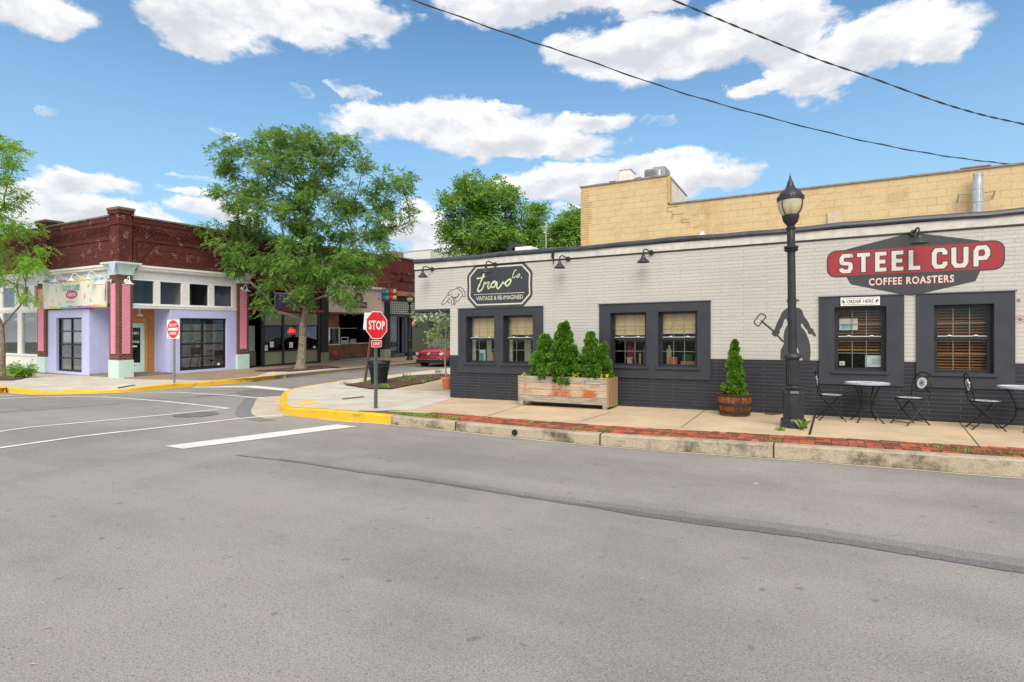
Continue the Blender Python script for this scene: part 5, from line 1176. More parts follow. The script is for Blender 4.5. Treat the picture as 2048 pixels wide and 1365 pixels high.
mb = MB(); text(mb, 'CANDY CO', fb, bx0+W_*.485, bz0+H_*.47, W_*.13, H_*.12, 0, .0055, bold=.05); mb.build('lettering', P((.6, .78, .82), .6), r, warp=wl, fixn=False)
mb = MB(); text(mb, '1001 7th Ave', fb, bx0+W_*.47, bz0+H_*.22, W_*.13, H_*.07, 0, .004, bold=.01); mb.build('lettering', P((.3, .3, .28), .6), r, warp=wl, fixn=False)
for (fu, fv, a, s_, col) in ((.235, .68, .1, .16, (.18, .48, .6)), (.75, .74, .9, .14, (.25, .5, .12)), (.69, .40, .2, .14, (.7, .2, .2)), (.78, .25, -.7, .13, (.15, .45, .65)), (.18, .28, -.1, .10, (.75, .25, .35)), (.29, .18, -.8, .09, (.15, .42, .55))):
    q = MB(); u, v = bx0+W_*fu, bz0+H_*fv; L2 = s_*H_*.9; ca, sa = sin(a), cos(a)
    q.prism([(u-ca*L2, v-sa*L2), (u-ca*L2*.2+sa*L2*.35, v-sa*L2*.2-ca*L2*.35), (u+ca*L2, v+sa*L2), (u-ca*L2*.2-sa*L2*.35, v-sa*L2*.2+ca*L2*.35)], fb, 0, .004); q.build('candy_picture', P(col, .6), r, warp=wl, fixn=False)
# ---- white gooseneck lamps of the corner shop
def goose(mat, s=1.0):
    t = thing('gooseneck_lamp', 'x', 'lamp', (0, 0, 0))
    m_ = MB(); m_.lathe([(.11*s, 0), (.11*s, .03*s), (.05*s, .06*s)], (0, -.06*s, 0), 14, 'y'); m_.build('mount', mat, t)
    a_ = MB(); a_.tube(spline([(0, -.04*s, 0), (0, -.20*s, .03*s), (0, -.36*s, .20*s), (0, -.50*s, .20*s), (0, -.56*s, .06*s), (0, -.57*s, -.05*s)], 5), .018*s, 8); a_.build('arm', mat, t, True)
    h = MB(); h.lathe([(.04*s, .0), (.05*s, -.06*s), (.10*s, -.12*s), (.21*s, -.17*s), (.22*s, -.19*s), (.20*s, -.175*s), (.05*s, -.10*s)], (0, -.57*s, 0), 20); h.build('shade', mat, t, True)
    return t
wlamp = P((.78, .78, .75), .4, 0, .04); g0 = goose(wlamp, .8); firstg = True
GL = []
for k, px in enumerate((110, 138, 171, 205)):
    u, v = LL(px, 556-k*3.6); GL.append(((u, YL-.03, 4.36+zoff(u, YL)), -.55, ['white gooseneck lamp above the left end of the candy banner', 'second white gooseneck lamp from the left above the candy banner', 'third white gooseneck lamp from the left above the candy banner', 'white gooseneck lamp above the right end of the candy banner'][k]))
GL.append(((-25.5, YL-.1, 4.12), -.6, 'white gooseneck lamp on the left face of the corner pillar'))
GL.append(((XL+.1, 12.75, 4.12), pi/2-.2, 'white gooseneck lamp on the right face of the corner pillar'))
GL.append(((XL+.12, (Y2+Y3)/2-.1, 4.12+zoff(XL, Y2)), pi/2-.1, 'white gooseneck lamp on the far pink-panelled pillar by the dark shop'))
for loc, rz, lab in GL:
    if firstg: g0.location = loc; g0.rotation_euler = (0, 0, rz); g0['label'] = lab; firstg = False; q = g0
    else: q = dup(g0, loc, rz, lab)
    q['group'] = 'white gooseneck lamps on the corner shop'
q = MB(); x, z = -25.9, 2.75; r = thing('porch_lamp', 'small white dome lamp under the porch ceiling by the wooden wall', 'lamp', (-25.6, 13.6, ZSL)); q.lathe([(.02, 3.02), (.02, 2.85), (.12, 2.78), (.14, 2.73)], (-25.6, 13.6, 0), 16); q.build('shade', wlamp, r); q = MB(); q.lathe([(.06, 3.02), (.06, 2.99)], (-25.6, 13.6, 0), 12); q.build('mount', wlamp, r)
q = MB(); a = LL(62, 741); q.tube([(a[0]-.3, YL-.2, .26), (a[0]+.65, YL-.35, .22)], .05, 10); tag(q.build('pipe', black), 'short black drainpipe lying at the foot of the white storefront', 'pipe')

# ============================================================ THE ROW OF DARK SHOPS UP THE STREET
def rowz(py_ref, px): return LR(px, py_ref)[1]
def rbox(mb, pxa, pxb, za, zb, d0, d1):
    a, b = LR(pxa, 700)[0], LR(pxb, 700)[0]; mb.box(XL+d0, XL+d1, a, b, za, zb)
def Z(px, py): return LR(px, py)[1]
# --- shop A
A = thing('dark_shop', 'dark brown brick shop with olive panels and red trim behind the big tree', 'building', (XL, Y3, 0))
ya, yb = Y3, LR(655.5, 700)[0]
zf1, zf0 = Z(520, 577), Z(520, 622)
mb = MB(); mb.box(XL-.35, XL-.05, ya, yb, zf0, Z(600, 487)); mb.build('wall', M['brickdarkrow'], A, warp=wl)
mb = MB(); mb.box(XL-.4, XL+.02, ya, yb, Z(600, 487), Z(600, 487)+.1); mb.build('coping', cap, A, warp=wl)
mb = MB(); mb.box(XL-.05, XL+.06, ya, yb-.35, zf0, zf0+.12); mb.box(XL-.05, XL+.05, ya, yb-.35, zf1-.03, zf1+.05); mb.box(XL-.05, XL+.12, ya, yb-.35, Z(520, 559), Z(520, 559)+.08)
mb.build('red_trim', P((.30, .035, .02), .7, 0, .2), A, warp=wl)
zt_, zg, zs0, zb0 = Z(560, 632), Z(560, 652), Z(560, 702), .22
mb = MB(); pxs = [(523.6, 529), (564.8, 568), (600.5, 603.5), (635.5, 641)]
for a, b in pxs: rbox(mb, a, b, .14, zf0, -.1, .02)
rbox(mb, 494.8, 497, .14, zf0, -.1, .02); 
for zc_ in (zf0-.05, zg, zs0, zb0): 
    a, b = LR(529, 700)[0], LR(636, 700)[0]; mb.box(XL-.08, XL-.0, a, b, zc_-.035, zc_+.035)
mb.build('frame', black, A, warp=wl)
for args in [(a, b, zg+.035, zf0-.085, -.06, -.03) for a, b in ((529, 564.8), (568, 600.5), (603.5, 635.5))]+[(a, b, zb0+.035, zs0-.035, -.06, -.03) for a, b in ((529, 564.8), (568, 600.5), (603.5, 635.5))]+[(497, 523.6, zg+.3, zf0-.05, -.7, -.66), (507, 523.6, .2, zs0, -.5, -.46)]:
    mb = MB(); rbox(mb, *args); mb.build('olive_panel', olive, A, warp=wl)
mb = MB(); a, b = LR(529, 700)[0], LR(636, 700)[0]; mb.box(XL-.045, XL-.04, a, b, zs0, zg); mb.build('pane', M['glasst'], A, warp=wl)
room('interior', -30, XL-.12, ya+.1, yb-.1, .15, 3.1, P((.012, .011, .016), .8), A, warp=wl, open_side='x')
rbox(mb := MB(), 509.5, 522.5, zs0+.02, zg, -.52, -.50); mb.build('curtain', P((.42, .5, .44), .8, 0, .2, 12), A, warp=wl)
mb = MB(); rbox(mb, 494.5, 507, .14, zf0-.1, -1.1, -1.05); mb.build('door', P((.02, .022, .025), .4), A, warp=wl)
def neon():
    u, v = LR(584, 662); mb = MB()
    for k in range(-3, 4):
        a = k*.5; s_ = .30; c_ = (u+sin(a)*s_*.55, v-.1+cos(a)*s_*.55)
        pts = [(u+sin(a)*.04, v-.1+cos(a)*.04), (u+sin(a-.32)*s_*.6, v-.1+cos(a-.32)*s_*.6), (u+sin(a)*s_, v-.1+cos(a)*s_), (u+sin(a+.32)*s_*.6, v-.1+cos(a+.32)*s_*.6)]
        mb.tube([(XL-.03, p[0], p[1]) for p in pts+[pts[0]]], .013, 5)
    e = bpy.data.materials.new('neon_red'); e.use_nodes = True; pb = e.node_tree.nodes['Principled BSDF']; pb.inputs['Base Color'].default_value = (.8, .05, .05, 1); pb.inputs['Emission Color'].default_value = (1, .08, .06, 1); pb.inputs['Emission Strength'].default_value = .9
    r = thing('neon_flower', 'red neon lotus flower glowing in the dark shop window', 'sign', (XL-.03, u, v)); mb.build('petals', e, r, warp=wl)
    q = MB(); text(q, 'OPEN', fx(XL-.03), u, v-.2, .34, .09, 0, .005, bold=.02); q.build('letters', P((.5, .28, .06), .5), r, warp=wl, fixn=False)
neon()
small_papers = [((529, 536, 691, 702), 'white flyer at the lower left corner of the dark shop window'), ((541, 548, 684, 695), 'white flyer standing second in the dark shop window'), ((579.5, 586.5, 685, 696), 'white flyer under the red neon flower'), ]
for (a, b, t_, s_), lab in small_papers:
    y0_, y1_ = LR(a, 700)[0], LR(b, 700)[0]; z1_, z0_ = Z(a, t_), Z(a, s_); r = thing('window_flyer', lab, 'notice', (XL-.03, y0_, z0_), 0, 'flyers in the dark shop window'); q = MB(); q.box(XL-.036, XL-.030, y0_, y1_, z0_, z1_); q.build('sheet', P((.68, .72, .74), .8), r, warp=wl)
    q = MB(); q.box(XL-.0298, XL-.028, y0_+.06, y1_-.06, z0_+.1, z1_-.08); q.build('print', P((.42, .46, .48), .8), r, warp=wl)
y0_, z_ = LR(608.5, 695); q = MB(); q.lathe([(.16, 0), (.16, .01)], (XL-.034, y0_, z_), 20, 'x'); tag(q.build('round_sticker', P((.5, .55, .6), .7), warp=wl), 'pale round sticker on the dark shop glass right of the trunk', 'sticker')
q = MB(); y0_, z_ = LR(629.5, 694)
for k in range(-2, 3): a = k*.5; q.prism([(y0_, z_-.09), (y0_+sin(a-.2)*.1, z_-.08+cos(a-.2)*.1), (y0_+sin(a)*.17, z_-.09+cos(a)*.17), (y0_+sin(a+.2)*.1, z_-.08+cos(a+.2)*.1)], fx(XL-.036), 0, .004+.0005*k)
tag(q.build('lotus_decal', white, warp=wl, fixn=False), 'small white lotus decal at the right end of the dark shop window', 'decal')
for k, px in enumerate((535, 548.5, 556, 569, 578, 608.6, 618.3, 627)):
    y0_, _ = LR(px, 660); q = MB(); n = (15, 13, 5, 12, 6, 13, 15, 11)[k]
    for j in range(n): q.lathe([(.0, -.016), (.014, 0), (.0, .016)], (XL-.05, y0_, zg-.1-j*.085-(.9 if k == 2 else 0)), 6)
    o = q.build('light_string', P((.5, .52, .6), .4)); 
    for v_ in o.data.vertices: v_.co.z += zoff(XL, y0_)
    tag(o, ['string of tiny white lights at the left end of the dark shop window', 'string of tiny lights second from left in the dark shop window', 'short string of tiny lights low in the first pane of the dark shop', 'string of tiny lights left of the red neon flower', 'short string of tiny lights beneath the red neon flower', 'string of tiny lights just right of the tree trunk', 'longest string of tiny lights right of the trunk', 'rightmost string of tiny white lights in the dark shop window'][k], 'string lights', 'bead light strings in the dark shop window')
# purple hanging banner behind the leaves
y0_, y1_ = LR(547.5, 600)[0], LR(592, 600)[0]; zz0, zz1 = Z(548, 619), Z(548, 587); r = thing('purple_sign', 'purple starry hanging sign partly hidden by the tree leaves', 'sign', (XL+.1, y0_, zz0)); q = MB(); q.box(XL+.06, XL+.10, y0_, y1_, zz0, zz1); q.build('panel', P((.06, .03, .10), .5, 0, .3), r, warp=wl)
q = MB()
for k in range(22): u, v = rnd.uniform(y0_+.1, y1_-.1), rnd.uniform(zz0+.1, zz1-.1); s_ = rnd.uniform(.02, .07); q.prism([(u+s_*cos(t*pi/3), v+s_*sin(t*pi/3)) for t in range(6)], fx(XL+.10), 0, .003+.0002*k)
q.build('starry_pattern', P((.40, .34, .55), .6), r, warp=wl, fixn=False)
q = MB()
for s_ in (y0_, y1_): q.box(XL+.055, XL+.105, s_-.02, s_, zz0, zz1+.02)
q.box(XL+.054, XL+.106, y0_, y1_, zz1, zz1+.03); q.build('frame', steel, r, warp=wl)
mb = MB(); rbox(mb, 641, 655.5, .14, Z(645, 630), -.3, .06); mb.build('pillar', M['brickblack'], A, warp=wl)
mb = MB(); rbox(mb, 640.8, 655.7, .13, Z(650, 705), -.28, .08); mb.build('pillar_foot', olive, A, warp=wl)
mb = MB(); rbox(mb, 641.5, 655.2, Z(645, 629.8), 4.2, -.3, .05); mb.build('pillar_head', M['brickblack'], A, warp=wl)
mb = MB(); mb.box(XL-.3, XL+.04, ya, LR(900, 700)[0], -.2, .16); mb.build('plinth', M['stone'], A, warp=wl)
# --- shop B with tan board
Bs = thing('record_shop', 'shop with a wide tan sign board and dark wooden counter front', 'building', (XL, LR(655.5, 700)[0], 0))
yc, yd_ = LR(655.5, 700)[0], LR(778.7, 700)[0]
ztopB = (Z(700, 505))
mb = MB(); mb.box(XL-.35, XL-.05, yc, yd_, Z(700, 575), Z(760, 512)); mb.build('wall', M['brickmaroon'], Bs, warp=wl)
mb = MB(); zz1 = (Z(700, 575)+Z(765, 581.5))/2; zz0 = (Z(660, 624)+Z(764, 628))/2
rbox(mb, 656, 766, zz0, zz1, -.05, .10); mb.build('sign_board', P((.50, .40, .31), .7, 0, .05), Bs, warp=wl)
mb = MB(); rbox(mb, 655.6, 767, zz1, zz1+.14, -.05, .22); mb.build('board_capping', P((.55, .52, .46), .7), Bs, warp=wl)
mb = MB(); rbox(mb, 655.8, 766.5, zz0-.1, zz0, -.05, .13); mb.build('board_edge', P((.07, .05, .045), .7), Bs, warp=wl)
fB = fx(XL+.10); y0_, z_ = LR(714.8, 597.5)
mb = MB(); mb.m = 0; mb.prism([(y0_+.37*cos(t*pi/12), z_+.37*sin(t*pi/12)) for t in range(24)], fB, 0, .03)
ra, rb = LR(697.5, 610)[0], LR(731, 610)[0]; za, zb_ = (Z(698, 615.5)+Z(731, 616))/2, (Z(698, 604)+Z(731, 604.3))/2; mb.box(XL+.10, XL+.135, ra, rb, za, zb_)
mb.m = 1; mb.prism([(y0_+.13*cos(t*pi/8), z_+.13*sin(t*pi/8)) for t in range(16)], fB, 0, .034); mb.prism([(y0_-.22, z_+.12), (y0_-.06, z_+.1), (y0_-.1, z_+.24)], fB, 0, .034)
mb.m = 0; mb.prism([(y0_+.05*cos(t*pi/5), z_+.05*sin(t*pi/5)) for t in range(10)], fB, 0, .038)
mb.m = 2; text(mb, 'PRESERVING', fx(XL+.135), (ra+rb)/2, (za+zb_)/2, (rb-ra)*.9, (zb_-za)*.55, 0, .004, bold=.02)
mb.build('record_emblem', [P((.018, .014, .012), .6), P((.42, .33, .25), .7), P((.38, .30, .22), .6)], Bs, warp=wl, fixn=False)
q = MB(); y0_, z_ = LR(755.5, 598); q.lathe([(.06, 0), (.06, .03)], (XL+.1, y0_, z_), 12, 'x'); q.build('board_knob', P((.25, .18, .12), .6), Bs, warp=wl)
zc1 = Z(700, 690); zcb = .2
mb = MB(); rbox(mb, 656, 684.3, .17, Z(670, 691), -.3, -.1); rbox(mb, 684.5, 766.5, .17, Z(720, 689), -1.0, -.9); mb.build('counter_front', M['brownwood'], Bs, warp=wl)
mb = MB(); rbox(mb, 655.6, 681.5, Z(670, 691), Z(670, 691)+.08, -.3, -.04); rbox(mb, 684, 766.5, Z(720, 689), Z(720, 689)+.06, -1.0, -.84); 
rbox(mb, 655.8, 657.2, Z(670, 690), Z(660, 655), -.14, -.08); rbox(mb, 679.8, 681.2, Z(670, 690), Z(660, 655), -.14, -.08); rbox(mb, 655.8, 681.2, Z(660, 656), Z(660, 655), -.142, -.078)
rbox(mb, 700, 701.4, Z(720, 689), Z(720, 657), -.96, -.90); rbox(mb, 684.5, 735, Z(720, 657.6), Z(720, 656.6), -.962, -.898)
mb.build('window_frame', P((.42, .38, .34), .6), Bs, warp=wl)
mb = MB(); rbox(mb, 657.5, 679.5, Z(670, 690), Z(660, 656), -.12, -.115); mb.build('pane', M['glassd'], Bs, warp=wl)
mb = MB(); rbox(mb, 656, 681, Z(660, 655), zz0-.1, -.3, -.12); mb.build('upper_panel', M['brownwood'], Bs, warp=wl)
room('interior', -30, XL-.32, yc+.05, yd_-.05, .15, 3.2, P((.05, .03, .025), .8), Bs, warp=wl, open_side='x')
mb = MB(); rbox(mb, 705, 735, Z(720, 655), zz0-.15, -2.9, -2.8); mb.build('rear_panel', M['brownwood'], Bs, warp=wl)
mb = MB(); rbox(mb, 655.6, 766.8, .165, .20, -.9, .02); mb.build('blue_step', P((.12, .25, .36), .8), Bs, warp=wl)
def fire_bell(px, py, d, lab):
    y0_, z_ = LR(px, py); r = thing('red_rosette', lab, 'ornament', (XL+d, y0_, z_)); q = MB(); q.lathe([(.20, 0), (.18, .05), (.08, .09), (.02, .10)], (XL+d, y0_, z_), 16, 'x'); q.build('disc', P((.33, .05, .04), .7), r, warp=wl); q = MB()
    for k in range(8): a = k*pi/4; q.lathe([(.07, 0), (.05, .04)], (XL+d, y0_+.2*cos(a), z_+.2*sin(a)), 8, 'x')
    q.build('petals', P((.28, .045, .035), .7), r, warp=wl)
fire_bell(671.5, 709, -.098, 'faded red rosette on the brown panel left of the record shop counter'); fire_bell(758, 709, -.88, 'faded red rosette at the right end of the record shop counter')
def monitor(pxa, pxb, pya, pyb, d, lab):
    y0_, y1_ = LR(pxa, 700)[0], LR(pxb, 700)[0]; z0_, z1_ = Z(pxa, pyb), Z(pxa, pya); r = thing('counter_case', lab, 'case', (XL+d, y0_, z0_)); q = MB()
    q.box(XL+d-.05, XL+d, y0_, y0_+.05, z0_, z1_); q.box(XL+d-.05, XL+d, y1_-.05, y1_, z0_, z1_); q.box(XL+d-.05, XL+d, y0_+.05, y1_-.05, z1_-.05, z1_); q.build('frame', P((.5, .52, .5), .5), r, warp=wl); q = MB(); q.box(XL+d-.3, XL+d-.05, y0_, y1_, z0_, z0_+.16); q.build('drawer', P((.4, .42, .4), .5), r, warp=wl)
monitor(708, 723, 675, 687, -1.1, 'grey framed display case standing on the record shop counter'); monitor(730, 740, 679, 687, -1.2, 'pale printer-like box right of the display case on the counter')
q = MB(); y0_, z_ = LR(644, 727.5); x_ = XL+.25; q.lathe([(.09, z_-.1), (.13, z_+.12), (.12, z_+.12), (.08, z_-.08)], (x_, y0_-.2, 0), 12); tag(q.build('white_flowerpot', P((.66, .64, .55), .7)), 'small off-white pot at the foot of the olive pillar', 'pot')
mb = MB(); rbox(mb, 766.8, 778.7, Z(770, 700), Z(770, 606), -.3, .08); mb.build('pillar', M['brickblack'], Bs, warp=wl)
mb = MB(); rbox(mb, 766.6, 779, .15, Z(770, 699), -.28, .1); mb.build('pillar_foot', P((.24, .26, .17), .7), Bs, warp=wl)
mb = MB(); a, b = LR(766.2, 600)[0], LR(778.9, 600)[0]; mb.box(XL-.3, XL+.1, a, b, Z(770, 605.5), Z(770, 515)); mb.build('pilaster', M['brickmaroon'], Bs, warp=wl)
mb = MB(); mb.box(XL-.35, XL+.16, a-.06, b+.06, Z(770, 515), Z(770, 508)); mb.box(XL-.4, XL+.0, yc, a-.07, Z(760, 512), Z(760, 512)+.1); mb.build('coping', cap, Bs, warp=wl)
# --- shop C and beyond
Cs = thing('trellis_shop', 'maroon brick shop with white lattice band and dark windows beside the second lamp', 'building', (XL, yd_, 0))
ye = 52
mb = MB(); mb.box(XL-.35, XL-.05, yd_, ye, Z(800, 592), Z(800, 517)); mb.build('wall', M['brickmaroon'], Cs, warp=wl)
mb = MB(); mb.box(XL-.4, XL+.03, yd_, ye, Z(800, 517), Z(800, 517)+.1); mb.build('coping', cap, Cs, warp=wl)
mb = MB(); zf_ = Z(800, 556); mb.box(XL-.06, XL-.0, yd_+.2, ye, Z(800, 562), zf_+.02); mb.box(XL-.06, XL-.0, yd_+.2, ye, Z(800, 548), Z(800, 545)); 
y = yd_+1.2
while y < ye: mb.box(XL-.06, XL, y, y+.15, Z(800, 562), Z(800, 545)); y += 3
mb.build('brick_frame', M['brickred'], Cs, warp=wl)
mb = MB(); z0_, z1_ = Z(800, 592.5), Z(800, 583)
mb.prism([(XL-.05, z0_+.05), (XL+.22, z0_), (XL-.05, z1_)], lambda u, v, d: (u, d, v), yd_, ye); mb.build('tile_canopy', P((.25, .07, .04), .8, 0, .4, 14), Cs, warp=wl)
za, zb_ = Z(790, 628), Z(790, 603)
mb = MB(); mb.box(XL-.30, XL-.06, yd_, ye, za-.1, z0_+.1); mb.build('fascia', P((.03, .028, .03), .7), Cs, warp=wl)
mb = MB(); y = yd_+.15
while y < 46: mb.box(XL-.055, XL-.035, y, y+.07, za, zb_); y += .19
z = za
while z < zb_: mb.box(XL-.034, XL-.02, yd_+.05, 46, z, z+.055); z += .15
mb.build('lattice', P((.36, .35, .32), .7), Cs, warp=wl)
mb = MB(); rbox(mb, 796, 798, .2, za-.1, -.1, .0); rbox(mb, 811, 814, .2, za-.1, -.1, 0); rbox(mb, 779, 781, .2, za-.1, -.1, 0)
a = LR(779, 700)[0]; mb.box(XL-.1, XL, a, ye, za-.2, za-.1); mb.build('frame', P((.05, .05, .055), .5), Cs, warp=wl)
mb = MB(); a, b = LR(781, 700)[0], LR(796, 700)[0]; mb.box(XL-.06, XL-.05, a, b, Z(790, 708), za-.2); mb.build('pane', M['glasst'], Cs, warp=wl)
mb = MB(); mb.box(XL-.3, XL+.35, a, LR(801, 700)[0], .1, Z(785, 708)); mb.build('stall_riser', P((.06, .062, .065), .6), Cs, warp=wl)
mb = MB(); rbox(mb, 814, 826, .2, za-.2, -.5, -.4); rbox(mb, 797, 811, .2, za-.2, -.6, -.55); mb.build('door', P((.07, .08, .10), .4), Cs, warp=wl)
mb = MB(); rbox(mb, 826, 858, Z(840, 704), za-.2, -.1, -.02); mb.build('olive_panel', P((.085, .10, .05), .7, 0, .1), Cs, warp=wl)
mb = MB(); rbox(mb, 858, 1000, .1, za-.2, -.3, -.15); mb.build('shopfront', P((.025, .022, .02), .5), Cs, warp=wl)
mb = MB(); rbox(mb, 801, 1000, .1, Z(840, 704), -.3, .0); mb.build('base_wall', M['brickblack'], Cs, warp=wl)
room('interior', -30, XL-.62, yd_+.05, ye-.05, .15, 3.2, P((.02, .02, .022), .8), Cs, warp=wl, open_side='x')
a = Z(815, 516); mb = MB(); y0_ = LR(812, 520)[0]; mb.box(XL-2.2, XL-1.2, y0_, y0_+1.2, 6, 7.6); tag(mb.build('roof_chimney', P((.45, .22, .15), .9, 0, .3), warp=wl), 'pale brick chimney above the far end of the maroon row', 'chimney')
# glass roundel sign on a bracket
y0_ = LR(750, 600)[0]+.4; x0_ = XL+.3; r = thing('roundel_sign', 'hanging sign of coloured glass roundels in blue, green, red and yellow', 'sign', (x0_, y0_, 3.9)); zz = (onY(763, 603, y0_)[1], onY(763, 579, y0_)[1]); xx = (onY(763, 590, y0_)[0], onY(793, 590, y0_)[0])
q = MB(); q.box(xx[0], xx[1], y0_, y0_+.05, zz[0], zz[1]); q.build('board', P((.10, .06, .10), .6), r)
cc = [(.03, .12, .45), (.02, .28, .16), (.55, .02, .03), (.62, .38, .08), (.03, .10, .38), (.02, .36, .14), (.50, .02, .03), (.75, .35, .03)]
for k in range(8):
    i, j = k % 4, k//4; q = MB(); u = xx[0]+(xx[1]-xx[0])*(i+.5)/4; v = zz[1]-(zz[1]-zz[0])*(j+.5)/2; rr = (xx[1]-xx[0])/8.4
    q.lathe([(rr, .02), (rr*.8, -.03), (rr*.3, -.05)], (u, y0_-.02, v), 14, 'y'); q.build('roundel', P(cc[k], .2), r)
q = MB(); q.tube([(XL, y0_+.02, zz[1]+.45), (xx[1]-.05, y0_+.02, zz[1]+.5)], .02, 6); q.tube([((xx[0]+xx[1])/2, y0_+.02, zz[1]), ((xx[0]+xx[1])/2, y0_+.02, zz[1]+.48)], .015, 6); q.box(xx[0]-.05, xx[1]+.05, y0_, y0_+.04, zz[1]+.0, zz[1]+.04); q.build('bracket', P((.2, .08, .06), .7), r)
# ============================================================ STREET THINGS
def street_lamp():
    t = thing('street_lamp', 'x', 'street lamp'); q = MB(); n8 = 8
    def oc(q, pr, n=8, rot=pi/8): q.lathe(pr, (0, 0, 0), n, rot=rot)
    oc(q, [(.225, 0), (.225, .02), (.215, .13), (.19, .165), (.175, .17), (.175, .60), (.19, .62), (.165, .66), (.12, .69)]); q.build('base', lampm, t)
    q = MB(); oc(q, [(.10, .66), (.14, .69), (.145, .71), (.11, .74), (.10, .76), (.12, .77)], 24); oc(q, [(.12, 1.22), (.13, 1.24), (.15, 1.26), (.13, 1.31), (.08, 1.34)], 24); oc(q, [(.075, 3.14), (.11, 3.16), (.12, 3.18), (.10, 3.19), (.12, 3.21), (.12, 3.235), (.075, 3.26)], 24); q.build('collar', lampm, t, True)
    q = MB(); pr = []; vs = []
    prof = [(.105, .76), (.098, 1.23)]; n = 40
    q.lathe(prof, (0, 0, 0), 24)
    for k in range(16): a = 2*pi*k/16; q.tube([(.103*cos(a), .103*sin(a), .77), (.097*cos(a), .097*sin(a), 1.22)], .011, 5)
    q.build('fluted_column', lampm, t)
    q = MB(); q.lathe([(.072, 1.3), (.066, 3.16), (.068, 3.3), (.065, 3.55), (.06, 3.57)], (0, 0, 0), 24); q.build('pole', lampm, t, True)
    q = MB(); q.lathe([(.08, 3.54), (.085, 3.57), (.06, 3.6), (.07, 3.62), (.12, 3.68), (.14, 3.75), (.145, 3.79), (.12, 3.80)], (0, 0, 0), 24); q.build('cup', lampm, t, True)
    q = MB(); q.lathe([(.12, 3.795), (.17, 3.84), (.205, 3.92), (.218, 4.0), (.208, 4.07)], (0, 0, 0), 28)
    gm, g = newmat('lamp_globe'); bs = g.n('ShaderNodeBsdfPrincipled', Base_Color=(.72, .66, .46, 1), Roughness=.25); bs.inputs['Alpha'].default_value = .62; g.n('ShaderNodeOutputMaterial', Surface=bs.outputs[0]); q.build('globe', gm, t, True)
    q = MB(); q.tube([(0, 0, 3.79), (0, 0, 4.06)], .02, 8); q.build('bulb_holder', black, t)
    q = MB()
    for k in range(4):
        a = pi/4+k*pi/2; q.tube(spline([(.13*cos(a), .13*sin(a), 3.78), (.18*cos(a), .18*sin(a), 3.84), (.225*cos(a), .225*sin(a), 3.94), (.23*cos(a), .23*sin(a), 4.1)], 4), .009, 6)
    q.build('cage', lampm, t)
    q = MB(); q.lathe([(.205, 4.05), (.225, 4.06), (.225, 4.09), (.21, 4.10), (.20, 4.15), (.17, 4.20), (.12, 4.25), (.085, 4.28), (.06, 4.34), (.045, 4.40), (.03, 4.42), (.03, 4.44), (.012, 4.46), (.02, 4.48), (.008, 4.50), (.001, 4.56)], (0, 0, 0), 28)
    for k in range(28): a = 2*pi*k/28; q.lathe([(.004, 4.08), (.008, 4.12), (.003, 4.135)], (.218*cos(a), .218*sin(a), 0), 5)
    q.build('cap', lampm, t, True)
    return t
l1 = street_lamp(); x, y = gnd(1587, 855, .2); l1.location = (x, y, zr(x, y)-.005); l1['label'] = 'tall dark street lamp standing on the tan sidewalk before the pale shop wall'; l1['group'] = 'ornamental street lamps'
l1.scale = (.94,)*3; l1.rotation_euler = (0, -.012, .2)
yl = 27.3; xl = -21.9; l2 = dup(l1, (xl, yl, zl(xl, yl)), 0, 'distant street lamp on the far pavement left of the red car')
def chip(o, n, h0, h1, rr):
    pass
# ---- stop sign
x, y = gnd(751, 820, .14); zb = zr(x, y)
r = thing('stop_sign', 'red octagonal stop sign with 3-WAY plate on a green post', 'sign', (x, y, zb), R(-6)); fS = lambda u, v, d: (.035+d, u, v)
q = MB(); q.box(-.03, .03, -.006, .006, 0, 2.05); q.box(-.012, .03, -.035, -.006, 0, 2.05); q.box(-.012, .03, .006, .035, 0, 2.05); q.build('post', P((.12, .17, .14), .5, .5, .2), r)
cs = 1.83-.0; s_ = .305; oct_ = lambda a: [(a*cos(pi/8+k*pi/4)/cos(pi/8), cs+a*sin(pi/8+k*pi/4)/cos(pi/8)) for k in range(8)]
q = MB(); q.m = 0; q.prism(oct_(s_), fS, 0, .004); q.m = 1; q.prism(oct_(s_-.02), fS, 0, .006); q.m = 0; text(q, 'STOP', fS, 0, cs, .46, .20, 0, .008, bold=.03, spacing=1.1)
q.m = 2
for dz_ in (-.235, .235): q.lathe([(.008, .008), (.007, .012)], (.035, 0, cs+dz_), 8, 'x')
q.build('sign_panel', [P((.82, .82, .80), .4, 0, .03), P((.72, .02, .03), .35, 0, .05), steel], r, fixn=False)
q = MB(); q.m = 0; q.prism(rrect(-.15, .15, 1.345, 1.50, .03), fS, 0, .004); q.m = 1; q.prism(rrect(-.138, .138, 1.357, 1.488, .024), fS, 0, .006); q.m = 0; text(q, '3-WAY', fS, 0, 1.4225, .22, .08, 0, .008, bold=.02)
q.build('plate', [P((.82, .82, .80), .4, 0, .03), P((.72, .02, .03), .35, 0, .05)], r, fixn=False)
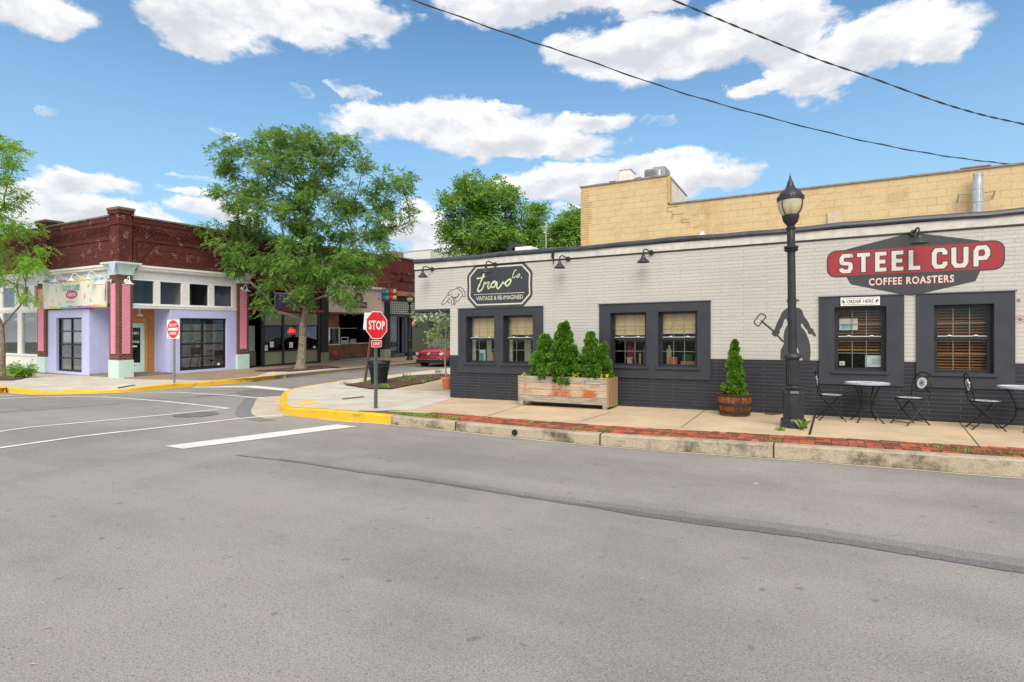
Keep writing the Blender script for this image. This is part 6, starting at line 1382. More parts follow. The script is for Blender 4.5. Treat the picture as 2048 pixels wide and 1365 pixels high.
# ---- do not enter
x, y = gnd(348.5, 765.5, .15); zb = zl(x, y); r = thing('do_not_enter_sign', 'white square sign with red disc reading DO NOT ENTER on a grey post', 'sign', (x, y, zb), R(-87)); cs = 1.94+.0
q = MB(); q.box(-.03, .03, -.03, .03, 0, 2.28); q.build('post', P((.30, .33, .32), .5, .6), r)
q = MB(); q.m = 0; q.prism(rrect(-.34, .34, cs-.34, cs+.34, .04), fS, 0, .004); q.m = 1; q.prism([(.325*cos(k*pi/18), cs+.325*sin(k*pi/18)) for k in range(36)], fS, 0, .006)
q.m = 0; q.prism(rrect(-.27, .27, cs-.05, cs+.05, .01), fS, 0, .008); text(q, 'DO NOT', fS, 0, cs+.15, .40, .095, 0, .008, bold=.02); text(q, 'ENTER', fS, 0, cs-.15, .36, .095, 0, .008, bold=.02)
q.m = 2; q.box(.04, .044, -.29, -.25, cs-.31, cs-.27)
q.build('sign_panel', [P((.80, .80, .78), .45, 0, .04), P((.70, .015, .02), .35, 0, .05), black], r, fixn=False)
# ---- leaning rusty post with a blank sign back
x, y = gnd(729.6, 767.5, .14); zb = zr(x, y); r = thing('leaning_signpost', 'rusty brown leaning post with a white sign panel partly behind the stop sign', 'signpost', (x, y, zb))
q = MB(); R_ = Vector((CA, SA, 0)); top = Vector((x, y, zb))+R_*.31+Vector((0, 0, 2.45)); q.tube([(x, y, zb), top], .045, 6); q.build('post', P((.13, .065, .045), .8, .2, .3), r)
q = MB(); c = Vector((x, y, zb))+R_*.26+Vector((0, 0, 2.2)); nv = Vector((sin(R(35)), -cos(R(35)), 0)); tv = Vector((cos(R(35)), sin(R(35)), 0)); q.prism([(-.28, -.3), (.28, -.3), (.28, .3), (-.28, .3)], lambda u, v, d: tuple(c+tv*u+Vector((.03*v/.3, 0, v))+nv*(d+.05)), 0, .01); q.build('sign_panel', P((.72, .72, .70), .5), r)
# ---- trash can
x, y = gnd(758, 769, .15); zb = zr(x, y); r = thing('trash_can', 'black slatted metal trash can standing on mulch behind the stop sign', 'trash can', (x, y, zb)); q = MB()
for k in range(30):
    a = 2*pi*k/30; q.tube(spline([(.25*cos(a), .25*sin(a), .04), (.29*cos(a), .29*sin(a), .35), (.34*cos(a), .34*sin(a), .62), (.355*cos(a), .355*sin(a), .74), (.39*cos(a), .39*sin(a), .79)], 2), .017, 5)
q.xf(Matrix.Translation((x, y, zb))); q.build('slats', P((.03, .03, .034), .4, .3), r)
q = MB(); q.lathe([(.23, .02), (.27, .35), (.315, .7), (.30, .70), (.2, .05)], (x, y, zb), 24); q.build('liner', P((.015, .015, .017), .6), r)
q = MB(); q.lathe([(.37, .77), (.42, .785), (.41, .815), (.36, .81)], (x, y, zb), 28, ring=True); q.lathe([(.25, .0), (.27, .0), (.27, .05), (.25, .05)], (x, y, zb), 28, ring=True); q.lathe([(.345, .60), (.365, .60), (.365, .64), (.345, .64)], (x, y, zb), 28, ring=True); q.build('rim', P((.035, .035, .04), .4, .3), r)
# ---- planter box
PXa, PXb, PYa, PYb = -6.02, -3.86, 11.46, 12.10; zt_ = zr(-5, 11.5); H0, H1 = zt_+.10, zt_+.685
r = thing('planter_box', 'long weathered wooden planter box with rust stains by the pale shop', 'planter', (PXa, PYa, zt_))
def boards(nm, mt, k0, k1):
    for k in range(k0, k1):
        q = MB(); a = H1-(k+1)*.146; q.box(PXa+.001*k, PXb-.045, PYa+(.003 if k % 2 else 0), PYa+.035, a+.004, H1-k*.146-.002); q.build(nm, mt, r)
boards('front_board', M['plank'], 0, 1); boards('front_board', M['plankr'], 1, 3); boards('front_board', M['plank'], 3, 4)
q = MB()
for k in range(4): q.box(PXa, PXb-.045, PYb-.035, PYb, H1-(k+1)*.146+.004, H1-k*.146-.002)
q.build('back_boards', M['plank'], r)
q = MB()
for k in range(6): y = PYa+.002+k*(PYb-PYa)/6; q.box(PXb-.044, PXb, y, y+(PYb-PYa)/6-.006, zt_+.06, H1-.002)
q.build('side_boards', M['plankside'], r); q = MB()
for k in range(6): y = PYa+.002+k*(PYb-PYa)/6; q.box(PXa-.02, PXa-.001, y, y+(PYb-PYa)/6-.006, H0, H1-.002)
q.build('side_boards', M['plankside'], r)
for (a, b) in ((PXa+.02, PXa+.11), (PXb-.13, PXb-.04)):
    for (c, d) in ((PYa+.01, PYa+.10), (PYb-.10, PYb-.01)): q = MB(); q.box(a, b, c-.015, d-.015, zt_+.002, H0+.001); q.build('leg', M['plank'], r)
q = MB()
for k in range(8):
    for xx_ in (PXa+.03, (PXa+PXb)/2, PXb-.08): q.lathe([(.007, -.002), (.006, 0)], (xx_, PYa-.003, H1-.035-k*.072), 6, 'y')
q.build('nails', black, r)
q = MB(); q.box(PXa+.01, PXb-.05, PYa+.036, PYb-.036, H1-.10, H1-.06); q.build('soil', M['mulch'], r)
# ---- barrel planter
x, y = -1.38, 11.74; zb = zr(x, y); r = thing('barrel_planter', 'half whiskey barrel planter with rusty hoops against the charcoal wall', 'planter', (x, y, zb)); q = MB(); n = 22
for k in range(n):
    a0, a1 = 2*pi*k/n+.012, 2*pi*(k+1)/n-.012; pr = [(.268, 0), (.295, .14), (.312, .28), (.322, .42)]; vs = []
    for rr, z in pr: vs += [(x+rr*cos(a0), y+rr*sin(a0), zb+z), (x+rr*cos(a1), y+rr*sin(a1), zb+z)]
    for rr, z in pr[::-1]: vs += [(x+(rr-.03)*cos(a0), y+(rr-.03)*sin(a0), zb+z), (x+(rr-.03)*cos(a1), y+(rr-.03)*sin(a1), zb+z)]
    q.add(vs, [(2*j, 2*j+1, 2*j+3, 2*j+2) for j in range(7)]+[(14, 15, 1, 0), (0, 2, 4, 6, 8, 10, 12, 14), (15, 13, 11, 9, 7, 5, 3, 1)])
q.build('staves', M['barrel'], r)
for z_, rr, hh_ in ((.05, .283, .05), (.20, .307, .05), (.38, .321, .04)): q = MB(); q.lathe([(rr, z_), (rr+.006, z_), (rr+.010, z_+hh_), (rr+.003, z_+hh_)], (x, y, zb), 32, ring=True); q.build('hoop', P((.05, .033, .028), .8, .4, .4, 8), r)
q = MB(); q.lathe([(.27, .35), (.15, .385), (.02, .39)], (x, y, zb), 20); q.build('soil', M['mulch'], r)
# ---- terracotta pot
x, y = gnd(894, 780, .15); y = max(y, 13.6); zb = zr(x, y); POT = (x, y, zb); r = thing('terracotta_pot', 'terracotta flower pot half hidden by the shop corner', 'pot', (x, y, zb)); q = MB(); q.lathe([(.10, 0), (.115, .02), (.15, .30), (.155, .32), (.13, .32), (.1, .05)], (x, y, zb), 24); q.build('bowl', P((.62, .19, .09), .8, 0, .12), r, True); q = MB(); q.lathe([(.155, .31), (.185, .31), (.19, .385), (.165, .385), (.15, .33)], (x, y, zb), 24, ring=True); q.build('rim', P((.66, .22, .11), .8, 0, .12), r); q = MB(); q.lathe([(.16, .33), (.02, .35)], (x, y, zb), 16); q.build('soil', M['mulch'], r)
# ---- bistro set
iron = P((.016, .016, .018), .45, .4)
def bistro_table():
    t = thing('bistro_table', 'x', 'table'); q = MB(); q.lathe([(.0, .680), (.335, .680), (.338, .690), (.335, .70), (.0, .70)], (0, 0, 0), 40); o = q.build('table_top', M['tile'], t)
    q = MB(); q.lathe([(.336, .672), (.348, .672), (.348, .704), (.338, .704)], (0, 0, 0), 40, ring=True); q.build('rim', P((.34, .37, .48), .5), t)
    for k in range(4):
        a = pi/4+k*pi/2+.2; q = MB(); q.tube([(c_*cos(a), c_*sin(a), z) for c_, z in [(p.x, p.y) for p in spline([(.24, .675, 0), (.16, .52, 0), (.11, .33, 0), (.15, .15, 0), (.28, .012, 0)], 6)]], .012, 7)
        q.lathe([(.018, 0), (.018, .012)], (.285*cos(a), .285*sin(a), 0), 8); q.build('leg', iron, t, True)
    q = MB(); q.lathe([(.108, .33), (.12, .33), (.12, .345), (.108, .345)], (0, 0, 0), 20, ring=True); q.build('brace_ring', iron, t); return t
def bistro_chair():      # faces +x
    t = thing('bistro_chair', 'x', 'chair'); q = MB(); q.lathe([(0, .445), (.185, .445), (.19, .455), (.185, .463), (0, .463)], (0, 0, 0), 32); q.build('seat', M['tile'], t)
    q = MB(); q.lathe([(.187, .438), (.2, .438), (.2, .466), (.19, .466)], (0, 0, 0), 32, ring=True); q.build('seat_rim', iron, t)
    bk = lambda z: -.19-(z-.45)*.16
    q = MB(); pts = []
    for k in range(13): a = pi*k/12; pts.append((bk(.68+.22*sin(a)), .19*cos(a), .69+.21*sin(a)))
    pts = [(bk(.45), .185, .45)]+pts+[(bk(.45), -.185, .45)]; q.tube(pts, .010, 7)
    q.tube([(bk(.60), .18, .58), (bk(.58), 0, .555), (bk(.60), -.18, .58)], .007, 6); q.tube([(bk(.86), .13, .85), (bk(.84), 0, .80), (bk(.86), -.13, .85)], .007, 6)
    for s_ in (-1, 1):
        q.tube(spline([(bk(.58), s_*.16, .58), (bk(.62), s_*.06, .63), (bk(.70), s_*.125, .70), (bk(.76), s_*.07, .76), (bk(.82), s_*.12, .84)], 4), .005, 5)
        q.tube(spline([(bk(.57), s_*.10, .57), (bk(.62), s_*.15, .64), (bk(.68), s_*.10, .68), (bk(.64), s_*.05, .62)], 4), .005, 5)
    q.build('back_frame', iron, t, True)
    q = MB(); M_ = Matrix.Translation((bk(.71), 0, .71)) @ Matrix.Rotation(-pi/2-.16, 4, 'Y'); q.lathe([(0, -.008), (.095, -.008), (.095, .008), (0, .008)], (0, 0, 0), 28); o = q.build('back_medallion', M['tilem'], t); o.matrix_local = M_
    for s_ in (-.165, .165):
        q = MB(); q.tube([(bk(.45)+.0, s_, .45), (.0, s_*1.02, .24), (.20, s_*1.05, .008)], .010, 6); q.lathe([(.015, 0), (.015, .014)], (.2, s_*1.05, 0), 8); q.build('front_leg', iron, t)
        q = MB(); q.tube([(.15, s_*.9, .44), (.0, s_*.94, .235), (-.22, s_*1.0, .008)], .010, 6); q.lathe([(.015, 0), (.015, .014)], (-.22, s_, 0), 8); q.build('rear_leg', iron, t)
    q = MB(); q.tube([(.17, -.17, .05), (.17, .17, .05)], .007, 5); q.tube([(-.18, -.165, .05), (-.18, .165, .05)], .007, 5); q.build('stretcher', iron, t); return t
def medal():
    m, g = newmat('medallion_tile'); s = g.n('ShaderNodeSeparateXYZ', i0=co(g)); rr = g.m('SQRT', g.m('ADD', g.m('MULTIPLY', s.outputs[0], s.outputs[0]), g.m('MULTIPLY', s.outputs[1], s.outputs[1])))
    th = g.m('ARCTAN2', s.outputs[1], s.outputs[0]); pet = g.m('ABSOLUTE', g.m('SINE', g.m('MULTIPLY', th, 4.0))); f = g.m('LESS_THAN', rr, g.m('ADD', g.m('MULTIPLY', pet, .055), .012))
    finish(g, g.mix(f, (.72, .68, .58), (.07, .14, .42)), .35); return m
M['tilem'] = medal()
t1 = bistro_table(); t1.location = (.82, 11.8, zr(.82, 11.8)); t1['label'] = 'mosaic bistro table beneath the ordering window, between two chairs'; t1['group'] = 'mosaic bistro tables'
dup(t1, (2.95, 11.72, zr(2.9, 11.7)), .3, 'mosaic bistro table cut off by the right edge of the photo')
ch1 = bistro_chair(); ch1.location = (.27, 11.78, zr(.3, 11.8)); ch1.rotation_euler = (0, 0, .12); ch1['label'] = 'folding bistro chair at the left of the first mosaic table, seen from the side'; ch1['group'] = 'folding bistro chairs outside the shop'
dup(ch1, (1.44, 11.74, zr(1.4, 11.7)), R(215), 'folding bistro chair showing its star medallion, right of the first mosaic table')
dup(ch1, (2.44, 11.62, zr(2.4, 11.6)), .05, 'folding bistro chair nearest the right edge of the photo')
# ---- overhead cables
def cable(name, lab, pts, d0, d1, rad, twist=0):
    P3 = []; n = len(pts)
    for i, (px, py) in enumerate(pts):
        d = ray(px, py); t = d0+(d1-d0)*i/(n-1); P3.append((d[0]*t, d[1]*t, HC+d[2]*t))
    a, b = Vector(P3[0]), Vector(P3[-1]); P3 = [tuple(a+(a-Vector(P3[1]))*2)]+P3+[tuple(b+(b-Vector(P3[-2]))*2)]
    sp = spline(P3, 24); q = MB(); q.tube(sp, rad, 6)
    o = thing(name, lab, 'cable', tuple(sp[0])); q.build('wire', P((.035, .03, .03), .6), o)
    for w_ in range(twist):
        s2 = [p+Vector((0, 0.6*rad*1.6*cos(i*.42+w_*pi), rad*1.6*sin(i*.42+w_*pi))) for i, p in enumerate(sp)]; q = MB(); q.tube(s2, rad*.75, 5); q.build('strand', P((.05, .045, .045), .6), o)
cable('overhead_cable', 'lower overhead cable sweeping from top centre down to the right edge', [(825, 0), (1024, 71), (1140, 109), (1330, 175), (1500, 225), (1700, 276), (1850, 306), (1960, 322), (2048, 331)], 13, 17, .012, 1)
cable('overhead_cable', 'upper twisted overhead cable crossing the top right sky', [(1345, 0), (1436, 38), (1525, 75), (1630, 117), (1740, 155), (1870, 202), (1960, 229), (2048, 249)], 11, 13, .010, 2)
# ---- red car parked in the side street (front faces the crossing)
def car():
    cx, fyy = -18.22, 24.35; zb = zroad(cx, fyy)+.005; r = thing('red_car', 'red compact suv parked in the side street, front towards the crossing', 'car', (cx, fyy, zb), R(4)); ORG[r.name] = Vector((0, 0, 0))
    paintr = P((.36, .008, .014), .22, .25, .05, 2, 0, Coat_Weight=.8); blk = P((.012, .012, .013), .4); gls = P((.04, .05, .055), .06, 0, .05, spec=.8)
    chrome = P((.6, .6, .6), .15, .95)
    # body: cross-sections along the length (y back), each ring of (x,z)
    secs = [(.0, .70, .30, .62, .72), (.06, .82, .26, .76, .84), (.25, .88, .24, .86, .95), (.9, .90, .24, .93, 1.05), (1.25, .91, .24, .95, 1.08), (2.2, .92, .24, .97, 1.10), (3.2, .92, .24, .97, 1.10), (4.1, .90, .26, .96, 1.08), (4.45, .84, .32, .92, 1.0)]
    q = MB(); vs, fs = [], []; m = 12
    for (yy, hw, z0_, zs, zt__) in secs:
        ring = [(-hw*.92, z0_), (-hw, z0_+.15), (-hw*1.01, (z0_+zs)/2), (-hw*.985, zs), (-hw*.86, zt__-.02), (-hw*.45, zt__), (hw*.45, zt__), (hw*.86, zt__-.02), (hw*.985, zs), (hw*1.01, (z0_+zs)/2), (hw, z0_+.15), (hw*.92, z0_)]
        vs += [(a, yy, b) for a, b in ring]
    for i in range(len(secs)-1):
        for j in range(m): fs.append((i*m+j, i*m+(j+1) % m, (i+1)*m+(j+1) % m, (i+1)*m+j))
    fs += [tuple(range(m)), tuple((len(secs)-1)*m+j for j in range(m))[::-1]]; q.add(vs, fs); body = q.build('body', paintr, r, True)
    q = MB(); cab = [(1.05, .82, 1.06, .80, 1.08), (1.72, .80, 1.07, .66, 1.56), (2.1, .80, 1.07, .64, 1.64), (3.4, .80, 1.07, .63, 1.63), (4.05, .80, 1.06, .60, 1.50), (4.40, .78, 1.0, .74, 1.04)]; vs, fs = [], []
    for (yy, a, za, b, zb2) in cab: vs += [(-a, yy, za), (-b, yy, zb2), (b, yy, zb2), (a, yy, za)]
    for i in range(len(cab)-1):
        for j in range(4): fs.append((i*4+j, i*4+(j+1) % 4, i*4+4+(j+1) % 4, i*4+4+j))
    fs += [(0, 1, 2, 3), (20, 23, 22, 21)]; q.add(vs, fs); q.build('windows', gls, r, True)
    q = MB(); q.add([(-.655, 1.74, 1.575), (.655, 1.74, 1.575), (.645, 2.1, 1.66), (.635, 3.4, 1.65), (.60, 4.05, 1.52), (-.60, 4.05, 1.52), (-.635, 3.4, 1.65), (-.645, 2.1, 1.66)], [(0, 1, 2, 7), (7, 2, 3, 6), (6, 3, 4, 5)])
    for s_ in (-1, 1):
        q.tube([(s_*.82, 1.03, 1.07), (s_*.672, 1.72, 1.57), (s_*.65, 2.1, 1.645), (s_*.64, 3.4, 1.635), (s_*.61, 4.05, 1.51), (s_*.75, 4.42, 1.02)], .028, 6); q.tube([(s_*.81, 2.35, 1.08), (s_*.655, 2.4, 1.62)], .03, 6); q.tube([(s_*.81, 3.4, 1.08), (s_*.65, 3.4, 1.62)], .03, 6)
        q.tube([(s_*.66, 2.1, 1.68), (s_*.65, 3.5, 1.67)], .015, 5)
    q.build('roof', paintr, r)
    q = MB(); q.box(-.66, .66, -.045, .02, .63, .76); q.build('grille', blk, r); q = MB()
    for z in (.655, .70, .745): q.box(-.65, .65, -.055, -.044, z, z+.012)
    q.build('grille_bars', chrome, r)
    q = MB(); q.lathe([(.075, 0), (.085, .01), (.085, .02), (.07, .025)], (0, -.075, .695), 24, 'y'); q.build('badge_ring', chrome, r); q = MB(); draw(q, stroke_quads([Vector((-.045, .04)), Vector((0, -.05)), Vector((.045, .04))], .014)+stroke_quads([Vector((-.03, -.02)), Vector((-.0, .03)), Vector((.03, -.02))], .012), lambda u, v, d: (u, -.085-d, .7+v), 0, .004); q.build('badge_letters', chrome, r, fixn=False)
    for s_ in (-1, 1):
        q = MB(); q.prism([(s_*.56, .63), (s_*.83, .66), (s_*.87, .78), (s_*.58, .755)], lambda u, v, d: (u, -.0-d+abs(u)*.13-.09+.02, v), -.12, .045); q.build('headlight', P((.62, .66, .68), .1, .3), r)
        q = MB(); q.lathe([(.045, 0), (.045, .02)], (s_*.72, -.01, .42), 12, 'y'); q.build('fog_light', P((.5, .5, .45), .2), r)
        q = MB(); q.prism([(s_*.80, 1.05), (s_*1.02, 1.10), (s_*1.02, 1.22), (s_*.86, 1.2)], lambda u, v, d: (u, 1.45+d, v), 0, .12); q.build('side_mirror', paintr, r)
        for yy in (.88, 3.58):
            q = MB(); q.lathe([(.20, -.1), (.33, -.1), (.345, -.06), (.345, .06), (.33, .10), (.22, .11), (.20, .05)], (s_*.83, yy, .345), 28, 'x'); w_ = q.build('wheel', P((.02, .02, .021), .8), r, True)
            q = MB(); q.lathe([(.21, s_*.085), (.20, s_*.06), (.06, s_*.07), (.03, s_*.09)], (s_*.83, yy, .345), 20, 'x')
            for k in range(5): a = k*2*pi/5; q.tube([(s_*.925, yy+.04*cos(a), .345+.04*sin(a)), (s_*.93, yy+.2*cos(a), .345+.2*sin(a))], .025, 5)
            q.build('rim', P((.35, .36, .37), .3, .8), w_)
            q = MB(); q.lathe([(.355, -.012), (.39, -.012), (.39, .02), (.355, .02)], (s_*.905, yy, .345), 28, 'x', ring=True); q.build('wheel_arch', blk, r)
    q = MB(); q.box(-.80, .80, -.05, .06, .25, .42); q.box(-.88, .88, .06, 4.4, .22, .27); q.build('lower_bumper', blk, r); q = MB(); draw(q, stroke_quads([Vector(p) for p in ((-.70, .53), (-.55, .40), (.55, .40), (.70, .53))], .018), lambda u, v, d: (u, -.075-d, v), -.03, .01); q.build('bumper_trim', chrome, r, fixn=False)
    for s_ in (-1, 1): q = MB(); q.box(s_*.905-.01, s_*.905+.01, 1.35, 1.36, .4, 1.0); q.box(s_*.92-.01, s_*.92+.01, 1.6, 3.0, .52, .54); q.build('door_trim', blk, r)
    for o in kids(r):
        pass
car()
# ---- hanging lantern below the overhang
u, v = onY(829, 648, 13.4); r = thing('hanging_lantern', 'small red and brown lantern plaque hanging under the entrance overhang', 'lantern', (u, 13.4, v)); q = MB(); q.box(u-.08, u+.08, 13.38, 13.44, v-.13, v+.12); q.build('frame', P((.07, .035, .03), .6), r); q = MB(); q.lathe([(.02, -.09), (.06, -.02), (.05, .05), (.015, .08)], (u, 13.36, v), 10); q.build('figure', P((.48, .20, .12), .6), r); q = MB(); q.tube([(u, 13.4, v+.12), (u, 13.4, ZS+.02)], .008, 5); q.build('hook', black, r)
# ============================================================ TREES AND PLANTS
RV, DV = Vector((CA, SA, 0)), Vector((-SA, CA, 0))      # picture-right and away directions on the ground
def unit(n): v = nrg.normal(size=(n, 3)); return v/np.linalg.norm(v, axis=1, keepdims=True)
def sprays(cent, L=.32, nl=9, lw=.035, ll=.10, droop=.35, out=None):
    """compound leaf sprays: small leaflets in pairs on a drooping axis -> quads (n,nl,4,3)"""
    n = len(cent); ax = unit(n); ax[:, 2] = ax[:, 2]*.5-droop*.5
    if out is not None: ax = ax+out*.9
    ax /= np.linalg.norm(ax, axis=1, keepdims=True); up = unit(n)*.5+np.array([0, 0, 1.0]); sd = np.cross(ax, up); sd /= np.linalg.norm(sd, axis=1, keepdims=True); nn_ = np.cross(sd, ax)
    V = np.zeros((n, nl, 4, 3))
    for k in range(nl):
        t = (k/(nl-1)); s_ = 1 if k % 2 else -1; dr = np.zeros((n, 3)); dr[:, 2] = -droop*L*t*t
        b = cent+ax*(L*t)+dr; jt = nrg.normal(size=(n, 1))*.25; d = sd*s_*(1-.55*t)+ax*(.45+.5*t)+nn_*jt; d[:, 2] -= .15; d /= np.linalg.norm(d, axis=1, keepdims=True); w_ = np.cross(d, nn_+nrg.normal(size=(n, 3))*.3); w_ /= np.linalg.norm(w_, axis=1, keepdims=True)
        sz = nrg.uniform(.7, 1.25, size=(n, 1)); V[:, k, 0] = b; V[:, k, 1] = b+d*ll*.5*sz+w_*lw*sz; V[:, k, 2] = b+d*ll*sz; V[:, k, 3] = b+d*ll*.5*sz-w_*lw*sz
    return V.reshape(-1, 3)
def grow(base, fork, targets, r0, mat, root, bend=.25, fork_r=.62, flare=1.7):
    """limbs: every target cluster is joined to the nearest part of what has grown already"""
    nodes = [Vector(base), Vector(base).lerp(Vector(fork), .5)+Vector((.03, .02, 0)), Vector(fork)]; par = [-1, 0, 1]
    fk = Vector(fork); T_ = sorted(targets, key=lambda t: (Vector(t)-fk).length)
    tips = []
    for t in T_:
        t = Vector(t); best, bi = 1e9, 2
        for i in range(2, len(nodes)):
            p = nodes[i]; dv_ = t-p; L = dv_.length
            if L < 1e-3: continue
            back = (p-fk).length; ang = 0
            if par[i] >= 0 and i > 2: dd_ = (p-nodes[par[i]]).normalized(); ang = (1-dd_.dot(dv_.normalized()))*.55
            c = L*(1+ang)+.28*back
            if c < best: best, bi = c, i
        p = nodes[bi]; L = (t-p).length; k = max(1, int(L/.55)); prev = bi
        d0 = (p-nodes[par[bi]]).normalized() if bi > 2 else Vector((t.x-p.x, t.y-p.y, abs(t.z-p.z)+.6)).normalized()
        for j in range(1, k+1):
            f = j/k; q = p.lerp(t, f)+d0*(bend*L*f*(1-f))+Vector((rnd.uniform(-1, 1), rnd.uniform(-1, 1), rnd.uniform(-.6, 1)))*.06*(1 if j < k else 0)
            nodes.append(q); par.append(prev); prev = len(nodes)-1
        tips.append(prev)
    cnt = [0]*len(nodes)
    for tpi in tips:
        i = tpi
        while i >= 0: cnt[i] += 1; i = par[i]
    mx = max(1, cnt[2]); rad = [r0*fork_r*(c/mx)**.48+.006 for c in cnt]; rad[0] = r0; rad[1] = r0*.82; rad[2] = r0*.78
    q = MB(); b = Vector(base)
    q.tube([b-Vector((0, 0, .05)), b+Vector((0, 0, .05)), b.lerp(nodes[1], .25), nodes[1], nodes[1].lerp(nodes[2], .6), nodes[2]+Vector((0, 0, .05))], [r0*flare, r0*1.35, r0*1.02, r0*.86, r0*.8, r0*.72], 12)
    for i in range(3, len(nodes)):
        a, c = nodes[par[i]], nodes[i]; ra = min(rad[par[i]], rad[i]*1.6) if par[i] > 2 else rad[i]*1.35; q.tube([a, c], [ra, rad[i]], 5 if rad[i] < .03 else 8, cap=False)
    q.build('trunk', mat, root, True, fixn=False); return nodes, tips
def in_lobes(lobes, n):
    out = []; wts = [l[3]*l[4]*l[5] for l in lobes]; tot = sum(wts)
    for l, w_ in zip(lobes, wts):
        k = max(2, int(round(n*w_/tot)))
        for _ in range(k):
            v = unit(1)[0]*nrg.uniform(.35, 1)**.5; out.append((l[0]+v[0]*l[3], l[1]+v[1]*l[4], l[2]+v[2]*l[5]))
    return out
def px_lobes(base_px, depthY, pxl, ground_pt):
    s_ = F/depthY; out = []
    for (cx, cy, rx, rz, dd_, rd) in pxl:
        o = Vector((ground_pt[0], ground_pt[1], 0))+RV*((cx-base_px)/s_)+DV*dd_
        k = (depthY+dd_)/depthY; o = Vector((ground_pt[0], ground_pt[1], 0))+RV*(((cx-1024)*k-(base_px-1024))/s_)+DV*dd_
        out.append((o.x, o.y, HC+(682.5-cy)/s_*k, rx/s_*k, rd, rz/s_*k))
    return out
def tree(name, lab, base, forkz, lobes, ncl, r0, leafmat, per=26, cl_r=.55, L=.34, ll=.11, lw=.03, nl=9, droop=.4, cat='tree', grp=None, bend=.25, flare=1.7, fork_off=(0, 0)):
    r = thing(name, lab, cat, base, 0, grp); ts = in_lobes(lobes, ncl); nodes, tips = grow(base, (base[0]+fork_off[0], base[1]+fork_off[1], base[2]+forkz), ts, r0, M['bark'], r, bend, flare=flare)
    C_ = np.array([tuple(nodes[i]) for i in tips]); cen = C_.mean(axis=0)
    # leaf positions gather round tips and the twigs that lead to them
    pts = []; outs = []
    for c in C_:
        k = max(4, int(per*nrg.uniform(.55, 1.45))); v = unit(k)*(nrg.uniform(.1, 1, size=(k, 1))**.6)*cl_r*nrg.uniform(.7, 1.25); v[:, 2] *= .62; pts.append(c+v); o = (c-cen); o = o/(np.linalg.norm(o)+1e-6); outs.append(np.tile(o, (k, 1))*.6+v/cl_r*.5)
    pts = np.concatenate(pts); outs = np.concatenate(outs)
    V = sprays(pts, L, nl, lw, ll, droop, outs); np_mesh('crown', V, len(V)//4, 4, leafmat, r)
    return r
# the big honey locust before the dark shops
bx, by = gnd(601, 743, .2); Yd = -SA*bx+CA*by; bz = zl(bx, by)+.03
LB = px_lobes(601, Yd, [(600, 330, 75, 62, 0, 2.2), (505, 345, 62, 55, .4, 1.6), (455, 305, 32, 34, 0, .8), (690, 325, 45, 45, -.4, 1.5), (560, 290, 50, 30, .5, 1.2), (470, 400, 40, 34, -.8, 1.2), (462, 470, 46, 36, -1.0, 1.3), (545, 430, 75, 55, .2, 2.4), (650, 430, 70, 55, .3, 2.4), (765, 380, 60, 42, .6, 1.2), (800, 375, 34, 28, .3, .8), (735, 440, 62, 42, .2, 1.5), (790, 430, 34, 30, .5, .8), (600, 520, 80, 45, -.2, 2.3), (520, 530, 55, 38, -.8, 1.4), (440, 500, 26, 26, -1.2, .6), (690, 530, 72, 42, .1, 1.9), (745, 500, 48, 30, .4, 1.0), (640, 580, 58, 26, -.6, 1.2), (565, 580, 45, 28, -.7, 1.1), (700, 570, 52, 24, -.8, 1.0), (520, 610, 18, 18, -1.0, .35), (700, 606, 18, 10, -1.0, .3), (610, 268, 26, 14, 0, .5)], (bx, by))
tree('honey_locust_tree', 'large spreading green tree in the mulch pit before the dark shops', (bx, by, bz), 2.35, LB, 410, .215, M['leaf'], per=38, cl_r=.50, L=.25, ll=.10, lw=.03, nl=8, droop=.22, fork_off=(.05, .1))
# tree at the left edge (trunk just inside the frame)
bx, by = gnd(4, 755, .12); Yd = -SA*bx+CA*by; bz = zl(bx, by)+.03
LB = px_lobes(4, Yd, [(-60, 300, 70, 60, 0, 1.6), (15, 300, 26, 22, -.3, .7), (-20, 390, 55, 40, -.3, 1.4), (25, 380, 30, 26, -.5, .6), (-10, 455, 55, 30, -.6, 1.3), (40, 450, 34, 16, -.8, .7), (60, 490, 34, 20, -.9, .7), (20, 520, 45, 30, -.9, 1.1), (62, 528, 26, 14, -1.0, .5), (-60, 470, 70, 60, 0, 1.8), (-120, 420, 60, 90, .5, 1.8), (-40, 560, 50, 30, -.5, 1.0), (10, 575, 34, 24, -.8, .6), (50, 600, 22, 18, -.7, .4), (-15, 340, 50, 30, 0, 1.2)], (bx, by))
tree('honey_locust_tree', 'bright green young tree at the left edge beside the white storefront', (bx, by, bz), 2.1, LB, 170, .11, M['leafy'], per=24, cl_r=.42, L=.28, ll=.10, lw=.028, droop=.3)
# trees behind the pale shop
def far_tree(px, Yd, lobes, lab, ncl, r0=.2, forkz=4.0, per=30, cl=.62):
    d = ray(px, 682.5); bx, by = d[0]*Yd, d[1]*Yd; L_ = px_lobes(px, Yd, lobes, (bx, by)); tree('street_tree', lab, (bx, by, .3), forkz, L_, ncl, r0, M['leafb'], per=per, cl_r=cl, L=.38, ll=.19, lw=.06, nl=5, droop=.15, grp='green trees rising behind the pale shop', bend=.15)
far_tree(975, 36, [(960, 400, 62, 38, 0, 2.0), (930, 440, 48, 45, 0, 1.8), (995, 430, 50, 50, 0, 2), (955, 375, 45, 22, 0, 1.2), (1010, 385, 24, 20, 0, 1), (960, 480, 76, 34, 0, 2.2), (905, 480, 30, 26, 0, 1), (1005, 490, 45, 28, 0, 1.6), (985, 465, 40, 30, -1, 1.4), (920, 400, 28, 30, 0, 1)], 'largest green tree rising behind the pale shop, left of the tan wall', 190, .3)
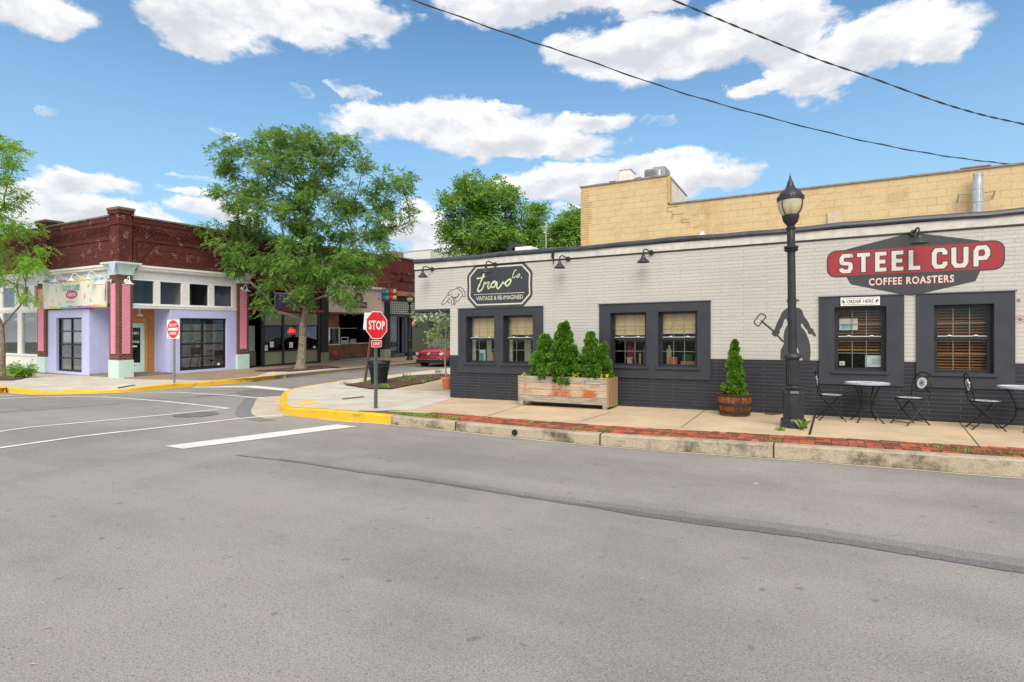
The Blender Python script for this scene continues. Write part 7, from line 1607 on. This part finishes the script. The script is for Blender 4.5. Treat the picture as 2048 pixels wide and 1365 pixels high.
far_tree(1065, 38, [(1062, 440, 22, 30, 0, 1.0), (1060, 475, 34, 28, 0, 1.3), (1078, 415, 8, 12, 0, .4), (1045, 490, 30, 20, 0, 1.2), (1086, 475, 14, 24, 0, .6)], 'smaller green tree behind the pale shop in the middle of three', 60, .18)
far_tree(1150, 34, [(1150, 450, 26, 24, 0, 1.2), (1130, 475, 26, 24, 0, 1.2), (1128, 440, 14, 16, 0, .6), (1160, 475, 36, 30, 0, 1.4), (1145, 428, 16, 10, 0, .5), (1105, 490, 12, 12, 0, .4)], 'green tree tucked against the left end of the tan block wall', 80, .2)
# ---- arborvitae: tight flame-shaped shrubs of flat scale sprays
def cone_shrub(name, lab, x, y, z, h, rad, mat, n, lumps=1, lean=0, nested=None, grp=None, sz=.055, shape=.55):
    r = thing(name, lab, 'shrub', (x, y, z), 0, grp); q = MB(); q.tube([(x, y, z-.1), (x, y, z+h*.8)], [.03, .008], 6); q.build('trunk', M['bark'], r)
    K_ = max(18, int(n/100)); tk = nrg.uniform(0, 1, K_)**1.2; thk = nrg.uniform(0, 2*pi, K_); wk = nrg.uniform(.62, 1.18, K_)
    pk = np.where(tk < .12, .74+tk*2.1, (1-(tk-.12)/.88)**shape)*rad*wk
    ck = np.stack([x+pk*np.cos(thk), y+pk*np.sin(thk), z+tk*h], 1); sel = nrg.integers(0, K_, n)
    off_ = unit(n)*(nrg.uniform(0, 1, (n, 1))**.45)*np.array([.075, .075, .10])*(rad/.33)**.5*(1.15-.5*tk[sel])[:, None]
    Pn = ck[sel]+off_; core = nrg.uniform(0, 1, n) < .22
    tc_ = nrg.uniform(0, .93, n); thc = nrg.uniform(0, 2*pi, n); pc = np.where(tc_ < .12, .74, (1-(tc_-.12)/.88)**shape)*rad*.78
    Pn[core] = np.stack([x+pc*np.cos(thc), y+pc*np.sin(thc), z+tc_*h], 1)[core]; Pn = Pn[np.argsort(Pn[:, 2])]
    d = (Pn-np.array([x, y, 0]))*np.array([1, 1, 0]); d /= (np.linalg.norm(d, axis=1, keepdims=True)+1e-6); d = d*.75+off_/.08*.35; d[:, 2] += .75; d += nrg.normal(size=(n, 3))*.3; d /= np.linalg.norm(d, axis=1, keepdims=True)
    t = nrg.uniform(0, 1, n)**1.25; th = nrg.uniform(0, 2*pi, n); bump = 1+.13*np.sin(th*5+t*9)+.10*np.sin(th*3-t*17+1.3)+.09*np.sin(th*8+t*26)
    prof = np.where(t < .12, .72+t*2.3, (1-(t-.12)/.88)**shape)
    V = []
    for k in range(5):
        dd_ = d+nrg.normal(size=(n, 3))*.42; dd_ /= np.linalg.norm(dd_, axis=1, keepdims=True); w_ = np.cross(dd_, unit(n)); w_ /= np.linalg.norm(w_, axis=1, keepdims=True); s_ = sz*nrg.uniform(.6, 1.3, (n, 1)); V.append(np.stack([Pn, Pn+dd_*s_*.5+w_*s_*.26, Pn+dd_*s_, Pn+dd_*s_*.5-w_*s_*.26], 1))
    V = np.concatenate(V); np_mesh('foliage', V.reshape(-1, 3), len(V), 4, mat, r); return r
zs = H1-.08; gr = 'arborvitae shrubs in the long planter'
cone_shrub('arborvitae_shrub', 'left round-topped arborvitae in the long wooden planter', -5.47, 11.72, zs, .98, .32, M['thuja'], 5600, grp=gr, shape=.6)
cone_shrub('arborvitae_shrub', 'tallest arborvitae, in the middle of the long wooden planter', -4.98, 11.70, zs-.06, 1.32, .35, M['thuja'], 7600, grp=gr, shape=.62)
cone_shrub('arborvitae_shrub', 'right arborvitae in the long wooden planter, beside a shorter tip', -4.36, 11.74, zs, 1.02, .29, M['thuja'], 5400, grp=gr, shape=.62)
cone_shrub('arborvitae_shrub', 'smallest arborvitae tip at the right end of the long planter', -4.10, 11.80, zs, .80, .19, M['thuja'], 2600, grp=gr, shape=.6)
cone_shrub('dwarf_spruce', 'slim green conifer growing in the whiskey barrel', -1.38, 11.74, zr(-1.4, 11.7)+.38, 1.05, .19, M['thuja2'], 5200, sz=.042, shape=.75)
# flowers in the planter
def blossoms(lab, spots, mat, name='pansies', cat='flowers', s=.022):
    r = thing(name, lab, cat, spots[0], 0, None); V = []; G = []
    for (x, y, z) in spots:
        a0 = rnd.uniform(0, 6)
        for k in range(5):
            a = a0+k*2*pi/5; cx, cy = cos(a)*s*.55, sin(a)*s*.55
            V += [(x+cx-s*.5*sin(a), y-.01+abs(0), z+cy+s*.5*cos(a)), (x+cx*1.9, y-.02, z+cy*1.9), (x+cx+s*.5*sin(a), y-.01, z+cy-s*.5*cos(a)), (x, y, z)]
        for k in range(8):
            a = rnd.uniform(0, 6.3); l_ = rnd.uniform(.03, .07); G += [(x, y, z-.06), (x+cos(a)*l_*.5+.01, y+sin(a)*l_*.5, z-.03), (x+cos(a)*l_, y+sin(a)*l_, z-.02), (x+cos(a)*l_*.5-.01, y+sin(a)*l_*.5, z-.045)]
    np_mesh('petals', V, len(V)//4, 4, mat, r); np_mesh('leaves', G, len(G)//4, 4, M['weed'], r)
zt2 = H1+.03
sp_ = lambda x0, x1, n: [(rnd.uniform(x0, x1), PYa+rnd.uniform(.05, .16), zt2+rnd.uniform(-.02, .06)) for _ in range(n)]
blossoms('yellow pansies at the left end of the wooden planter', sp_(-5.98, -5.88, 5), M['petal']); blossoms('few yellow pansies between the left and the tallest arborvitae', sp_(-5.42, -5.30, 5), M['petal'])
blossoms('yellow pansies between the tallest and the right arborvitae', sp_(-4.72, -4.52, 8), M['petal']); blossoms('yellow pansies at the right front corner of the wooden planter', sp_(-4.04, -3.88, 9), M['petal'])
blossoms('silver-white dusty leaves at the right end of the wooden planter', [(-3.98+rnd.uniform(-.08, .06), 11.85+rnd.uniform(-.05, .05), zt2+.05+rnd.uniform(0, .1)) for _ in range(12)], M['petalw'], 'dusty_miller', 'plant', .035)
# ---- potted vine tree by the corner and leaf garland under the overhang
x, y, zb = POT; r = thing('potted_tree', 'thin young tree with pale green leaves growing from the terracotta pot', 'tree', (x, y, zb+.34)); tips = []
q = MB(); top = (x-.08, y, zb+2.1); q.tube(spline([(x-.03, y, zb+.33), (x-.07, y, zb+.9), (x-.05, y+.02, zb+1.5), top], 5), [.032-.0009*i for i in range(16)], 7)
for k in range(14):
    a = rnd.uniform(0, 6.3); L_ = rnd.uniform(.4, .95); s0 = Vector((x-.06, y, zb+rnd.uniform(1.35, 2.05))); e = s0+Vector((cos(a)*L_*.7-.12, sin(a)*L_*.5, rnd.uniform(-.15, .3))); mid = s0.lerp(e, .5)+Vector((0, 0, .08)); e2 = e+Vector((-.04, 0, -.22)); q.tube(spline([s0, mid, e, e2], 4), .006, 5); tips += [s0.lerp(e, t_)+Vector((0, 0, .03)) for t_ in np.linspace(.3, 1, 6)]+[e.lerp(e2, .6)]
q.build('trunk', P((.42, .33, .25), .85, 0, .3, 20), r, True, fixn=False)
def big_leaves(cent, per, spread, ln_, mat, name, root):
    C_ = np.repeat(np.array([tuple(c) for c in cent]), per, 0); n = len(C_); C_ = C_+nrg.normal(size=(n, 3))*spread; d = unit(n); d[:, 2] -= .5; d /= np.linalg.norm(d, axis=1, keepdims=True); w_ = np.cross(d, unit(n)); w_ /= np.linalg.norm(w_, axis=1, keepdims=True); s_ = ln_*nrg.uniform(.6, 1.3, (n, 1))
    V = np.stack([C_, C_+d*s_*.45+w_*s_*.28, C_+d*s_, C_+d*s_*.45-w_*s_*.28], 1); np_mesh(name, V.reshape(-1, 3), n, 4, mat, root)
big_leaves(tips, 7, .06, .085, M['vine'], 'crown', r)
r = thing('leaf_garland', 'garland of big pale leaves hanging along the entrance overhang edge', 'garland', (XO, YW+.1, ZS)); q = MB(); q.tube([(XO-.05, YW+.1, ZS-.02), (XC, YW+.1, ZS-.03)], .01, 5); q.build('stem', M['bark'], r)
big_leaves([(XO-.1+i*.045, YW+.08, ZS-.04-rnd.uniform(0, .1)) for i in range(30)], 6, .05, .13, M['garland'], 'leaves', r)
big_leaves([(XO-.12+rnd.uniform(-.05, .05), YW+.3, ZS+rnd.uniform(-.25, .5)) for i in range(18)], 5, .05, .07, M['vine'], 'trailing_leaves', r)
# ---- weeds, grass tufts, ground shrubs
def tufts(name, lab, cat, spots, zf, h, n, mat, kind=None, spread=.06, wid=.010):
    V = []
    for (x, y) in spots:
        z = zf(x, y)
        for k in range(n):
            a = rnd.uniform(0, 6.3); px_, py_ = x+rnd.gauss(0, spread), y+rnd.gauss(0, spread*.7); hh_ = h*rnd.uniform(.4, 1.3); l_ = hh_*rnd.uniform(.2, .9); w_ = wid*rnd.uniform(.6, 1.4); c_, s_ = cos(a), sin(a)
            V += [(px_-s_*w_, py_+c_*w_, z), (px_+s_*w_, py_-c_*w_, z), (px_+c_*l_*.5+s_*w_*.8, py_+s_*l_*.5-c_*w_*.8, z+hh_*.8), (px_+c_*l_, py_+s_*l_, z+hh_)]
    o = np_mesh(name, V, len(V)//4, 4, mat); tag(o, lab, cat, None, kind); return o
fr_ = [front[i] for i in range(len(front)) if -8.4 < front[i][0] < 6]
sp1 = []
for (px, py) in ((812, 829), (830, 830), (850, 831), (870, 832), (890, 834), (905, 836), (1060, 845), (1072, 852), (1150, 862), (1165, 861), (1545, 885), (1200, 862), (1218, 862), (1345, 866), (1925, 908), (1945, 910), (2005, 914), (2035, 917), (1880, 902), (795, 833), (1000, 848), (1430, 880), (1700, 893)):
    sp1.append(gnd(px, py, .18))
tufts('grass', 'low green weeds and grass along the kerb and brick pavers', 'grass', sp1[:6]*5+sp1[6:19], zr, .04, 30, M['weed'], 'stuff', .075, .006)
tufts('grass', 'sparse green weeds scattered over the mulch bed', 'grass', [gnd(px, py, .16) for px, py in ((766, 776), (770, 774), (795, 766), (805, 766), (825, 763), (830, 762), (855, 766), (845, 768), (812, 758), (875, 752), (880, 751), (690, 769), (735, 768), (860, 760))], lambda a, b: zr(a, b)+.03, .11, 26, M['weed'], 'stuff', .10, .012)
x, y = gnd(1603, 861, .2); tufts('weed', 'tall weed sprouting at the right foot of the near street lamp', 'plant', [(x, y), (x+.01, y)], zr, .15, 16, M['weed'], None, .015, .006)
x, y = gnd(1562, 862, .2); tufts('weed', 'low weed at the left foot of the near street lamp', 'plant', [(x, y), (x-.03, y)], zr, .06, 22, M['weed'], None, .03, .006)
x, y = gnd(796, 850, 0); tufts('weed', 'small weed in the gutter where the yellow kerb ends', 'plant', [(x, y-.02)], z0, .07, 30, M['weed'], None, .03, .006)
# green shrub at the foot of the left tree
x, y = gnd(38, 757, .12); zb = zl(x, y); r = thing('low_shrub', 'low feathery green shrub beside the left tree trunk', 'shrub', (x, y, zb)); q = MB(); cs_ = []
for k in range(16): a = rnd.uniform(0, 6.3); l_ = rnd.uniform(.25, .75); e = Vector((x+cos(a)*l_, y+sin(a)*l_*.6, zb+rnd.uniform(.2, .62))); q.tube([(x, y, zb), (x+cos(a)*l_*.4, y+sin(a)*l_*.3, zb+.25), e], .008, 4); cs_ += [Vector((x, y, zb+.1)).lerp(e, t_) for t_ in (.5, .7, .85, 1)]
q.build('stems', M['bark'], r, fixn=False); V = sprays(np.repeat(np.array([tuple(c) for c in cs_]), 7, 0)+nrg.normal(size=(len(cs_)*7, 3))*.06, .20, 7, .018, .07, .3); np_mesh('leaves', V, len(V)//4, 4, M['leafy'], r)
